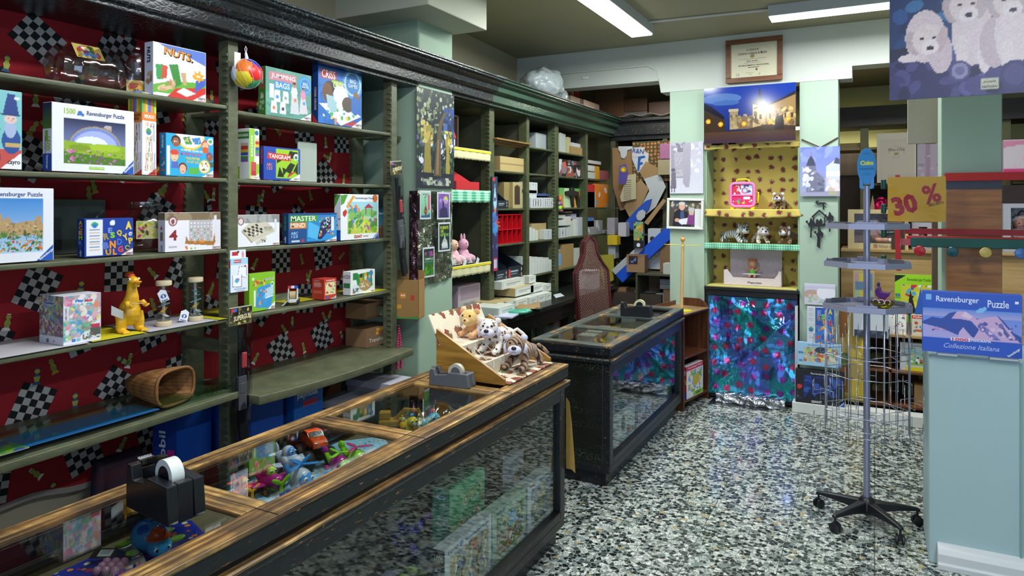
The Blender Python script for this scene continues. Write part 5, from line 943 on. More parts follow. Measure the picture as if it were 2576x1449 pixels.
# turtle
x,y=tray_pt(385,1388); t=thing('toy_turtle','light blue toy turtle with dark blue shell spots and an orange hat','toy',(x,y,TR+.002),-.30); t.scale=(1.18,)*3
M().sph((-.020,0,.030),(.046,.040,.036),18,12).build('shell',mat('#3f9ad8',.15),t,smooth=180)
for a,b_ in ((0,.0),(-.9,.75),(.9,.75),(2.3,.8),(-2.3,.8),(3.1,.2)):
    n=Vector((math.sin(b_)*math.cos(a),math.sin(b_)*math.sin(a),math.cos(b_))); c=Vector((-.020,0,.030))+Vector((n.x*.046,n.y*.040,n.z*.036)); M().sph(c-n*.002,(.0135,.0125,.0035),rot=n.to_track_quat('Z','Y').to_euler()).build('shell_spot',mat('#1250b8',.15),t,smooth=180)
hd=M().sph((.042,0,.026),(.024,.026,.023),18,12).build('head',mat('#3fa4dc',.15),t,smooth=180)
for s in (-1,1): eyeball(hd,(.060,.012*s,.026),.006)
M().lathe([(.0,.064),(.012,.063),(.017,.056),(.018,.049),(.025,.046),(.025,.043),(.0,.043)],(.034,0,.0),n=22).build('hat',mat('#d8501a',.25),t,smooth=50)
for sx,sy in ((.5,1),(.5,-1),(-1,1),(-1,-1)): M().sph((.012+.045*(sx-.5)*.9,.046*sy,.016),(.022,.013,.007),rot=(0,-.3,.8*sy*(1 if sx>0 else -1))).build('flipper',mat('#86b82a',.2),t,smooth=180)
def flat(name,label,cat,pts,mt,h=TR,lift=.001):
    P_=[onH(a,b_,h) for a,b_ in pts]; x0,y0=P_[0]; cx=sum(p[0] for p in P_)/len(P_); cy=sum(p[1] for p in P_)/len(P_)
    o=M().prism([(a-cx,b_-cy) for a,b_ in P_],0,.0010,'z').build(name,mt,loc=(cx,cy,h+lift)); return tag(o,label,cat)
flat('wrapping_paper','deep blue paper printed with red and orange fruit under the turtle','paper',[(130,1449),(400,1327),(480,1310),(545,1372),(430,1500),(200,1560)],pattern('blobs','#1a2a9a','#b82a2a','#d87a2a',42.))
flat('care_tag','small white leaflet tucked under the toy turtle','tag',[(290,1383),(330,1360),(375,1378),(345,1398)],mat('#b9bcc4',.5),lift=.0025)
t=thing('price_slip','white price slip handwritten 4 € lying right of the turtle','tag',(*tray_pt(408,1412),TR+.003),-.2); card(.034,.018,[('r',0,0,1,1,'#c9ccd8'),('t','4 €',.5,.5,.6,.5,'#333',.0,.01)],t,'slip',res=.004).rotation_euler=(-PI/2,0,0)
for o in t.children: o.rotation_euler=(-PI/2,0,.0); o.location=(0,0,.0)
t=thing('blister_bag','clear bag of pink balls with a black barcode header at the bottom edge','toy',(*tray_pt(235,1440),TR+.002),.5)
q=M(); [q.sph((.02+.022*(i%3),.022*(i//3)-.02,.012),.011) for i in range(9)]; q.build('balls',mat('#b07a9a',.2),t,smooth=180); card(.06,.035,[('r',0,0,1,1,'#1a1a1e'),('r',.3,.2,.85,.85,'#c9c9cc')]+[('l',[(.35+.05*i,.4),(.35+.05*i,.8)],.02,'#222') for i in range(9)],t,'header_card',res=.002).location=(0,.03,.018)
for o in t.children:
    if o.name.startswith('header'): o.rotation_euler=(-PI/2+.3,0,0)
flat('printed_paper','pale blue paper printed with small orange shapes under the toy planes','paper',[(545,1228),(790,1120),(960,1098),(985,1125),(705,1268),(640,1262)],pattern('blobs','#8fc0dc','#c8864a','#5a78b0',60.))
flat('striped_liner','blue and white striped liner at the back of the middle pane','paper',[(540,1222),(765,1112),(785,1120),(560,1232)],pattern('gingham','#4a86c0','#9ac0dc','#000',260.),lift=.0022)
t=thing('name_card','royal blue business card with a round white emblem under the counter glass','card',(*tray_pt(700,1262),TR+.003),-.5); k=card(.062,.042,[('r',0,0,1,1,'#2644a8'),('e',.6,.6,.09,.13,'#b8c4e4'),('e',.6,.6,.06,.09,'#2644a8'),('r',.57,.5,.63,.72,'#c8d0ec')],t,'card_print',res=.0012); k.rotation_euler=(-PI/2+.25,0,0); k.location=(0,0,.004)
# third pane: digger, ducks, bubble bag
x,y=tray_pt(985,1088); t=thing('toy_digger','brown-yellow toy excavator with a raised arm under the counter glass','toy',(x,y,TR),.55)
Yy=mat('#a87a22',.3)
M().box(-.05,-.03,.03,.03,.03,.055).box(-.05,-.012,.055,-.005,.028,.085).build('cab',Yy,t,bev=.004)
M().prism([(.0,.05),(.05,.10),(.10,.095),(.105,.085),(.055,.085),(.01,.04)],-.008,.008,'y').build('boom',Yy,t,bev=.002); M().prism([(.098,.092),(.125,.05),(.135,.052),(.110,.10)],-.006,.006,'y').build('stick',Yy,t,bev=.002)
M().prism([(.11,.05),(.14,.055),(.150,.025),(.125,.015),(.105,.03)],-.016,.016,'y').build('bucket',mat('#8a6a1f',.35),t,bev=.002)
for s in (-1,1): M().tube([(-.045,.026*s,.010),(.03,.026*s,.010),(.036,.026*s,.018),(.03,.026*s,.026),(-.045,.026*s,.026),(-.051,.026*s,.018)],.008,6,closed=True).build('track',BK,t)
def critter(label,px,py,rz,cb,cf,cs,sc=1):
    x,y=tray_pt(px,py); t=thing('toy_figure',label,'toy',(x,y,TR),rz); t.scale=(sc,)*3
    M().sph((0,0,.028),(.034,.026,.026)).build('body',mat(cb,.2),t,smooth=180); hd=M().sph((.026,0,.052),(.022,.021,.020)).build('head',mat(cb,.2),t,smooth=180)
    for s in (-1,1): eyeball(hd,(.042,.009*s,.057),.006); M().sph((-.004,.030*s,.034),(.022,.006,.014),rot=(.4*s,0,0)).build('wing',mat(cs,.2),t,smooth=180); M().sph((.004,.014*s,.006),(.015,.010,.006)).build('foot',mat(cf,.25),t,smooth=180)
    M().sph((.048,0,.048),(.010,.008,.004)).build('bill',mat(cf,.25),t,smooth=180); M().sph((.020,0,.075),(.009,.009,.008)).build('cap',mat(cf,.25),t,smooth=180)
critter('yellow toy chick with a blue cap and wings beside the toy excavator',1030,1090,-.5,'#e0c018','#2f9ac0','#e0b020',1.05)
critter('yellow-white toy rabbit partly behind the excavator arm',1008,1080,-.7,'#d8c86a','#c8a030','#d8d0a0',.8)
critter('light blue toy octopus figure with an orange cap under the glass',1085,1085,-.6,'#3fa8c8','#d8622a','#5fc0d8',1.2)
critter('purple and orange small toy figure at the edge of the third pane',1098,1090,-.2,'#8a5ab0','#d86a3a','#c84a4a',.6)
critter('bright green toy frog at the right corner of the third pane',1172,1040,-.6,'#4ab02a','#3a8a20','#6ac83a',.8)
critter('blue round toy peeping at the near edge of the third pane',905,1066,-.4,'#2f72c0','#d8a83a','#3f86d0',.8)
x,y=tray_pt(1110,1035); t=thing('clear_bag','crinkled clear plastic bag of small toys under the third pane','bag',(x,y,TR),.3)
M().grid(lambda u,v:((u-.5)*.26,(v-.5)*.2,.055*math.sin(PI*u)**.6*math.sin(PI*v)**.6+.008*math.sin(u*31+v*11)*math.sin(v*23)),24,18).build('bag_film',film('#dfe6ea',.35),t,smooth=180)
q=M(); rg=random.Random(3); [q.sph((rg.uniform(-.09,.09),rg.uniform(-.06,.06),.012),(.02,.015,.011)) for _ in range(12)]; q.build('bag_filling',mat('#4a3a38',.4),t,smooth=180)['kind']='stuff'
x,y=tray_pt(960,1030); t=thing('leaflet','white instruction leaflet at the back of the third pane','paper',(x,y,TR+.002),.3); k=card(.12,.09,[('r',0,0,1,1,'#a9b0b4'),('b',.1,.1,.9,.8,['#7a86b0','#8a8f94'],12,.05)],t,'leaflet_print',res=.004); k.rotation_euler=(-PI/2+.15,0,0)
# ---- lower compartment of the near counter
FB=.142
def inbox(name,label,px0,px1,yt,X,dep,body,front,side=(),hb=FB,top=None): return pbox(name,label,'box',px0,px1,yt,hb,X,dep,body,front,side)
PZ=[('t','1000',.16,.92,.2,.06,'#333a6a'),('e',.33,.92,.04,.03,'#3a72b8')]
inbox('jigsaw_puzzle_box','beige detail puzzle box with white snakes, front left behind the counter glass',1119,1236,1386,-1.452,.055,'#c9c9d6',[('r',0,0,1,1,'#cfd0dc'),('r',.10,.08,.93,.84,'#a89a80'),('b',.1,.08,.93,.84,['#b8a888','#8f8268','#c4b494','#5f6a8a','#3a3a3a','#b8522a','#4a6a9a'],80,.04)]+[('l',[(.2+.16*i+.03*math.sin(k),.15+.055*k) for k in range(10)],.022,'#d8d8d8' if i%2==0 else '#3a3a30') for i in range(5)]+PZ+[('t','Ravensburger Puzzle',.68,.91,.52,.07,'#333a6a')]+RV(.15,.2,.75),[('r',0,0,1,1,'#2a2c30'),('t','1000',.5,.85,.7,.1,'#ddd'),('b',0,0,1,.7,['#8a8a90','#5a6a8a','#c0c0c4'],30,.12)])
inbox('jigsaw_puzzle_box','pale green puzzle box with a busy arcade, middle of three behind the glass',1238,1323,1293,-1.452,.055,'#9fb8a8',[('r',0,0,1,1,'#a3baa8'),('r',.12,.12,.9,.82,'#6a7a60'),('b',.12,.12,.9,.5,['#b83a2a','#3a62a8','#d8b84a','#5a8a4a','#8a6a4a','#d8d0c0'],140,.028),('b',.12,.5,.9,.82,['#4f7a3a','#7a9a5a','#8fb8d8','#c8b890','#5a6a4a'],60,.04),('p',[(.45,.5),(.6,.82),(.75,.5)],'#6fa8d8'),('e',.75,.06,.05,.04,'#e8e8e0')]+PZ+[('t','Ravensburger Puzzle',.68,.90,.5,.06,'#e8f0e8')]+RV(.15,.2,.75),[('r',0,0,1,1,'#5a6a88')])
inbox('jigsaw_puzzle_box','white puzzle box with a hillside village under blue sky, right behind the glass',1327,1396,1221,-1.452,.055,'#c4c6d4',[('r',0,0,1,1,'#cdcfdc'),('g',.12,.1,.92,.84,'#8a9ab8','#5a86c8'),('b',.12,.55,.92,.84,['#c8b8c0','#e0c8b0','#5a80c0'],30,.06),('b',.12,.1,.92,.55,['#b8865a','#6a7a3a','#c89a6a','#8a6a3a','#4f6a30'],110,.035),('t','1000',.16,.92,.2,.06,'#b83a4a')]+[('t','Ravensburger',.66,.91,.5,.06,'#333a6a')]+RV(.15,.2,.75),[('r',0,0,1,1,'#9a9ab0')])
t=inbox('game_carton','flat dark carton carrying the green round-picture game box',1128,1225,1382,-1.57,.16,'#4a4e5c',[('r',0,0,1,1,'#4a5060')])
Y0,Z0=onX(1131,-1.56); inbox('board_game_box','tall green box with round portrait medallions standing behind the beige puzzle',1131,1219,1233,-1.56,.085,'#3f9a6c',[('r',0,0,1,1,'#4aa070'),('g',0,0,1,1,'#3f9064','#57a87a')]+sum([[('e',u,v,.075,.078,'#d8b88a'),('e',u,v,.058,.062,'#3f8a5c'),('e',u,v,.03,.035,c)] for u,v,c in((.44,.66,'#e0c8a8'),(.62,.72,'#c8b83a'),(.82,.70,'#5a8a3a'),(.95,.5,'#b87a4a'),(.74,.34,'#c85a6a'),(.46,.27,'#3f78b8'),(.3,.3,'#d8823a'),(.62,.14,'#8a5ab0'))],[]),[('r',0,0,1,1,'#2f8a78'),('e',.5,.85,.26,.09,'#e0e8ee'),('e',.5,.85,.17,.06,'#2a78b8'),('e',.5,.42,.28,.10,'#c8c0c4'),('e',.5,.42,.2,.07,'#8a8088')],hb=.142+(hg(1382,onX(1128,-1.57)[1])-.142))
for i,(px,X,w_,hh,c,l) in enumerate(((1300,-1.60,.25,.30,'#a8a8b8','pale puzzle box standing at the back right inside the counter'),(1345,-1.62,.28,.36,'#b0b2c0','tall pale carton at the far end inside the counter'))):
    Yc,_=onX(px,X); t=thing('jigsaw_puzzle_box',l,'box',(X-.03,Yc+.06,FB),PI/2+.1); carton(t,w_,.055,hh,c,[('r',0,0,1,1,'#b4b6c4'),('r',.1,.1,.9,.8,'#7a86a0'),('b',.1,.1,.9,.8,['#8a7a5a','#5f7aa8','#a8b0c0','#c8b090'],40,.07)])
x,y=onH(1030,1400,FB+.02); t=thing('gift_bag','crumpled purple shiny gift bag lying inside the counter','bag',(x,y,FB),.4)
M().grid(lambda u,v:((u-.5)*.16+.02*math.sin(v*9),(.5-v)*.02+.02*math.sin(u*8),.19*v+.02*math.sin(u*11+v*4)),14,14).build('bag_sheet',foil('#5a3ab0',14.,.25),t,smooth=180,solid=.003)
t=thing('toy_set','clear pack of red and blue figures below the purple bag','toy',(x+.02,y+.10,FB),.4)
q=M(); rg=random.Random(9); [q.sph((rg.uniform(-.06,.06),rg.uniform(-.05,.05),.02+rg.random()*.05),(.02,.012,.02)) for _ in range(7)]; q.build('red_figures',mat('#a83a3a',.3),t,smooth=180)
q=M(); [q.sph((rg.uniform(-.06,.06),rg.uniform(-.05,.05),.02+rg.random()*.05),(.018,.014,.022)) for _ in range(7)]; q.build('blue_figures',mat('#3a5ab0',.3),t,smooth=180); M().sph((0,0,.05),(.09,.075,.06)).build('clear_pack',film('#cdd3e0',.2),t,smooth=180)
x,y=onH(1065,1440,FB+.02); t=thing('toy_set','lime green and grey toy parts on the counter floor by the beige puzzle','toy',(x,y+.02,FB),.2); q=M(); [q.sph((rg.uniform(-.08,.08),rg.uniform(-.07,.07),.012),(.028,.02,.012)) for _ in range(9)]; q.build('green_parts',mat('#8aa83a',.3),t,smooth=180)
x,y=onH(975,1440,FB+.02); t=thing('price_label','lavender card slip lying on the counter floor','card',(x,y,FB+.001),.1); M().box(-.03,-.045,0,.03,.045,.002).build('slip',mat('#9a94b8',.5),t)
# ================= stepped display stand with plush =================
sx0,sx1,sy0,sy1=-1.815,-1.455,2.725,3.215; t=thing('display_stand','stepped wooden counter stand lined with bouquet-printed paper','stand',((sx0+sx1)/2,(sy0+sy1)/2,H1+.001))
OK=oak('#b0823a','#7d5620','x',.35); BQ=pattern('bouquets','#d8cdb6','#8a3a34','#5f6a3a',12.)
pp=[(sx0,H1+.002),(sx1,H1+.002),(sx1,H1+.028),(sx0,H1+.225)]
for y in (sy0,sy1): M().prism(pp,y-.008,y+.008,'y').build('side_panel',OK,t,world=True,bev=.001)
stp=[(sx0,H1+.003),(sx1+.02,H1+.003),(sx1+.02,H1+.010),(-1.575,H1+.012),(-1.575,H1+.082),(-1.690,H1+.086),(-1.690,H1+.150),(-1.800,H1+.155),(sx0,H1+.18)]
M().prism(stp,sy0+.008,sy1-.008,'y').build('lined_steps',BQ,t,world=True,bev=.002)
M().add([(sx0+.02,sy0-.01,H1+.15),(sx0+.02,sy1-.03,H1+.15),(sx0-.045,sy1-.03,H1+.285),(sx0-.045,sy0-.01,H1+.285)],[(0,1,2,3)]).build('back_board',BQ,t,world=True,solid=.006)
for y in (2.80,2.92): q=M(); q.tube([(-1.76,y,H1+.19),(-1.69,y+.01,H1+.13),(-1.675,y+.03,H1+.10),(-1.67,y+.035,H1+.15)],.0016,5); q.build('tie_string',mat('#d8d4dc',.5),t,world=True)
for y in (2.80,2.9): q=M(); q.tube([(-1.66,y,H1+.14),(-1.572,y,H1+.07),(-1.565,y+.02,H1+.05),(-1.57,y+.03,H1+.08)],.0016,5); q.build('tie_string',mat('#d8d4dc',.5),t,world=True)
PL=dict(
 lion=dict(body=mat('#d29a62',.9,var=.08,scale=60,sheen=.5,bump=.4),head=mat('#dcb368',.95,var=.15,scale=70,sheen=.6,bump=.8),muz=mat('#dcb87a',.9,sheen=.5)),
 leopard=dict(body=pattern('leopard','#d8cfc6','#20160f','#a8602a',46.),head=pattern('leopard','#d8d2d0','#1d140e','#a8602a',60.),muz=mat('#cfcadc',.85,sheen=.4)),
 tiger=dict(body=pattern('tiger','#9b7656','#1d1612','#000',17.),head=pattern('tiger','#9b7656','#1d1612','#000',20.),muz=mat('#cbc8dc',.85,sheen=.4)),
 white=dict(body=pattern('tiger','#c9d0d6','#1f2428','#000',20.),head=pattern('tiger','#cdd3d8','#1f2428','#000',22.),muz=mat('#d4d8dc',.85,sheen=.4)))
def plush(label,kind,loc,rz,sc=1.,lie=False,tagc=True,turn=0):
    m=PL[kind]; t=thing('plush_'+{'lion':'cub','white':'white_tiger'}.get(kind,kind),label,'plush toy',loc,rz); t.scale=(sc,)*3
    q=M()
    if lie:
        q.tube([(-.085,0,.040),(-.04,0,.046),(.01,0,.048),(.045,0,.055)],[.034,.036,.034,.026],14)
        for s in (-1,1): q.tube([(.02,.026*s,.036),(.055,.034*s,.016),(.085,.036*s,.012)],[.018,.015,.014],10); q.tube([(-.08,.028*s,.03),(-.05,.042*s,.014),(-.025,.044*s,.012)],[.024,.017,.013],10)
    else:
        q.tube([(-.085,0,.062),(-.04,0,.070),(.01,0,.070),(.050,0,.078)],[.030,.034,.034,.026],14)
        for s in (-1,1): q.tube([(.025,.022*s,.062),(.048,.036*s,.034),(.066,.040*s,.014)],[.020,.017,.019],10); q.sph((.075,.040*s,.014),(.022,.017,.0135)); q.tube([(-.075,.020*s,.055),(-.092,.034*s,.030),(-.098,.038*s,.013)],[.020,.016,.016],10); q.sph((-.088,.038*s,.012),(.020,.015,.012))
    q.build('body',m['body'],t,remesh=.004)
    hz=.112 if not lie else .094; hx=.078 if not lie else .060
    hd=M().sph((hx,0,hz),(.040,.043,.040),20,14).build('head',m['head'],t,smooth=180)
    for s in (-1,1): M().sph((hx-.010,.036*s,hz+.030),(.008,.016,.015)).build('ear',m['body'] if kind!='tiger' else m['muz'],t,smooth=180); M().sph((hx+.031,.018*s,hz+.014),.0058).build('eye',mat('#141013',.1),t,smooth=180)
    if kind=='lion': M().sph((hx+.034,0,hz-.010),(.016,.020,.015)).build('muzzle',m['muz'],t,smooth=180); M().sph((hx+.050,0,hz-.004),.005).build('nose',mat('#2a1c18',.3),t,smooth=180)
    else:
        q=M().sph((hx+.034,0,hz-.014),(.026,.030,.021)); q.build('muzzle',m['muz'],t,smooth=180); M().sph((hx+.056,0,hz-.003),(.008,.011,.008)).build('nose',mat('#15131a',.3),t,smooth=180)
        for s in (-1,1): M().sph((hx-.004,.040*s,hz-.014),(.016,.012,.022)).build('cheek_fur',m['muz'],t,smooth=180)
        M().tube([(hx+.059,-.012,hz-.022),(hx+.061,0,hz-.016),(hx+.059,.012,hz-.022)],.0008,5).build('mouth_stitch',mat('#332f38',.6),t)
    if turn:
        Rm=Matrix.Translation((hx-.02,0,0))@Matrix.Rotation(turn,4,'Z')@Matrix.Translation((.02-hx,0,0))
        for o in t.children:
            if o.name.split('.')[0]!='body': o.data.transform(Rm)
    zt=.045 if lie else .068
    M().tube([(-.10,0,zt),(-.125,.012,zt+.012),(-.145,.03,zt-.01),(-.15,.045,zt-.03)],[.008,.008,.008,.009],8).build('tail',m['body'],t,smooth=180)
    if tagc: g=M().box(-.012,-.0006,0,.012,.0006,.055).build('hang_tag',mat('#c9ccd4',.5),t,bev=.006); g.location=(hx-.012,-.050,hz-.045); g.rotation_euler=(0,.25,.2)
    return t
plush('small golden plush cub with a fluffy head on the top step of the stand','lion',(-1.745,2.965,H1+.158),-1.75,1.02,lie=True,turn=.3)
plush('white plush leopard with brown spots on the middle step of the stand','leopard',(-1.632,2.985,H1+.088),-1.72,1.12,turn=.45)
plush('brown striped plush tiger with white cheeks on the lowest step of the stand','tiger',(-1.515,3.02,H1+.013),-1.62,1.12,turn=.4)
# ================= inside and beside the farther counter =================
FB2=.142; T2=H2-.1275
def yb(name,label,px0,px1,yt,X,dep,body,front,side=(),hb=FB2): return pbox(name,label,'box',px0,px1,yt,hb,X,dep,body,front,side,res=.005)
yb('board_game_box','white childrens game box leaning at the near end inside the farther counter',1557,1597,1050,-1.46,.04,'#c4ccd0',[('r',0,0,1,1,'#c3ccd2'),('e',.25,.68,.12,.16,'#2a3a3a'),('b',.2,.15,.9,.7,['#b84a3a','#d8b04a','#5a8a6a'],14,.05)])
yb('jigsaw_puzzle_box','red and blue puzzle box in the middle of the farther counter',1605,1640,1030,-1.47,.06,'#8a9ab8',[('r',0,0,1,1,'#a8b0c8'),('b',.1,.1,.95,.9,['#b83a4a','#3a62a8','#c8c0d0','#5a8a9a'],60,.06)],[('r',0,0,1,1,'#3a5aa0')])
yb('jigsaw_puzzle_box','green picture box standing on the red and blue one',1606,1634,945,-1.50,.06,'#8fa8a0',[('r',0,0,1,1,'#9ab4a8'),('b',.1,.1,.95,.9,['#6a9a7a','#c8d0c8','#7a8ab0'],40,.07)],hb=.44)
yb('jigsaw_puzzle_box','blue and yellow puzzle box at the far end of the farther counter',1668,1700,975,-1.47,.06,'#4a72a8',[('r',0,0,1,1,'#5a86b8'),('b',.1,.1,.9,.75,['#c8b060','#4a78b8','#e0d8c0','#7a9a5a'],30,.08)])
yb('game_carton','dark flat carton lying under the glass top at the near end',1560,1606,930,-1.62,.2,'#30405a',[('r',0,0,1,1,'#2f4468')],hb=.48)
for i,(px,py,c,l,s) in enumerate(((1395,842,'#b8bcb8','white cartons seen through the near pane of the farther counter',.08),(1440,835,'#a8aca4','grey carton under the near pane of the farther counter',.07),(1480,826,'#a8aca0','pale carton under the near pane beside the gold foil',.06),(1575,800,'#a8a8a8','pale carton under the middle pane',.06))):
    x,y=onH(px,py,T2+.03); t=thing('small_carton',l,'box',(min(max(x,-1.82),-1.5),y,T2),.2*i); M().box(-s,-s*.7,0,s,s*.7,.05).build('carton',mat(c,.5),t,bev=.002); M().box(-s-.002,-s*.7-.002,.042,s+.002,s*.7+.002,.054).build('lid',mat(c,.45),t,bev=.002)
x,y=onH(1500,852,T2+.02); t=thing('gold_foil_bag','crumpled gold foil bag under the near pane of the farther counter','bag',(x,y,T2),0)
M().grid(lambda u,v:((u-.5)*.24,(v-.5)*.2,.045*math.sin(PI*u)**.5*math.sin(PI*v)**.5+.006*math.sin(u*23+v*17)),20,16).build('foil_sheet',foil('#8f7a2a',22.,.3),t,smooth=180)
x,y=onH(1625,800,T2); t=thing('picture_card','pink and violet printed card under the far pane','card',(-1.52,5.33,T2+.001),0); M().box(-.08,-.09,0,.08,.09,.003).build('card_sheet',pattern('blobs','#9a5a98','#c8a0c8','#6a4a9a',14.),t)
# kraft strip hanging between the counters
t=thing('kraft_paper_strip','torn ochre kraft paper strip hanging at the far end of the near counter','paper',(-1.425,3.26,0),0); P_=[(0,.72),(.018,.70),(.03,.60),(.045,.42),(.05,.345),(.03,.36),(.0,.36)]
M().prism([(a-.01,b_) for a,b_ in P_],0,.002,'y').build('strip',mat('#9a7a35',.8,var=.1,scale=30),t,solid=0); t.location=(-1.38,3.262,0)
# brown open shelf
t=thing('open_bookcase','low brown wooden open bookcase at the far end of the farther counter','bookcase',(-1.39,5.72,0),rz=-.20)
BW=oak('#6b3f25','#45261a','z',.35); dW=.51; dp=.30
def bb(n,q,**k): q.build(n,BW,t,bev=.003,**k)
bb('side_panel',M().box(-dp,0,0,0,.018,.79)); bb('side_panel',M().prism([(-dp,0),(0,0),(0,.80),(-.03,.84),(-.08,.87),(-dp,.87)],dW-.018,dW,'y')); bb('back_panel',M().box(-dp-.008,0,0,-dp,dW,.84))
for z in (.06,.42,.775): bb('shelf_board',M().box(-dp,.018,z,-.004,dW-.018,z+.018))
M().box(-dp,.0,.793,.008,dW-.02,.800).build('top_liner',mat('#9a7a54',.4,var=.1),t)
bpy.context.view_layer.update()
def inshelf(lx,ly,z): p=t.matrix_world@Vector((lx,ly,z)); return (p.x,p.y,p.z)
sh=t
k=thing('jigsaw_puzzle_box','red and white giant puzzle box on the bottom board of the brown bookcase','box',inshelf(-.04,.25,.078),PI/2-.20)
carton(k,.33,.05,.27,'#d8d4d8',[('r',0,0,1,1,'#e0dee4'),('r',0,.86,1,1,'#c8344a'),('t','Ravensburger Puzzle',.5,.93,.8,.07,'#f0e8e8'),('b',.1,.15,.93,.84,['#d8c84a','#5aa8d8','#6aae4a','#c88a4a','#e8e0d0','#8a9ad0'],50,.06),('e',.55,.5,.2,.15,'#c8b048'),('r',.4,.02,1,.14,'#8ac83a'),('t','GIANT',.7,.08,.3,.08,'#3a6a2a',0,.03)],[('r',0,0,1,1,'#c8243c'),('r',0,0,1,.22,'#2456b5'),('b',0,.3,1,.62,['#d8a83a','#b8d83a'],7,.25),('r',.2,.74,.8,.88,'#e8e0e0')])
k=thing('ring_toss_post','wooden ring-toss post with yellow foot and yellow cross bar on the bookcase','toy',inshelf(-.10,.17,.801),0)
Wd=mat('#c9a46c',.4); M().lathe([(0,0),(.085,0),(.085,.006),(.03,.009),(0,.009)],n=32).build('foot_disc',mat('#d8c41c',.35),k,smooth=40)
M().cyl((0,0,.006),(-.0,0,.565),.0135,.0125,16).build('post',Wd,k,smooth=40); M().sph((0,0,.605),(.02,.02,.022)).cyl((0,0,.56),(0,0,.59),.008,n=12).build('knob',mat('#c9904e',.35),k,smooth=60); M().sph((0,0,.630),.006).build('knob_tip',mat('#b8342a',.3),k,smooth=180)
q=M(); [q.sph((.085*math.cos(a),.085*math.sin(a),.557),(.075,.010,.003),rot=(0,0,a)) for a in (0,PI/2,PI,-PI/2)]; q.build('cross_bar',mat('#dcc21a',.35),k,smooth=180)
k.rotation_euler=(.0,.018,.2)
# ================= flower-lined alcove =================
t=thing('shelf_alcove','alcove of rose-printed cloth shelves over a foil-wrapped cabinet between two green pillars','shelves',(-.945,6.4,0)); RO=pattern('roses','#cdb45c','#6a7a3a','#b8a878',10.)
ax0,ax1=-1.333,-.557
M().box(ax0,6.585,.98,ax1,6.60,2.22).build('back_panel',RO,t,world=True)
for s,x in ((1,ax0),(-1,ax1)): M().box(x,6.27,.98,x+s*.012,6.585,2.22).build('side_panel',mat('#93b095',.5),t,world=True)
for h in (1.655,1.36):
    M().box(ax0,6.27,h-.02,ax1,6.585,h).build('shelf_board',RO if h>1.5 else mat('#c9b96a',.6),t,world=True)
def skirt(h,dr,mt,n,sw=.008,x0=ax0-.02,x1=ax1+.03,nm='shelf_skirt',sag=0,y=6.262,par=None,wd=True,axis='x'):
    def fn(u,v):
        d=dr*(1+sag*math.sin(PI*u))+(.006*abs(math.sin(u*PI*n)) if v>.9 else 0)
        if axis=='x': return (x0+(x1-x0)*u,y-.006-sw*math.sin(u*n*3)*v,h-d*v)
        return (y+.006+sw*math.sin(u*n*3)*v,x0+(x1-x0)*u,h-d*v)
    return M().grid(fn,90,6).build(nm,mt,par or t,world=wd,solid=.0012,smooth=180)
skirt(1.662,.055,RO,7,sag=.35); skirt(1.366,.05,pattern('gingham','#2f9a72','#a8d8c0','#000',330.),14); skirt(2.225,.035,RO,6)
M().box(ax0,6.22,.955,ax1,6.59,.985).build('cabinet_top',mat('#1d1b1d',.3),t,world=True,bev=.004); M().box(ax0+.01,6.235,.905,ax1-.01,6.59,.955).build('cabinet_rail',mat('#1a191c',.35),t,world=True,bev=.004)
M().box(ax0+.01,6.24,.02,ax1-.01,6.58,.905).build('cabinet_body',mat('#141316',.4),t,world=True)
M().box(ax0+.02,6.232,.985,ax1-.02,6.58,.992).build('top_cloth',mat('#c9be6a',.6,var=.1),t,world=True)
rg=random.Random(2)
cr=[(rg.random(),rg.random(),rg.uniform(0,PI),rg.uniform(.3,1)) for _ in range(16)]
def wr(u,v):
    z=0
    for a,b_,c,d in cr:
        k=(u-a)*math.cos(c)+(v-b_)*math.sin(c); z+=d*.010*math.exp(-abs(k)*16)
    return z+.006*math.sin(u*17+v*3)
M().grid(lambda u,v:(ax0+.035+(ax1-ax0-.05)*u,6.228-wr(u,v)*.9,.055+.85*v),90,90).build('foil_wrap',rose_foil(),t,world=True,smooth=180)
q=M().grid(lambda u,v:(ax0+.12+.56*u,6.12+.10*v+.01*math.sin(u*30),.075+.008*math.sin(u*40+v*7)),40,6).grid(lambda u,v:(ax0+.12+.56*u,6.12+.01*math.sin(u*30)-.006*math.sin(u*17+v*9),.002+.073*v+.008*math.sin(u*40)*v),40,8); q.build('foil_kick_strip',foil('#c9c9ce',18.,.22),t,world=True,smooth=180,solid=.001)
# pink toy doctor's trolley
X0,Z0=onY(1868,6.40); t=thing('toy_trolley','pink and yellow toy doctor trolley case on the upper alcove shelf','toy',(X0,6.42,1.657),0); Pk=mat('#e45aa8',.2); Yw=mat('#e0cf18',.25)
h_=.245
M().box(-.105,-.028,.022,.105,.032,.235).build('case_body',Pk,t,bev=.028)
q=M(); fr=[(-.108,-.038),(.108,.038)]
def rr(x0,z0,x1,z1,r,n=6):
    P_=[]
    for cx,cz,a in((x1-r,z1-r,0),(x0+r,z1-r,PI/2),(x0+r,z0+r,PI),(x1-r,z0+r,1.5*PI)):
        P_+=[(cx+r*math.cos(a+i*PI/2/n),cz+r*math.sin(a+i*PI/2/n)) for i in range(n+1)]
    return P_
M().tube([(x,-.030,z) for x,z in rr(-.100,.028,.100,.232,.035)],.013,10,closed=True).build('front_rim',mat('#ea7cc0',.2),t,smooth=180)
M().box(-.088,-.036,.120,.088,-.026,.134).build('rim_bar',mat('#ea7cc0',.2),t,bev=.004)
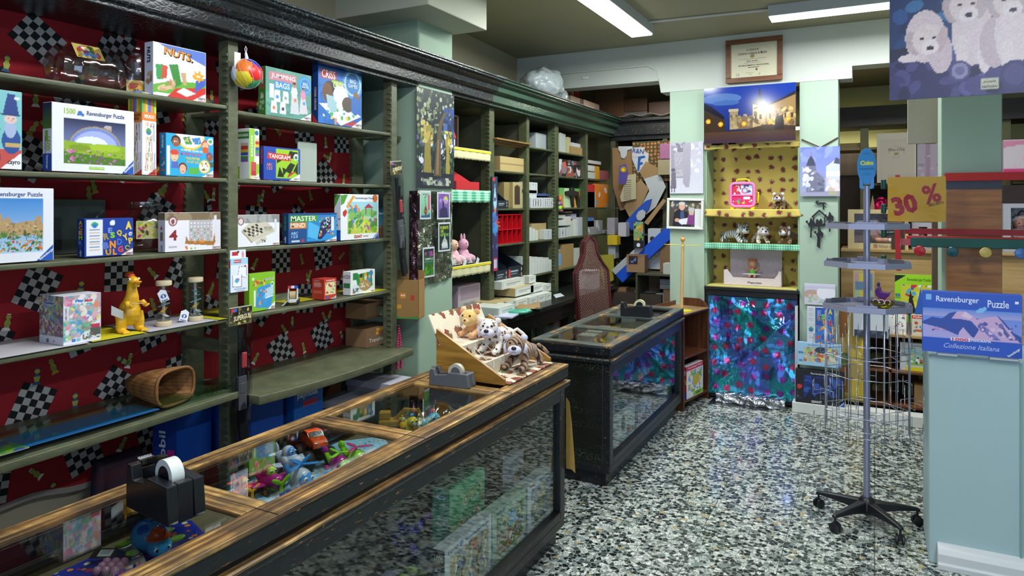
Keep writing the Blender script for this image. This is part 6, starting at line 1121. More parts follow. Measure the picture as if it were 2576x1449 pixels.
k=card(.168,.180,[('r',0,0,1,1,'#b8c8d8'),('r',0,.52,.42,1,'#c02a4a'),('b',0,.52,1,1,['#c8283a','#e8e8f0','#3a4a9a','#d8a0c0'],16,.09),('e',.62,.72,.16,.16,'#c8285a'),('e',.62,.72,.12,.12,'#9ab8e0'),('e',.62,.72,.05,.05,'#e8e8f0'),('l',[(.3,.95),(.42,.6),(.5,.55)],.03,'#e8e8f0'),('r',0,0,1,.5,'#d81a5a'),('b',0,.05,1,.3,['#e8c81a','#4ab83a','#3a78d8','#e8e8e8'],14,.06),('r',.55,.30,.88,.42,'#e8e8e8')],t,'window_print',y=-.0285,res=.003); k.location=(0,0,.038)
M().tube([(-.055,0,.232),(-.050,0,.262),(-.03,0,.268),(.03,0,.268),(.050,0,.262),(.055,0,.232)],.008,10).build('carry_handle',Yw,t,smooth=180)
M().tube([(.108,0,.06),(.128,0,.065),(.130,0,.15),(.108,0,.155)],.008,10).build('pull_handle',Yw,t,smooth=180)
for x in (-.085,.085): M().lathe([(0,-.034),(.016,-.034),(.016,.034),(0,.034)],(x,0,.016),ax='y',n=18).build('wheel',Yw,t,smooth=40)
plush('small brown plush tiger with white cheeks on the upper alcove shelf','tiger',(onY(1962,6.40)[0],6.42,1.657),-PI/2-.1,.95,tagc=False)
plush('white plush tiger with black stripes standing side-on on the lower alcove shelf','white',(onY(1848,6.40)[0],6.42,1.361),-.35,1.1,tagc=False,turn=-.5)
plush('plush leopard facing out in the middle of the lower alcove shelf','leopard',(onY(1912,6.40)[0],6.42,1.361),-1.1,1.0,tagc=False)
plush('brown plush tiger with its head bowed at the right end of the lower alcove shelf','tiger',(onY(1985,6.40)[0],6.42,1.361),-2.0,1.0)
# doll in its open box
X0,_=onY(1820,6.33); X1,_=onY(1965,6.33); w_=X1-X0; t=thing('doll_box','open white and pink doll box with a small seated baby doll','box',((X0+X1)/2,6.42,.993),.03)
Bx=mat('#cfc0c6',.5,var=.05,scale=60); hw=w_/2
M().prism([(-hw,0),(hw,0),(hw,.13),(hw-.02,.14),(hw-.035,.10),(hw-.06,.07),(-hw+.08,.07),(-hw+.06,.10),(-hw+.03,.14),(-hw,.13)],-.09,-.086,'y').build('front_panel',Bx,t)
M().box(-hw,-.09,0,hw,.09,.004).build('tray_bottom',Bx,t); M().box(-hw,-.09,0,-hw+.004,.09,.13).build('side_wall',Bx,t); M().box(hw-.004,-.09,0,hw,.09,.13).build('side_wall',Bx,t)
M().box(-hw+.03,.086,0,hw-.01,.09,.315).build('back_wall',mat('#d3c4cc',.5,var=.08,scale=50),t); k=card(.24,.03,[('r',0,0,1,1,'#cfc2c8'),('t','Pepotes',.5,.5,.5,.75,'#2a2226',0,.02,.25)],t,'name_print',y=-.0915,res=.004); k.location=(.02,0,.012)
card(w_-.02,.062,[('r',0,0,1,1,'#cfc2c8'),('b',0,0,1,1,['#b8909a','#a88890'],60,.006)],t,'speckle_print',y=-.0908,res=.004).location=(0,0,.003)
M().box(-hw+.08,-.05,.06,hw-.07,.04,.068).build('bench',mat('#a89a90',.5),t)
for i in range(5): M().box(-.09+.045*i,-.052,.045,-.068+.045*i,-.050,.066).build('awning_stripe',mat('#9a3a3a',.5),t)
D=thing('baby_doll','small baby doll with a pink bow and green dress seated in the open doll box','doll',((X0+X1)/2-.005,6.415,1.062),.05); Sk=mat('#d69a78',.4)
q=M().sph((0,0,.045),(.028,.022,.032)).tube([(-.012,-.01,.012),(-.020,-.05,.016),(-.022,-.066,.012)],[.014,.012,.011],10).tube([(.012,-.01,.012),(.020,-.05,.016),(.022,-.066,.012)],[.014,.012,.011],10)
q.tube([(-.026,0,.060),(-.045,-.012,.070),(-.050,-.022,.082)],[.010,.009,.007],8).tube([(.026,0,.060),(.045,-.012,.070),(.050,-.022,.082)],[.010,.009,.007],8).sph((0,0,.080),.012)
for s in (-1,1):
    for k in range(3): q.tube([(s*.050,-.022,.082),(s*(.050+.004*(k-1)),-.026,.094)],.0028,5)
q.build('body',Sk,D,remesh=.0022)
hd=M().sph((0,0,.118),(.036,.033,.036),20,14).sph((0,-.030,.108),(.016,.008,.010)).sph((0,-.033,.114),(.004,.004,.004)); hd.build('head',Sk,D,remesh=.0022)
M().sph((0,.006,.128),(.038,.033,.033)).sph((-.030,0,.150),.011).sph((.030,0,.150),.011).build('hair',mat('#c48a62',.6,bump=.4,scale=120),D,smooth=180)
for s in (-1,1): e=M().sph((.013*s,-.0315,.120),(.005,.003,.0055)).build('eye',mat('#e8e8ec',.15),D,smooth=180); M().sph((.013*s,-.034,.120),(.003,.0015,.0038)).build('iris',mat('#3a5a88',.15),e,smooth=180)
M().sph((0,-.0385,.103),(.006,.002,.002)).build('lips',mat('#b84a4a',.3),D,smooth=180); M().sph((.030,-.01,.150),(.009,.006,.006)).build('bow',mat('#d83a7a',.4),D,smooth=180)
M().lathe([(.022,.062),(.027,.05),(.031,.03),(.034,.018),(.02,.012)],(0,0,0),n=20,cap=False).build('dress',mat('#5ab83a',.6),D,smooth=180,solid=.002)
M().sph((0,-.052,.030),(.085,.010,.006)).build('surfboard',mat('#dcdce4',.3),D,smooth=180)
# ================= pictures on the pillars and beam =================
def ypic(name,label,cat,px0,px1,yt,yb_,Y,ops,th=.004,body='#b9bcc0',res=.004,rot=0,frame=None,mt=None):
    X0,Z0=onY(px0,Y); X1,_=onY(px1,Y); w=X1-X0; h=(yb_-yt)*Z0/F; zb=hg(yb_,Z0); t=thing(name,label,cat,((X0+X1)/2,Y,zb),0,rot=(0,rot,0))
    if frame:
        f,c=frame
        for n_,q in (('frame',M().box(-w/2,-.012,0,w/2,.008,f).box(-w/2,-.012,h-f,w/2,.008,h).box(-w/2,-.012,f,-w/2+f,.008,h-f).box(w/2-f,-.012,f,w/2,.008,h-f)),): q.build(n_,c,t,bev=.004)
        card(w-2*f,h-2*f,ops,t,'picture',y=0,res=res).location=(0,0,f)
    else:
        M().box(-w/2,0,0,w/2,th,h).build('backing',mat(body,.5),t); card(w,h,ops,t,'picture',y=-.0008,res=res,mt=mt)
    return t
ypic('city_photo','large glossy night photo of a floodlit square with a tower','poster',1771,2002,224,362,6.20,
 [('g',0,.0,1,1,'#1a1c38','#17389c'),('e',.2,.8,.22,.06,'#4a6aa8'),('e',.25,.72,.15,.03,'#3a5a9a'),('r',0,0,1,.22,'#2c2430'),('g',0,.0,1,.2,'#3a2838','#4a3424'),
  ('p',[(0,.2),(0,.66),(.08,.62),(.24,.42),(.24,.2)],'#35281e'),('p',[(0,.62),(0,.74),(.08,.68),(.24,.46),(.22,.42)],'#151624'),('r',.29,.24,.38,.56,'#8a7a5c'),('r',.28,.56,.39,.60,'#a89a78'),('p',[(.37,.24),(.37,.46),(.56,.47),(.56,.24)],'#6f5a40'),('r',.545,.26,.68,.70,'#b09a74'),('b',.3,.24,.56,.5,['#8a7452','#5a4632','#a08a62'],26,.018),('p',[(.52,.68),(.62,.80),(.73,.64),(.72,.58)],'#2a2a30'),('p',[(.60,.78),(.62,.96),(.64,.78)],'#22222c'),('r',.605,.76,.64,.84,'#2c2a30'),('p',[(.68,.28),(.68,.62),(1,.80),(1,.24)],'#8f7148'),('p',[(.68,.60),(1,.80),(1,.86),(.82,.72),(.7,.66)],'#22232c'),('b',.56,.28,1,.62,['#a88a5a','#6a5236','#c8a870','#5a452f'],60,.022),('p',[(.5,.24),(.68,.3),(1,.26),(1,.18),(.5,.18)],'#3a2a22')]
  +[('r',x,.40,x+.02,.48,'#3a2c22') for x in (.57,.62,.72,.80,.88,.95)]+[('e',x,y,.028,.028,'#d88a1a') for x,y in((.05,.40),(.19,.34),(.45,.33),(.73,.34),(.92,.38))]+[('e',x,y,.012,.012,'#ffe070') for x,y in((.05,.40),(.19,.34),(.45,.33),(.73,.34),(.92,.38))]+[('p',[(.78,.2),(.79,.42),(.87,.46),(.88,.2)],'#241c1a'),('n',0,0,1,.2,.12)],mt=print_mat(.12),res=.0045)
for o in (t,):pass
ypic('old_photo','faded violet-grey street photograph with a standing figure, left pillar','photo',1685,1769,359,487,6.235,
 [('r',0,0,1,1,'#b9b4c4'),('g',0,0,1,1,'#c9c6d4','#a7a3b4'),('p',[(.04,.3),(.04,.95),(.45,.88),(.42,.3)],'#8f8898'),('p',[(.14,.32),(.14,.86),(.40,.80),(.40,.34)],'#a9a4b0')]+[('l',[(.15,.4+.04*i),(.40,.41+.035*i)],.01,'#6f6878') for i in range(11)]+[('b',.1,.8,.6,1,['#8a8494','#c4c0cc','#77707f'],30,.06),('b',.6,.4,1,1,['#c2bed0','#b0aabc','#d0ccd8'],20,.08),('p',[(.40,.2),(.40,.95),(.64,.98),(.62,.3),(.58,.12),(.48,.12)],'#9a94a4'),('p',[(.02,.1),(.06,.42),(.18,.42),(.2,.1)],'#6a6472'),('e',.11,.46,.06,.06,'#5a5462'),('r',.05,.02,.08,.12,'#4a4452'),('r',.13,.02,.16,.12,'#4a4452'),('n',0,0,1,1,.08)])
ypic('framed_photo','white framed colour photo of two people reading, low on the left pillar','photo',1677,1769,499,576,6.225,
 [('r',0,0,1,1,'#4a4238'),('b',0,.5,1,1,['#6a7a5a','#b8a890','#8a4a4a','#c8c4b8','#3a4a5a'],50,.05),('p',[(.10,.0),(.16,.55),(.34,.72),(.60,.55),(.70,.0)],'#1c1c28'),('p',[(.34,.1),(.36,.62),(.46,.62),(.5,.1)],'#3f5078'),('e',.40,.80,.10,.14,'#d0a090'),('e',.40,.90,.10,.05,'#c8c4c0'),('p',[(.22,.25),(.4,.08),(.85,.15),(.6,.35)],'#d8d4e0'),('e',.70,.55,.08,.12,'#c8a094'),('e',.70,.66,.10,.08,'#b8b0b4'),('p',[(.56,.1),(.6,.45),(.8,.45),(.86,.1)],'#7a3a7a'),('r',.8,.0,1,.7,'#d0d0d4'),('e',.25,.25,.07,.06,'#c89a88')],frame=(.022,mat('#d8d8d2',.35)),rot=.02)
ypic('town_photo','pale blue and white photo of a domed building on the pillar right of the alcove','photo',2013,2113,371,494,6.225,
 [('g',0,0,1,1,'#9aa0c4','#6a78d0'),('b',0,.7,1,1,['#7a88d8','#8a96dc'],10,.12),('p',[(.16,.2),(.14,.62),(.24,.80),(.38,.66),(.42,.5),(.60,.36),(.62,.08),(.16,.08)],'#6f708a'),('p',[(.16,.62),(.20,.74),(.28,.84),(.36,.72),(.40,.62)],'#3f425a'),('l',[(.28,.8),(.28,.9)],.012,'#a84a5a'),('b',.06,.1,.42,.62,['#c9cce0','#e4e6f0','#8a8ca8'],24,.06),('b',.42,.1,.64,.4,['#5a5c78','#7a7c94'],14,.05),('p',[(.66,.1),(.66,.60),(.9,.74),(1,.7),(1,.1)],'#c4c8de'),('p',[(.84,.66),(.9,.78),(1,.74),(1,.64)],'#4a4c64'),('r',.66,.4,1,.5,'#e4e6f2'),('b',.64,.1,1,.36,['#e0d0d4','#eceef6','#c8b0b8'],16,.06),('r',0,0,1,.08,'#9a96b4'),('r',.72,.02,.94,.10,'#a8a88a')])
X0,_=onY(2017,6.245); X1,_=onY(2108,6.245); Xc,Zc=onY(2064,6.24); M().tube([(X0,6.243,hg(347,_)),(Xc,6.238,hg(371,Zc)),(X1,6.243,hg(346,_))],.005,6).build('cord',mat('#4a2c22',.6)); tag(bpy.data.objects['cord'],'brown cord in a V above the domed building photo','cord')
k=ypic('framed_certificate','brown framed cream certificate on the white beam','certificate',1826,1969,103,211,6.225,
 [('r',0,0,1,1,'#b8b39a'),('r',.015,.02,.985,.98,'#c9c3a9'),('t','La Cámara de',.47,.82,.26,.07,'#3a3428',0,.01,.3),('t','Comercio e Industria de Madrid',.47,.71,.62,.08,'#3a3428',0,.01,.3),('e',.47,.62,.05,.04,'#9a8450'),('t','ha concedido a los efectos que corresponden de',.47,.54,.6,.025,'#6a6454'),('t','Bazar Arribas',.47,.48,.24,.045,'#3a3428',0,.01),('t','el diploma de honor de',.47,.42,.35,.025,'#6a6454'),('t','ESTABLECIMIENTO TRADICIONAL',.5,.35,.66,.04,'#2a261e',0,.02),('t','MADRILEÑO',.5,.29,.24,.035,'#2a261e',0,.02),('e',.56,.22,.025,.025,'#7a2a2a'),('e',.15,.09,.035,.035,'#8a8878'),('e',.15,.09,.02,.02,'#c9c3a9'),('e',.62,.08,.025,.025,'#a8a488'),('l',[(.3,.12),(.5,.13)],.006,'#8a8674'),('l',[(.3,.06),(.46,.07)],.006,'#8a8674')],frame=(.042,oak('#7a4a2a','#5c3318','x',.4)),res=.004)
t=thing('landscape_card','glossy landscape card low on the pillar above the lettered boxes','picture',(onY(2062,6.22)[0],6.235,hg(768,onY(2062,6.22)[1])),0)
M().box(-.118,0,0,.118,.004,.175).build('backing',mat('#b8b4c4',.5),t,bev=.002); card(.234,.172,[('r',0,0,1,1,'#c9c6d6'),('e',.25,.5,.3,.16,'#b8a0a0'),('e',.24,.45,.25,.12,'#c89a88'),('b',.1,.1,.9,.5,['#a8b89a','#c8c0b8','#b0c0d0'],20,.08),('e',.7,.6,.3,.25,'#e4e2ee'),('g',0,.8,1,1,'#c0bcd8','#d8d6e8')],t,'picture',y=-.0008,mt=print_mat(.15))
# nativity silhouettes
NB=mat('#15171c',.5)
def npt(px,py): X,Z=onY(px,6.238); return (X,hg(py,Z))
t=thing('nativity_silhouette','black cut-out stable with a star on a stake, on the green pillar','ornament',(*npt(2061,560),0)); x0,z0=npt(2061,622); t.location=(x0,6.236,z0)
def rel(P_): return [(npt(a,b_)[0]-x0,npt(a,b_)[1]-z0) for a,b_ in P_]
q=M().prism(rel([(2041,545),(2061,527),(2082,545),(2079,548),(2061,532),(2044,548)]),0,.004,'y').prism(rel([(2045,546),(2048,546),(2048,566),(2045,566)]),0,.004,'y').prism(rel([(2073,546),(2076,546),(2076,566),(2073,566)]),0,.004,'y').prism(rel([(2043,563),(2078,563),(2078,569),(2043,569)]),0,.004,'y')
q.prism(rel([(2052,563),(2053,553),(2056,550),(2059,554),(2061,556),(2064,549),(2068,553),(2069,563)]),0,.004,'y').build('stable',NB,t)
M().prism(rel([(2058,569),(2062,569),(2059,622),(2055,620)]),0,.004,'y').build('stake',NB,t); q=M().prism(rel([(2070,527),(2074,527),(2073,512),(2069,512)]),0,.004,'y').prism(rel([(2055,515),(2062,509),(2075,509),(2083,515),(2074,513),(2064,514)]),0,.004,'y').prism(rel([(2054,513),(2058,516),(2057,510),(2062,512),(2058,507),(2060,503),(2056,506),(2053,503),(2053,508),(2049,510),(2053,511)]),0,.004,'y'); q.build('star',NB,t)
for px,py,l in ((2041,560,'black camel rider silhouette on a stake left of the stable cut-out'),(2088,545,'black camel rider silhouette on a stake right of the stable cut-out'),(2062,586,'black camel rider silhouette at the foot of the stable stake')):
    x0,z0=npt(px,py+38); t=thing('camel_silhouette',l,'ornament',(x0,6.231,z0)); 
    def rel2(P_): return [(npt(px+a,py+b_)[0]-x0,npt(px+a,py+b_)[1]-z0) for a,b_ in P_]
    M().prism(rel2([(-14,-4),(-9,-6),(-8,2),(-4,-2),(-3,-8),(-1,-13),(2,-8),(4,-4),(9,0),(9,8),(6,14),(4,8),(-3,9),(-5,14),(-7,8),(-10,2),(-14,0)]),0,.003,'y').build('camel_rider',NB,t); M().prism(rel2([(-2,9),(2,9),(1,38),(-3,38)]),0,.003,'y').build('stake',NB,t)
# ---- puzzle boxes at the foot of the right-hand pillar
ybox('jigsaw_puzzle_box','large black puzzle box with a dark blue night picture, lowest by the right pillar','box',2001,2124,927,.087,6.13,.05,'#15161a',
 [('r',0,0,1,1,'#17181d'),('r',.17,.14,.96,.84,'#1a2f7a'),('b',.17,.14,.96,.84,['#22408f','#14245a','#2f55a8','#101a3f'],60,.08),('p',[(.17,.14),(.3,.34),(.4,.22),(.55,.4),(.7,.2),(.96,.36),(.96,.14)],'#10142c'),('b',.2,.16,.94,.3,['#c8b04a','#8a7a3a'],10,.008),('p',[(.04,.5),(.10,.56),(.15,.5),(.10,.42)],'#c8343c'),('e',.08,.48,.05,.05,'#c8343c'),('b',.02,.1,.14,.35,['#5a5a6a','#2a2a3a'],6,.04),('t','Ravensburger Puzzle',.6,.90,.56,.07,'#c9ccd8'),('t','GIANT',.44,.065,.22,.075,'#d8d8dc',0,.04)]+RV(.12,.16,.8))
ybox('jigsaw_puzzle_box','light blue 200 piece puzzle box with a cartoon town, above the black box','box',2006,2116,860,.395,6.13,.05,'#8fb8dc',
 [('r',0,0,1,1,'#9cc4e4'),('r',.15,.16,.93,.82,'#b8b8a8'),('b',.15,.16,.93,.82,['#c8603a','#d8d0c0','#8fb86a','#e8c83a','#6a8ab8','#a8a098','#b84a3a'],90,.04),('e',.55,.72,.14,.08,'#2f3f5a'),('t','200',.075,.55,.10,.12,'#2f62a8',PI/2,.03),('t','Ravensburger',.42,.91,.36,.065,'#6a84b0'),('e',.08,.2,.05,.03,'#4a8ad0'),('p',[(.05,.05),(.08,.16),(.11,.05)],'#c8d84a')]+RV(.12,.2,.8))
ybox('magnetic_box','white-spined box of wooden sea figures standing above the town puzzle','box',2052,2098,815,.578,6.14,.04,'#c4c8d4',[('r',0,0,1,1,'#3f78c8'),('b',0,0,1,1,['#d84a3a','#e8902a','#4aa0d8','#5a62b8','#e8c83a','#2f5aa8'],34,.10)],h=.145)
ybox('magnetic_box','blue box of magnetic letters behind the white-spined stack','box',2052,2098,770,.7235,6.14,.04,'#c4c8d4',[('r',0,0,1,1,'#2f55b0')]+[('t',ch,x,y,.22,.3,c,a,.05) for ch,x,y,c,a in (('E',.2,.7,'#7f9ad8',0),('A',.8,.8,'#e8d04a',0),('R',.2,.4,'#9a8a5a',.2),('S',.42,.5,'#7fc83a',0),('N',.5,.2,'#e8902a',.2),('D',.75,.45,'#4aa0d8',0),('G',.8,.18,'#d84a5a',0))],h=.145)
for z,h_,l in ((.578,.145,'white lid of the sea figures box with a small rainbow emblem'),(.7235,.145,'white text panel carton left of the blue letters box')):
    ybox('white_carton',l,'box',2030,2051,800,z,6.145,.04,'#c4c8d4',[('r',0,0,1,1,'#ccd0dc')]+[('l',[(.2,.9-.09*i),(.75,.9-.09*i)],.03,'#8f94a8') for i in range(8)]+([('e',.5,.75,.3,.3,'#3f9a6a'),('e',.5,.70,.2,.2,'#2f6ac0')] if z<.7 else []),h=h_)
tag(M().box(-.585,6.20,.087,-.565,6.24,.86).build('narrow_board',mat('#c9c9d0',.4)),'narrow white board standing between the foil cabinet and the pillar','panel')
# ================= rotating display rack =================
rx,ry=-.037,4.185; t=thing('rotating_display_rack','grey revolving wire display rack on a black five-star castor base','display rack',(rx,ry,0),rot=(0,0,0)); rack=t
PM=mat('#9c9cb4',.28,.7); PLs=mat('#17181c',.38); TRm=mat('#9595aa',.35,.3); WM=mat('#b8bac8',.25,.8)
M().cyl((0,0,.10),(0,0,1.80),.0165,n=24).build('pole',PM,t,smooth=40)
M().lathe([(0,.055),(.045,.055),(.052,.075),(.042,.115),(.028,.135),(.0,.135)],n=24).build('hub',PLs,t,smooth=50)
for k in range(5):
    a=math.radians(163+72*k); c,s=math.cos(a),math.sin(a); q=M(); vs=[];
    for r_,wd,zt,zb in ((.03,.030,.118,.062),(.14,.022,.108,.075),(.245,.016,.095,.078),(.265,.013,.088,.074)):
        for d,z in ((-wd,zb),(wd,zb),(wd*.75,zt),(-wd*.75,zt)): vs.append((r_*c-d*s,r_*s+d*c,z))
    fs=[(j*4+i,j*4+(i+1)%4,(j+1)*4+(i+1)%4,(j+1)*4+i) for j in range(3) for i in range(4)]+[(3,2,1,0),(12,13,14,15)]
    l=q.add(vs,fs).build('leg',PLs,t,bev=.005,smooth=60)
    px_,py_=.252*c,.252*s; b_=a+1.1+.7*k
    w_=M()
    for sg in (-1,1): w_.lathe([(0,-.007),(.018,-.007),(.026,-.003),(.026,.005),(.02,.008),(0,.008)],(0,sg*.014,.026),ax='y',n=20)
    w_.box(-.008,-.006,.02,.008,.006,.05).cyl((0,0,.045),(0,0,.082),.006,n=10)
    o=w_.build('castor',PLs,l,smooth=40); o.location=(px_,py_,0); o.rotation_euler=(0,0,b_)
def ngon(r,n=8,a0=PI/8): return [(r*math.cos(a0+2*PI*i/n),r*math.sin(a0+2*PI*i/n)) for i in range(n)]
for zt,R_,full in ((1.587,.215,0),(1.385,.222,0),(1.16,.228,1)):
    q=M(); P_=ngon(R_); P2=ngon(R_-.006); n=8
    vs=[(x,y,z) for z in (zt-.014,zt+.014) for x,y in P_]+[(x,y,z) for z in (zt-.014,zt+.014) for x,y in P2]
    fs=[(i,(i+1)%n,n+(i+1)%n,n+i) for i in range(n)]+[(2*n+i,3*n+i,3*n+(i+1)%n,2*n+(i+1)%n) for i in range(n)]+[(n+i,n+(i+1)%n,3*n+(i+1)%n,3*n+i) for i in range(n)]+[(i,2*n+i,2*n+(i+1)%n,(i+1)%n) for i in range(n)]
    tr=q.add(vs,fs).build('tray_rim',TRm,t)
    if full: M().prism(ngon(R_-.006),zt-.012,zt-.009,'z').build('tray_plate',mat('#6a6c7c',.4,.2),t)
    else:
        for i in range(4):
            a=PI/4*2*i+PI/8; M().box(.015,-.008,zt-.008,R_*.93,.008,zt-.004).build('tray_spoke',TRm,t).rotation_euler=(0,0,a)
    for i in range(8):
        a=2*PI*i/8+PI/4; rr_=(R_-.012)*math.cos(PI/8); o=M().box(-.002,-.05,0,.002,.05,.026 if i%2 else .020).build('label_clip',mat('#8a8ca4' if i%2 else '#62646f',.3),t,bev=.001); o.location=(rr_,0,0); o.matrix_local=Matrix.Rotation(a,4,'Z')@Matrix.Translation((rr_,0,zt-.002))
M().cyl((0,0,.48),(0,0,.50),.022,n=20).build('collar',PM,t,smooth=40)
q=M()
for z in (1.145,.90,.80,.60,.50): q.tube([(x,y,z) for x,y in ngon(.215)],.0022,6,closed=True)
for i in range(8):
    x,y=ngon(.215)[i]; q.tube([(x,y,1.15),(x,y,.48)],.0024,6)
    x2,y2=ngon(.215)[(i+1)%8]; q.tube([((x+x2)/2,(y+y2)/2,1.15),((x+x2)/2,(y+y2)/2,.50)],.0018,6)
for z in (.90,.60):
    for i in range(0,8,2): x,y=ngon(.215)[i]; q.tube([(0.016*math.cos(PI/8+i*PI/4),.016*math.sin(PI/8+i*PI/4),z-.03),(x,y,z)],.0022,6)
q.build('wire_cage',WM,t,smooth=180)
for tier,z in enumerate((.93,.68,.50)):
    for i in range(8):
        a=2*PI*i/8+PI/4; r0=.200; r1=.262; hw=.045
        P_=[(r0,-hw,z+.10),(r0,-hw,z),(r1,-hw,z-.015),(r1,-hw,z+.05),(r1,hw,z+.05),(r1,hw,z-.015),(r0,hw,z),(r0,hw,z+.10)]
        c,s=math.cos(a),math.sin(a); M().tube([(x*c-y*s,x*s+y*c,w2) for x,y,w2 in P_],.0017,6).build('wire_pocket',WM,t,smooth=180)
q=M().lathe([(.0,-.003),(1,-.003),(1,.003),(0,.003)],ax='y',n=40)
sg=M(); vs=[(.046*x,y,.098*z+1.905) for x,y,z in q.v]; sg.add(vs,q.f).box(-.035,-.006,1.79,-.018,.006,1.84).box(.018,-.006,1.79,.035,.006,1.84).box(-.030,-.010,1.785,.030,.010,1.80)
o=sg.build('sign_plate',mat('#1f7fc4',.3),t,bev=.001)
k=card(.090,.192,[('r',0,0,1,1,'#1f86cc'),('t','CERMINCE',.5,.86,.42,.02,'#17467a'),('t','Cnim',.5,.60,.70,.13,'#dfe03a',0,.05),('t','Comercial Nim',.5,.44,.82,.06,'#17407a',0,.0,.3),('t','www.comercialnim.com',.5,.30,.5,.014,'#123a6a'),('t','comercial@nim.com',.5,.265,.5,.014,'#123a6a'),('l',[(.32,.23),(.68,.23)],.012,'#123a6a')],o,'sign_print',y=-.0038,res=.0015)
k.location=(0,0,1.809)
me=k.data
import bmesh
bm=bmesh.new(); bm.from_mesh(me)
bmesh.ops.delete(bm,geom=[v for v in bm.verts if (v.co.x/.043)**2+((v.co.z-.096)/.093)**2>1],context='VERTS'); bm.to_mesh(me); bm.free()
for o2 in (o,): o2.rotation_euler=(0,0,.02)
rack_rz=.0
# pram ornament and bowl standing on the rack tray
t=thing('glass_bowl','small yellow-green glass bowl on the top tray of the revolving rack','bowl',(rx+.075,ry-.05,1.1515)); M().lathe([(.0,.0),(.022,.0),(.026,.004),(.050,.024),(.056,.044),(.053,.044),(.046,.026),(.022,.008),(0,.007)],n=28).build('bowl',mat('#8f8a1a',.15),t,smooth=180); t.children[0].data.materials[0]=film('#d0c83a',.35)
t=thing('pram_ornament','purple metal pram ornament with white wheels standing in the bowl','ornament',(rx+.075,ry-.05,1.162),-.2); Pu=mat('#5a2a78',.25)
M().prism([(-.030,.062),(-.036,.080),(-.030,.098),(-.012,.108),(-.006,.082),(.034,.078),(.030,.060),(.014,.048),(-.014,.048)],-.016,.016,'y').build('carriage',Pu,t,bev=.004)
for x in (-.030,-.004,.026): M().lathe([(.012,-.002),(.016,-.002),(.016,.002),(.012,.002),(.012,-.002)],(x,-.014,.028),ax='y',n=18,cap=False).build('wheel',mat('#c8ccd4',.3),t,smooth=40)
M().tube([(.034,-.0,.078),(.048,0,.092),(.052,0,.088)],.002,6).build('handle',mat('#8a8a94',.3,.6),t); M().sph((-.02,0,.118),(.008,.008,.012)).build('rider',mat('#3a2a78',.3),t,smooth=180); M().box(-.034,-.004,.030,.032,.004,.046).build('chassis',mat('#a84a5a',.4),t)
# ================= right: partition top, rails, sign, poster =================
X0,Z0=onY(2321,3.80); X1,_=onY(2572,3.80); w_=X1-X0
t=thing('jigsaw_puzzle_box','wide royal blue panorama puzzle box with pink snowy mountains on the partition','box',((X0+X1)/2,3.83,1.012),.0)
mt_=[('r',0,0,1,1,'#2450b8'),('g',0,.24,1,.73,'#8a90d8','#5f8ad8'),('g',0,.60,1,.74,'#a8a0d0','#4f86d8'),('r',0,.73,1,1,'#2450b8'),('p',[(0,.50),(.1,.58),(.2,.56),(.28,.66),(.38,.70),(.50,.62),(.62,.56),(.70,.60),(.76,.66),(.82,.58),(.92,.40),(1,.34),(1,.25),(0,.25)],'#2f4a9e'),('p',[(.36,.70),(.44,.70),(.56,.58),(.66,.62),(.76,.65),(.84,.50),(.95,.30),(.98,.25),(.52,.25),(.58,.42),(.50,.55),(.40,.57),(.30,.57)],'#c8a4cc'),('p',[(.44,.70),(.52,.62),(.48,.58),(.40,.62)],'#ddc0d8'),('p',[(.60,.52),(.70,.40),(.80,.26),(.72,.26),(.62,.40)],'#7a74b8'),('p',[(.80,.54),(.86,.40),(.92,.28),(.88,.28),(.80,.42)],'#5a5a9a'),('b',.55,.26,.95,.55,['#4f55a0','#d8b8d8','#6a66a8'],26,.02),('p',[(0,.46),(.20,.40),(.46,.25),(0,.25)],'#a8a0d8'),('p',[(.38,.36),(.42,.44),(.50,.30),(.56,.25),(.36,.25)],'#c4a8d4'),('b',.1,.35,.26,.42,['#5a3a6a','#b88ab8'],8,.02),('r',0,.0,1,.24,'#2450b8')]
carton(t,w_,.055,.283,'#2450b8',mt_+[('t','Ravensburger',.36,.875,.44,.12,'#d6dcf0'),('t','Puzzle',.77,.845,.21,.12,'#d6dcf0'),('e',.60,.73,.03,.03,'#7ab8e8'),('e',.635,.76,.022,.022,'#7ab8e8'),('e',.57,.71,.02,.02,'#7ab8e8'),('r',.29,.205,.49,.265,'#e4dce8'),('t','1000',.39,.235,.17,.05,'#c8486a',0,.04),('t','PANORAMA',.60,.235,.20,.045,'#d8dcf0',0,.03),('t','Collezione Italiana',.50,.125,.56,.08,'#a8b4e8',0,.01,.35),('r',.03,.86,.09,.96,'#7ab0e0'),('r',.93,.86,.965,.90,'#e8e8f0'),('p',[(.86,0),(1,0),(1,.17)],'#1f46a8'),('t','Ravensburger',.925,.085,.15,.05,'#e8ecf8',.72)],res=.0022)
for x,w2 in ((X0+.06,.08),(X1-.12,.11)):
    tag(M().box(0,0,0,w2,.05,.014).build('foam_shim',mat('#d0cdd8',.7),bev=.003,loc=(x,3.812,.996)),'thin white foam shim under the '+('left' if x<.35 else 'right')+' end of the panorama puzzle box','shim')
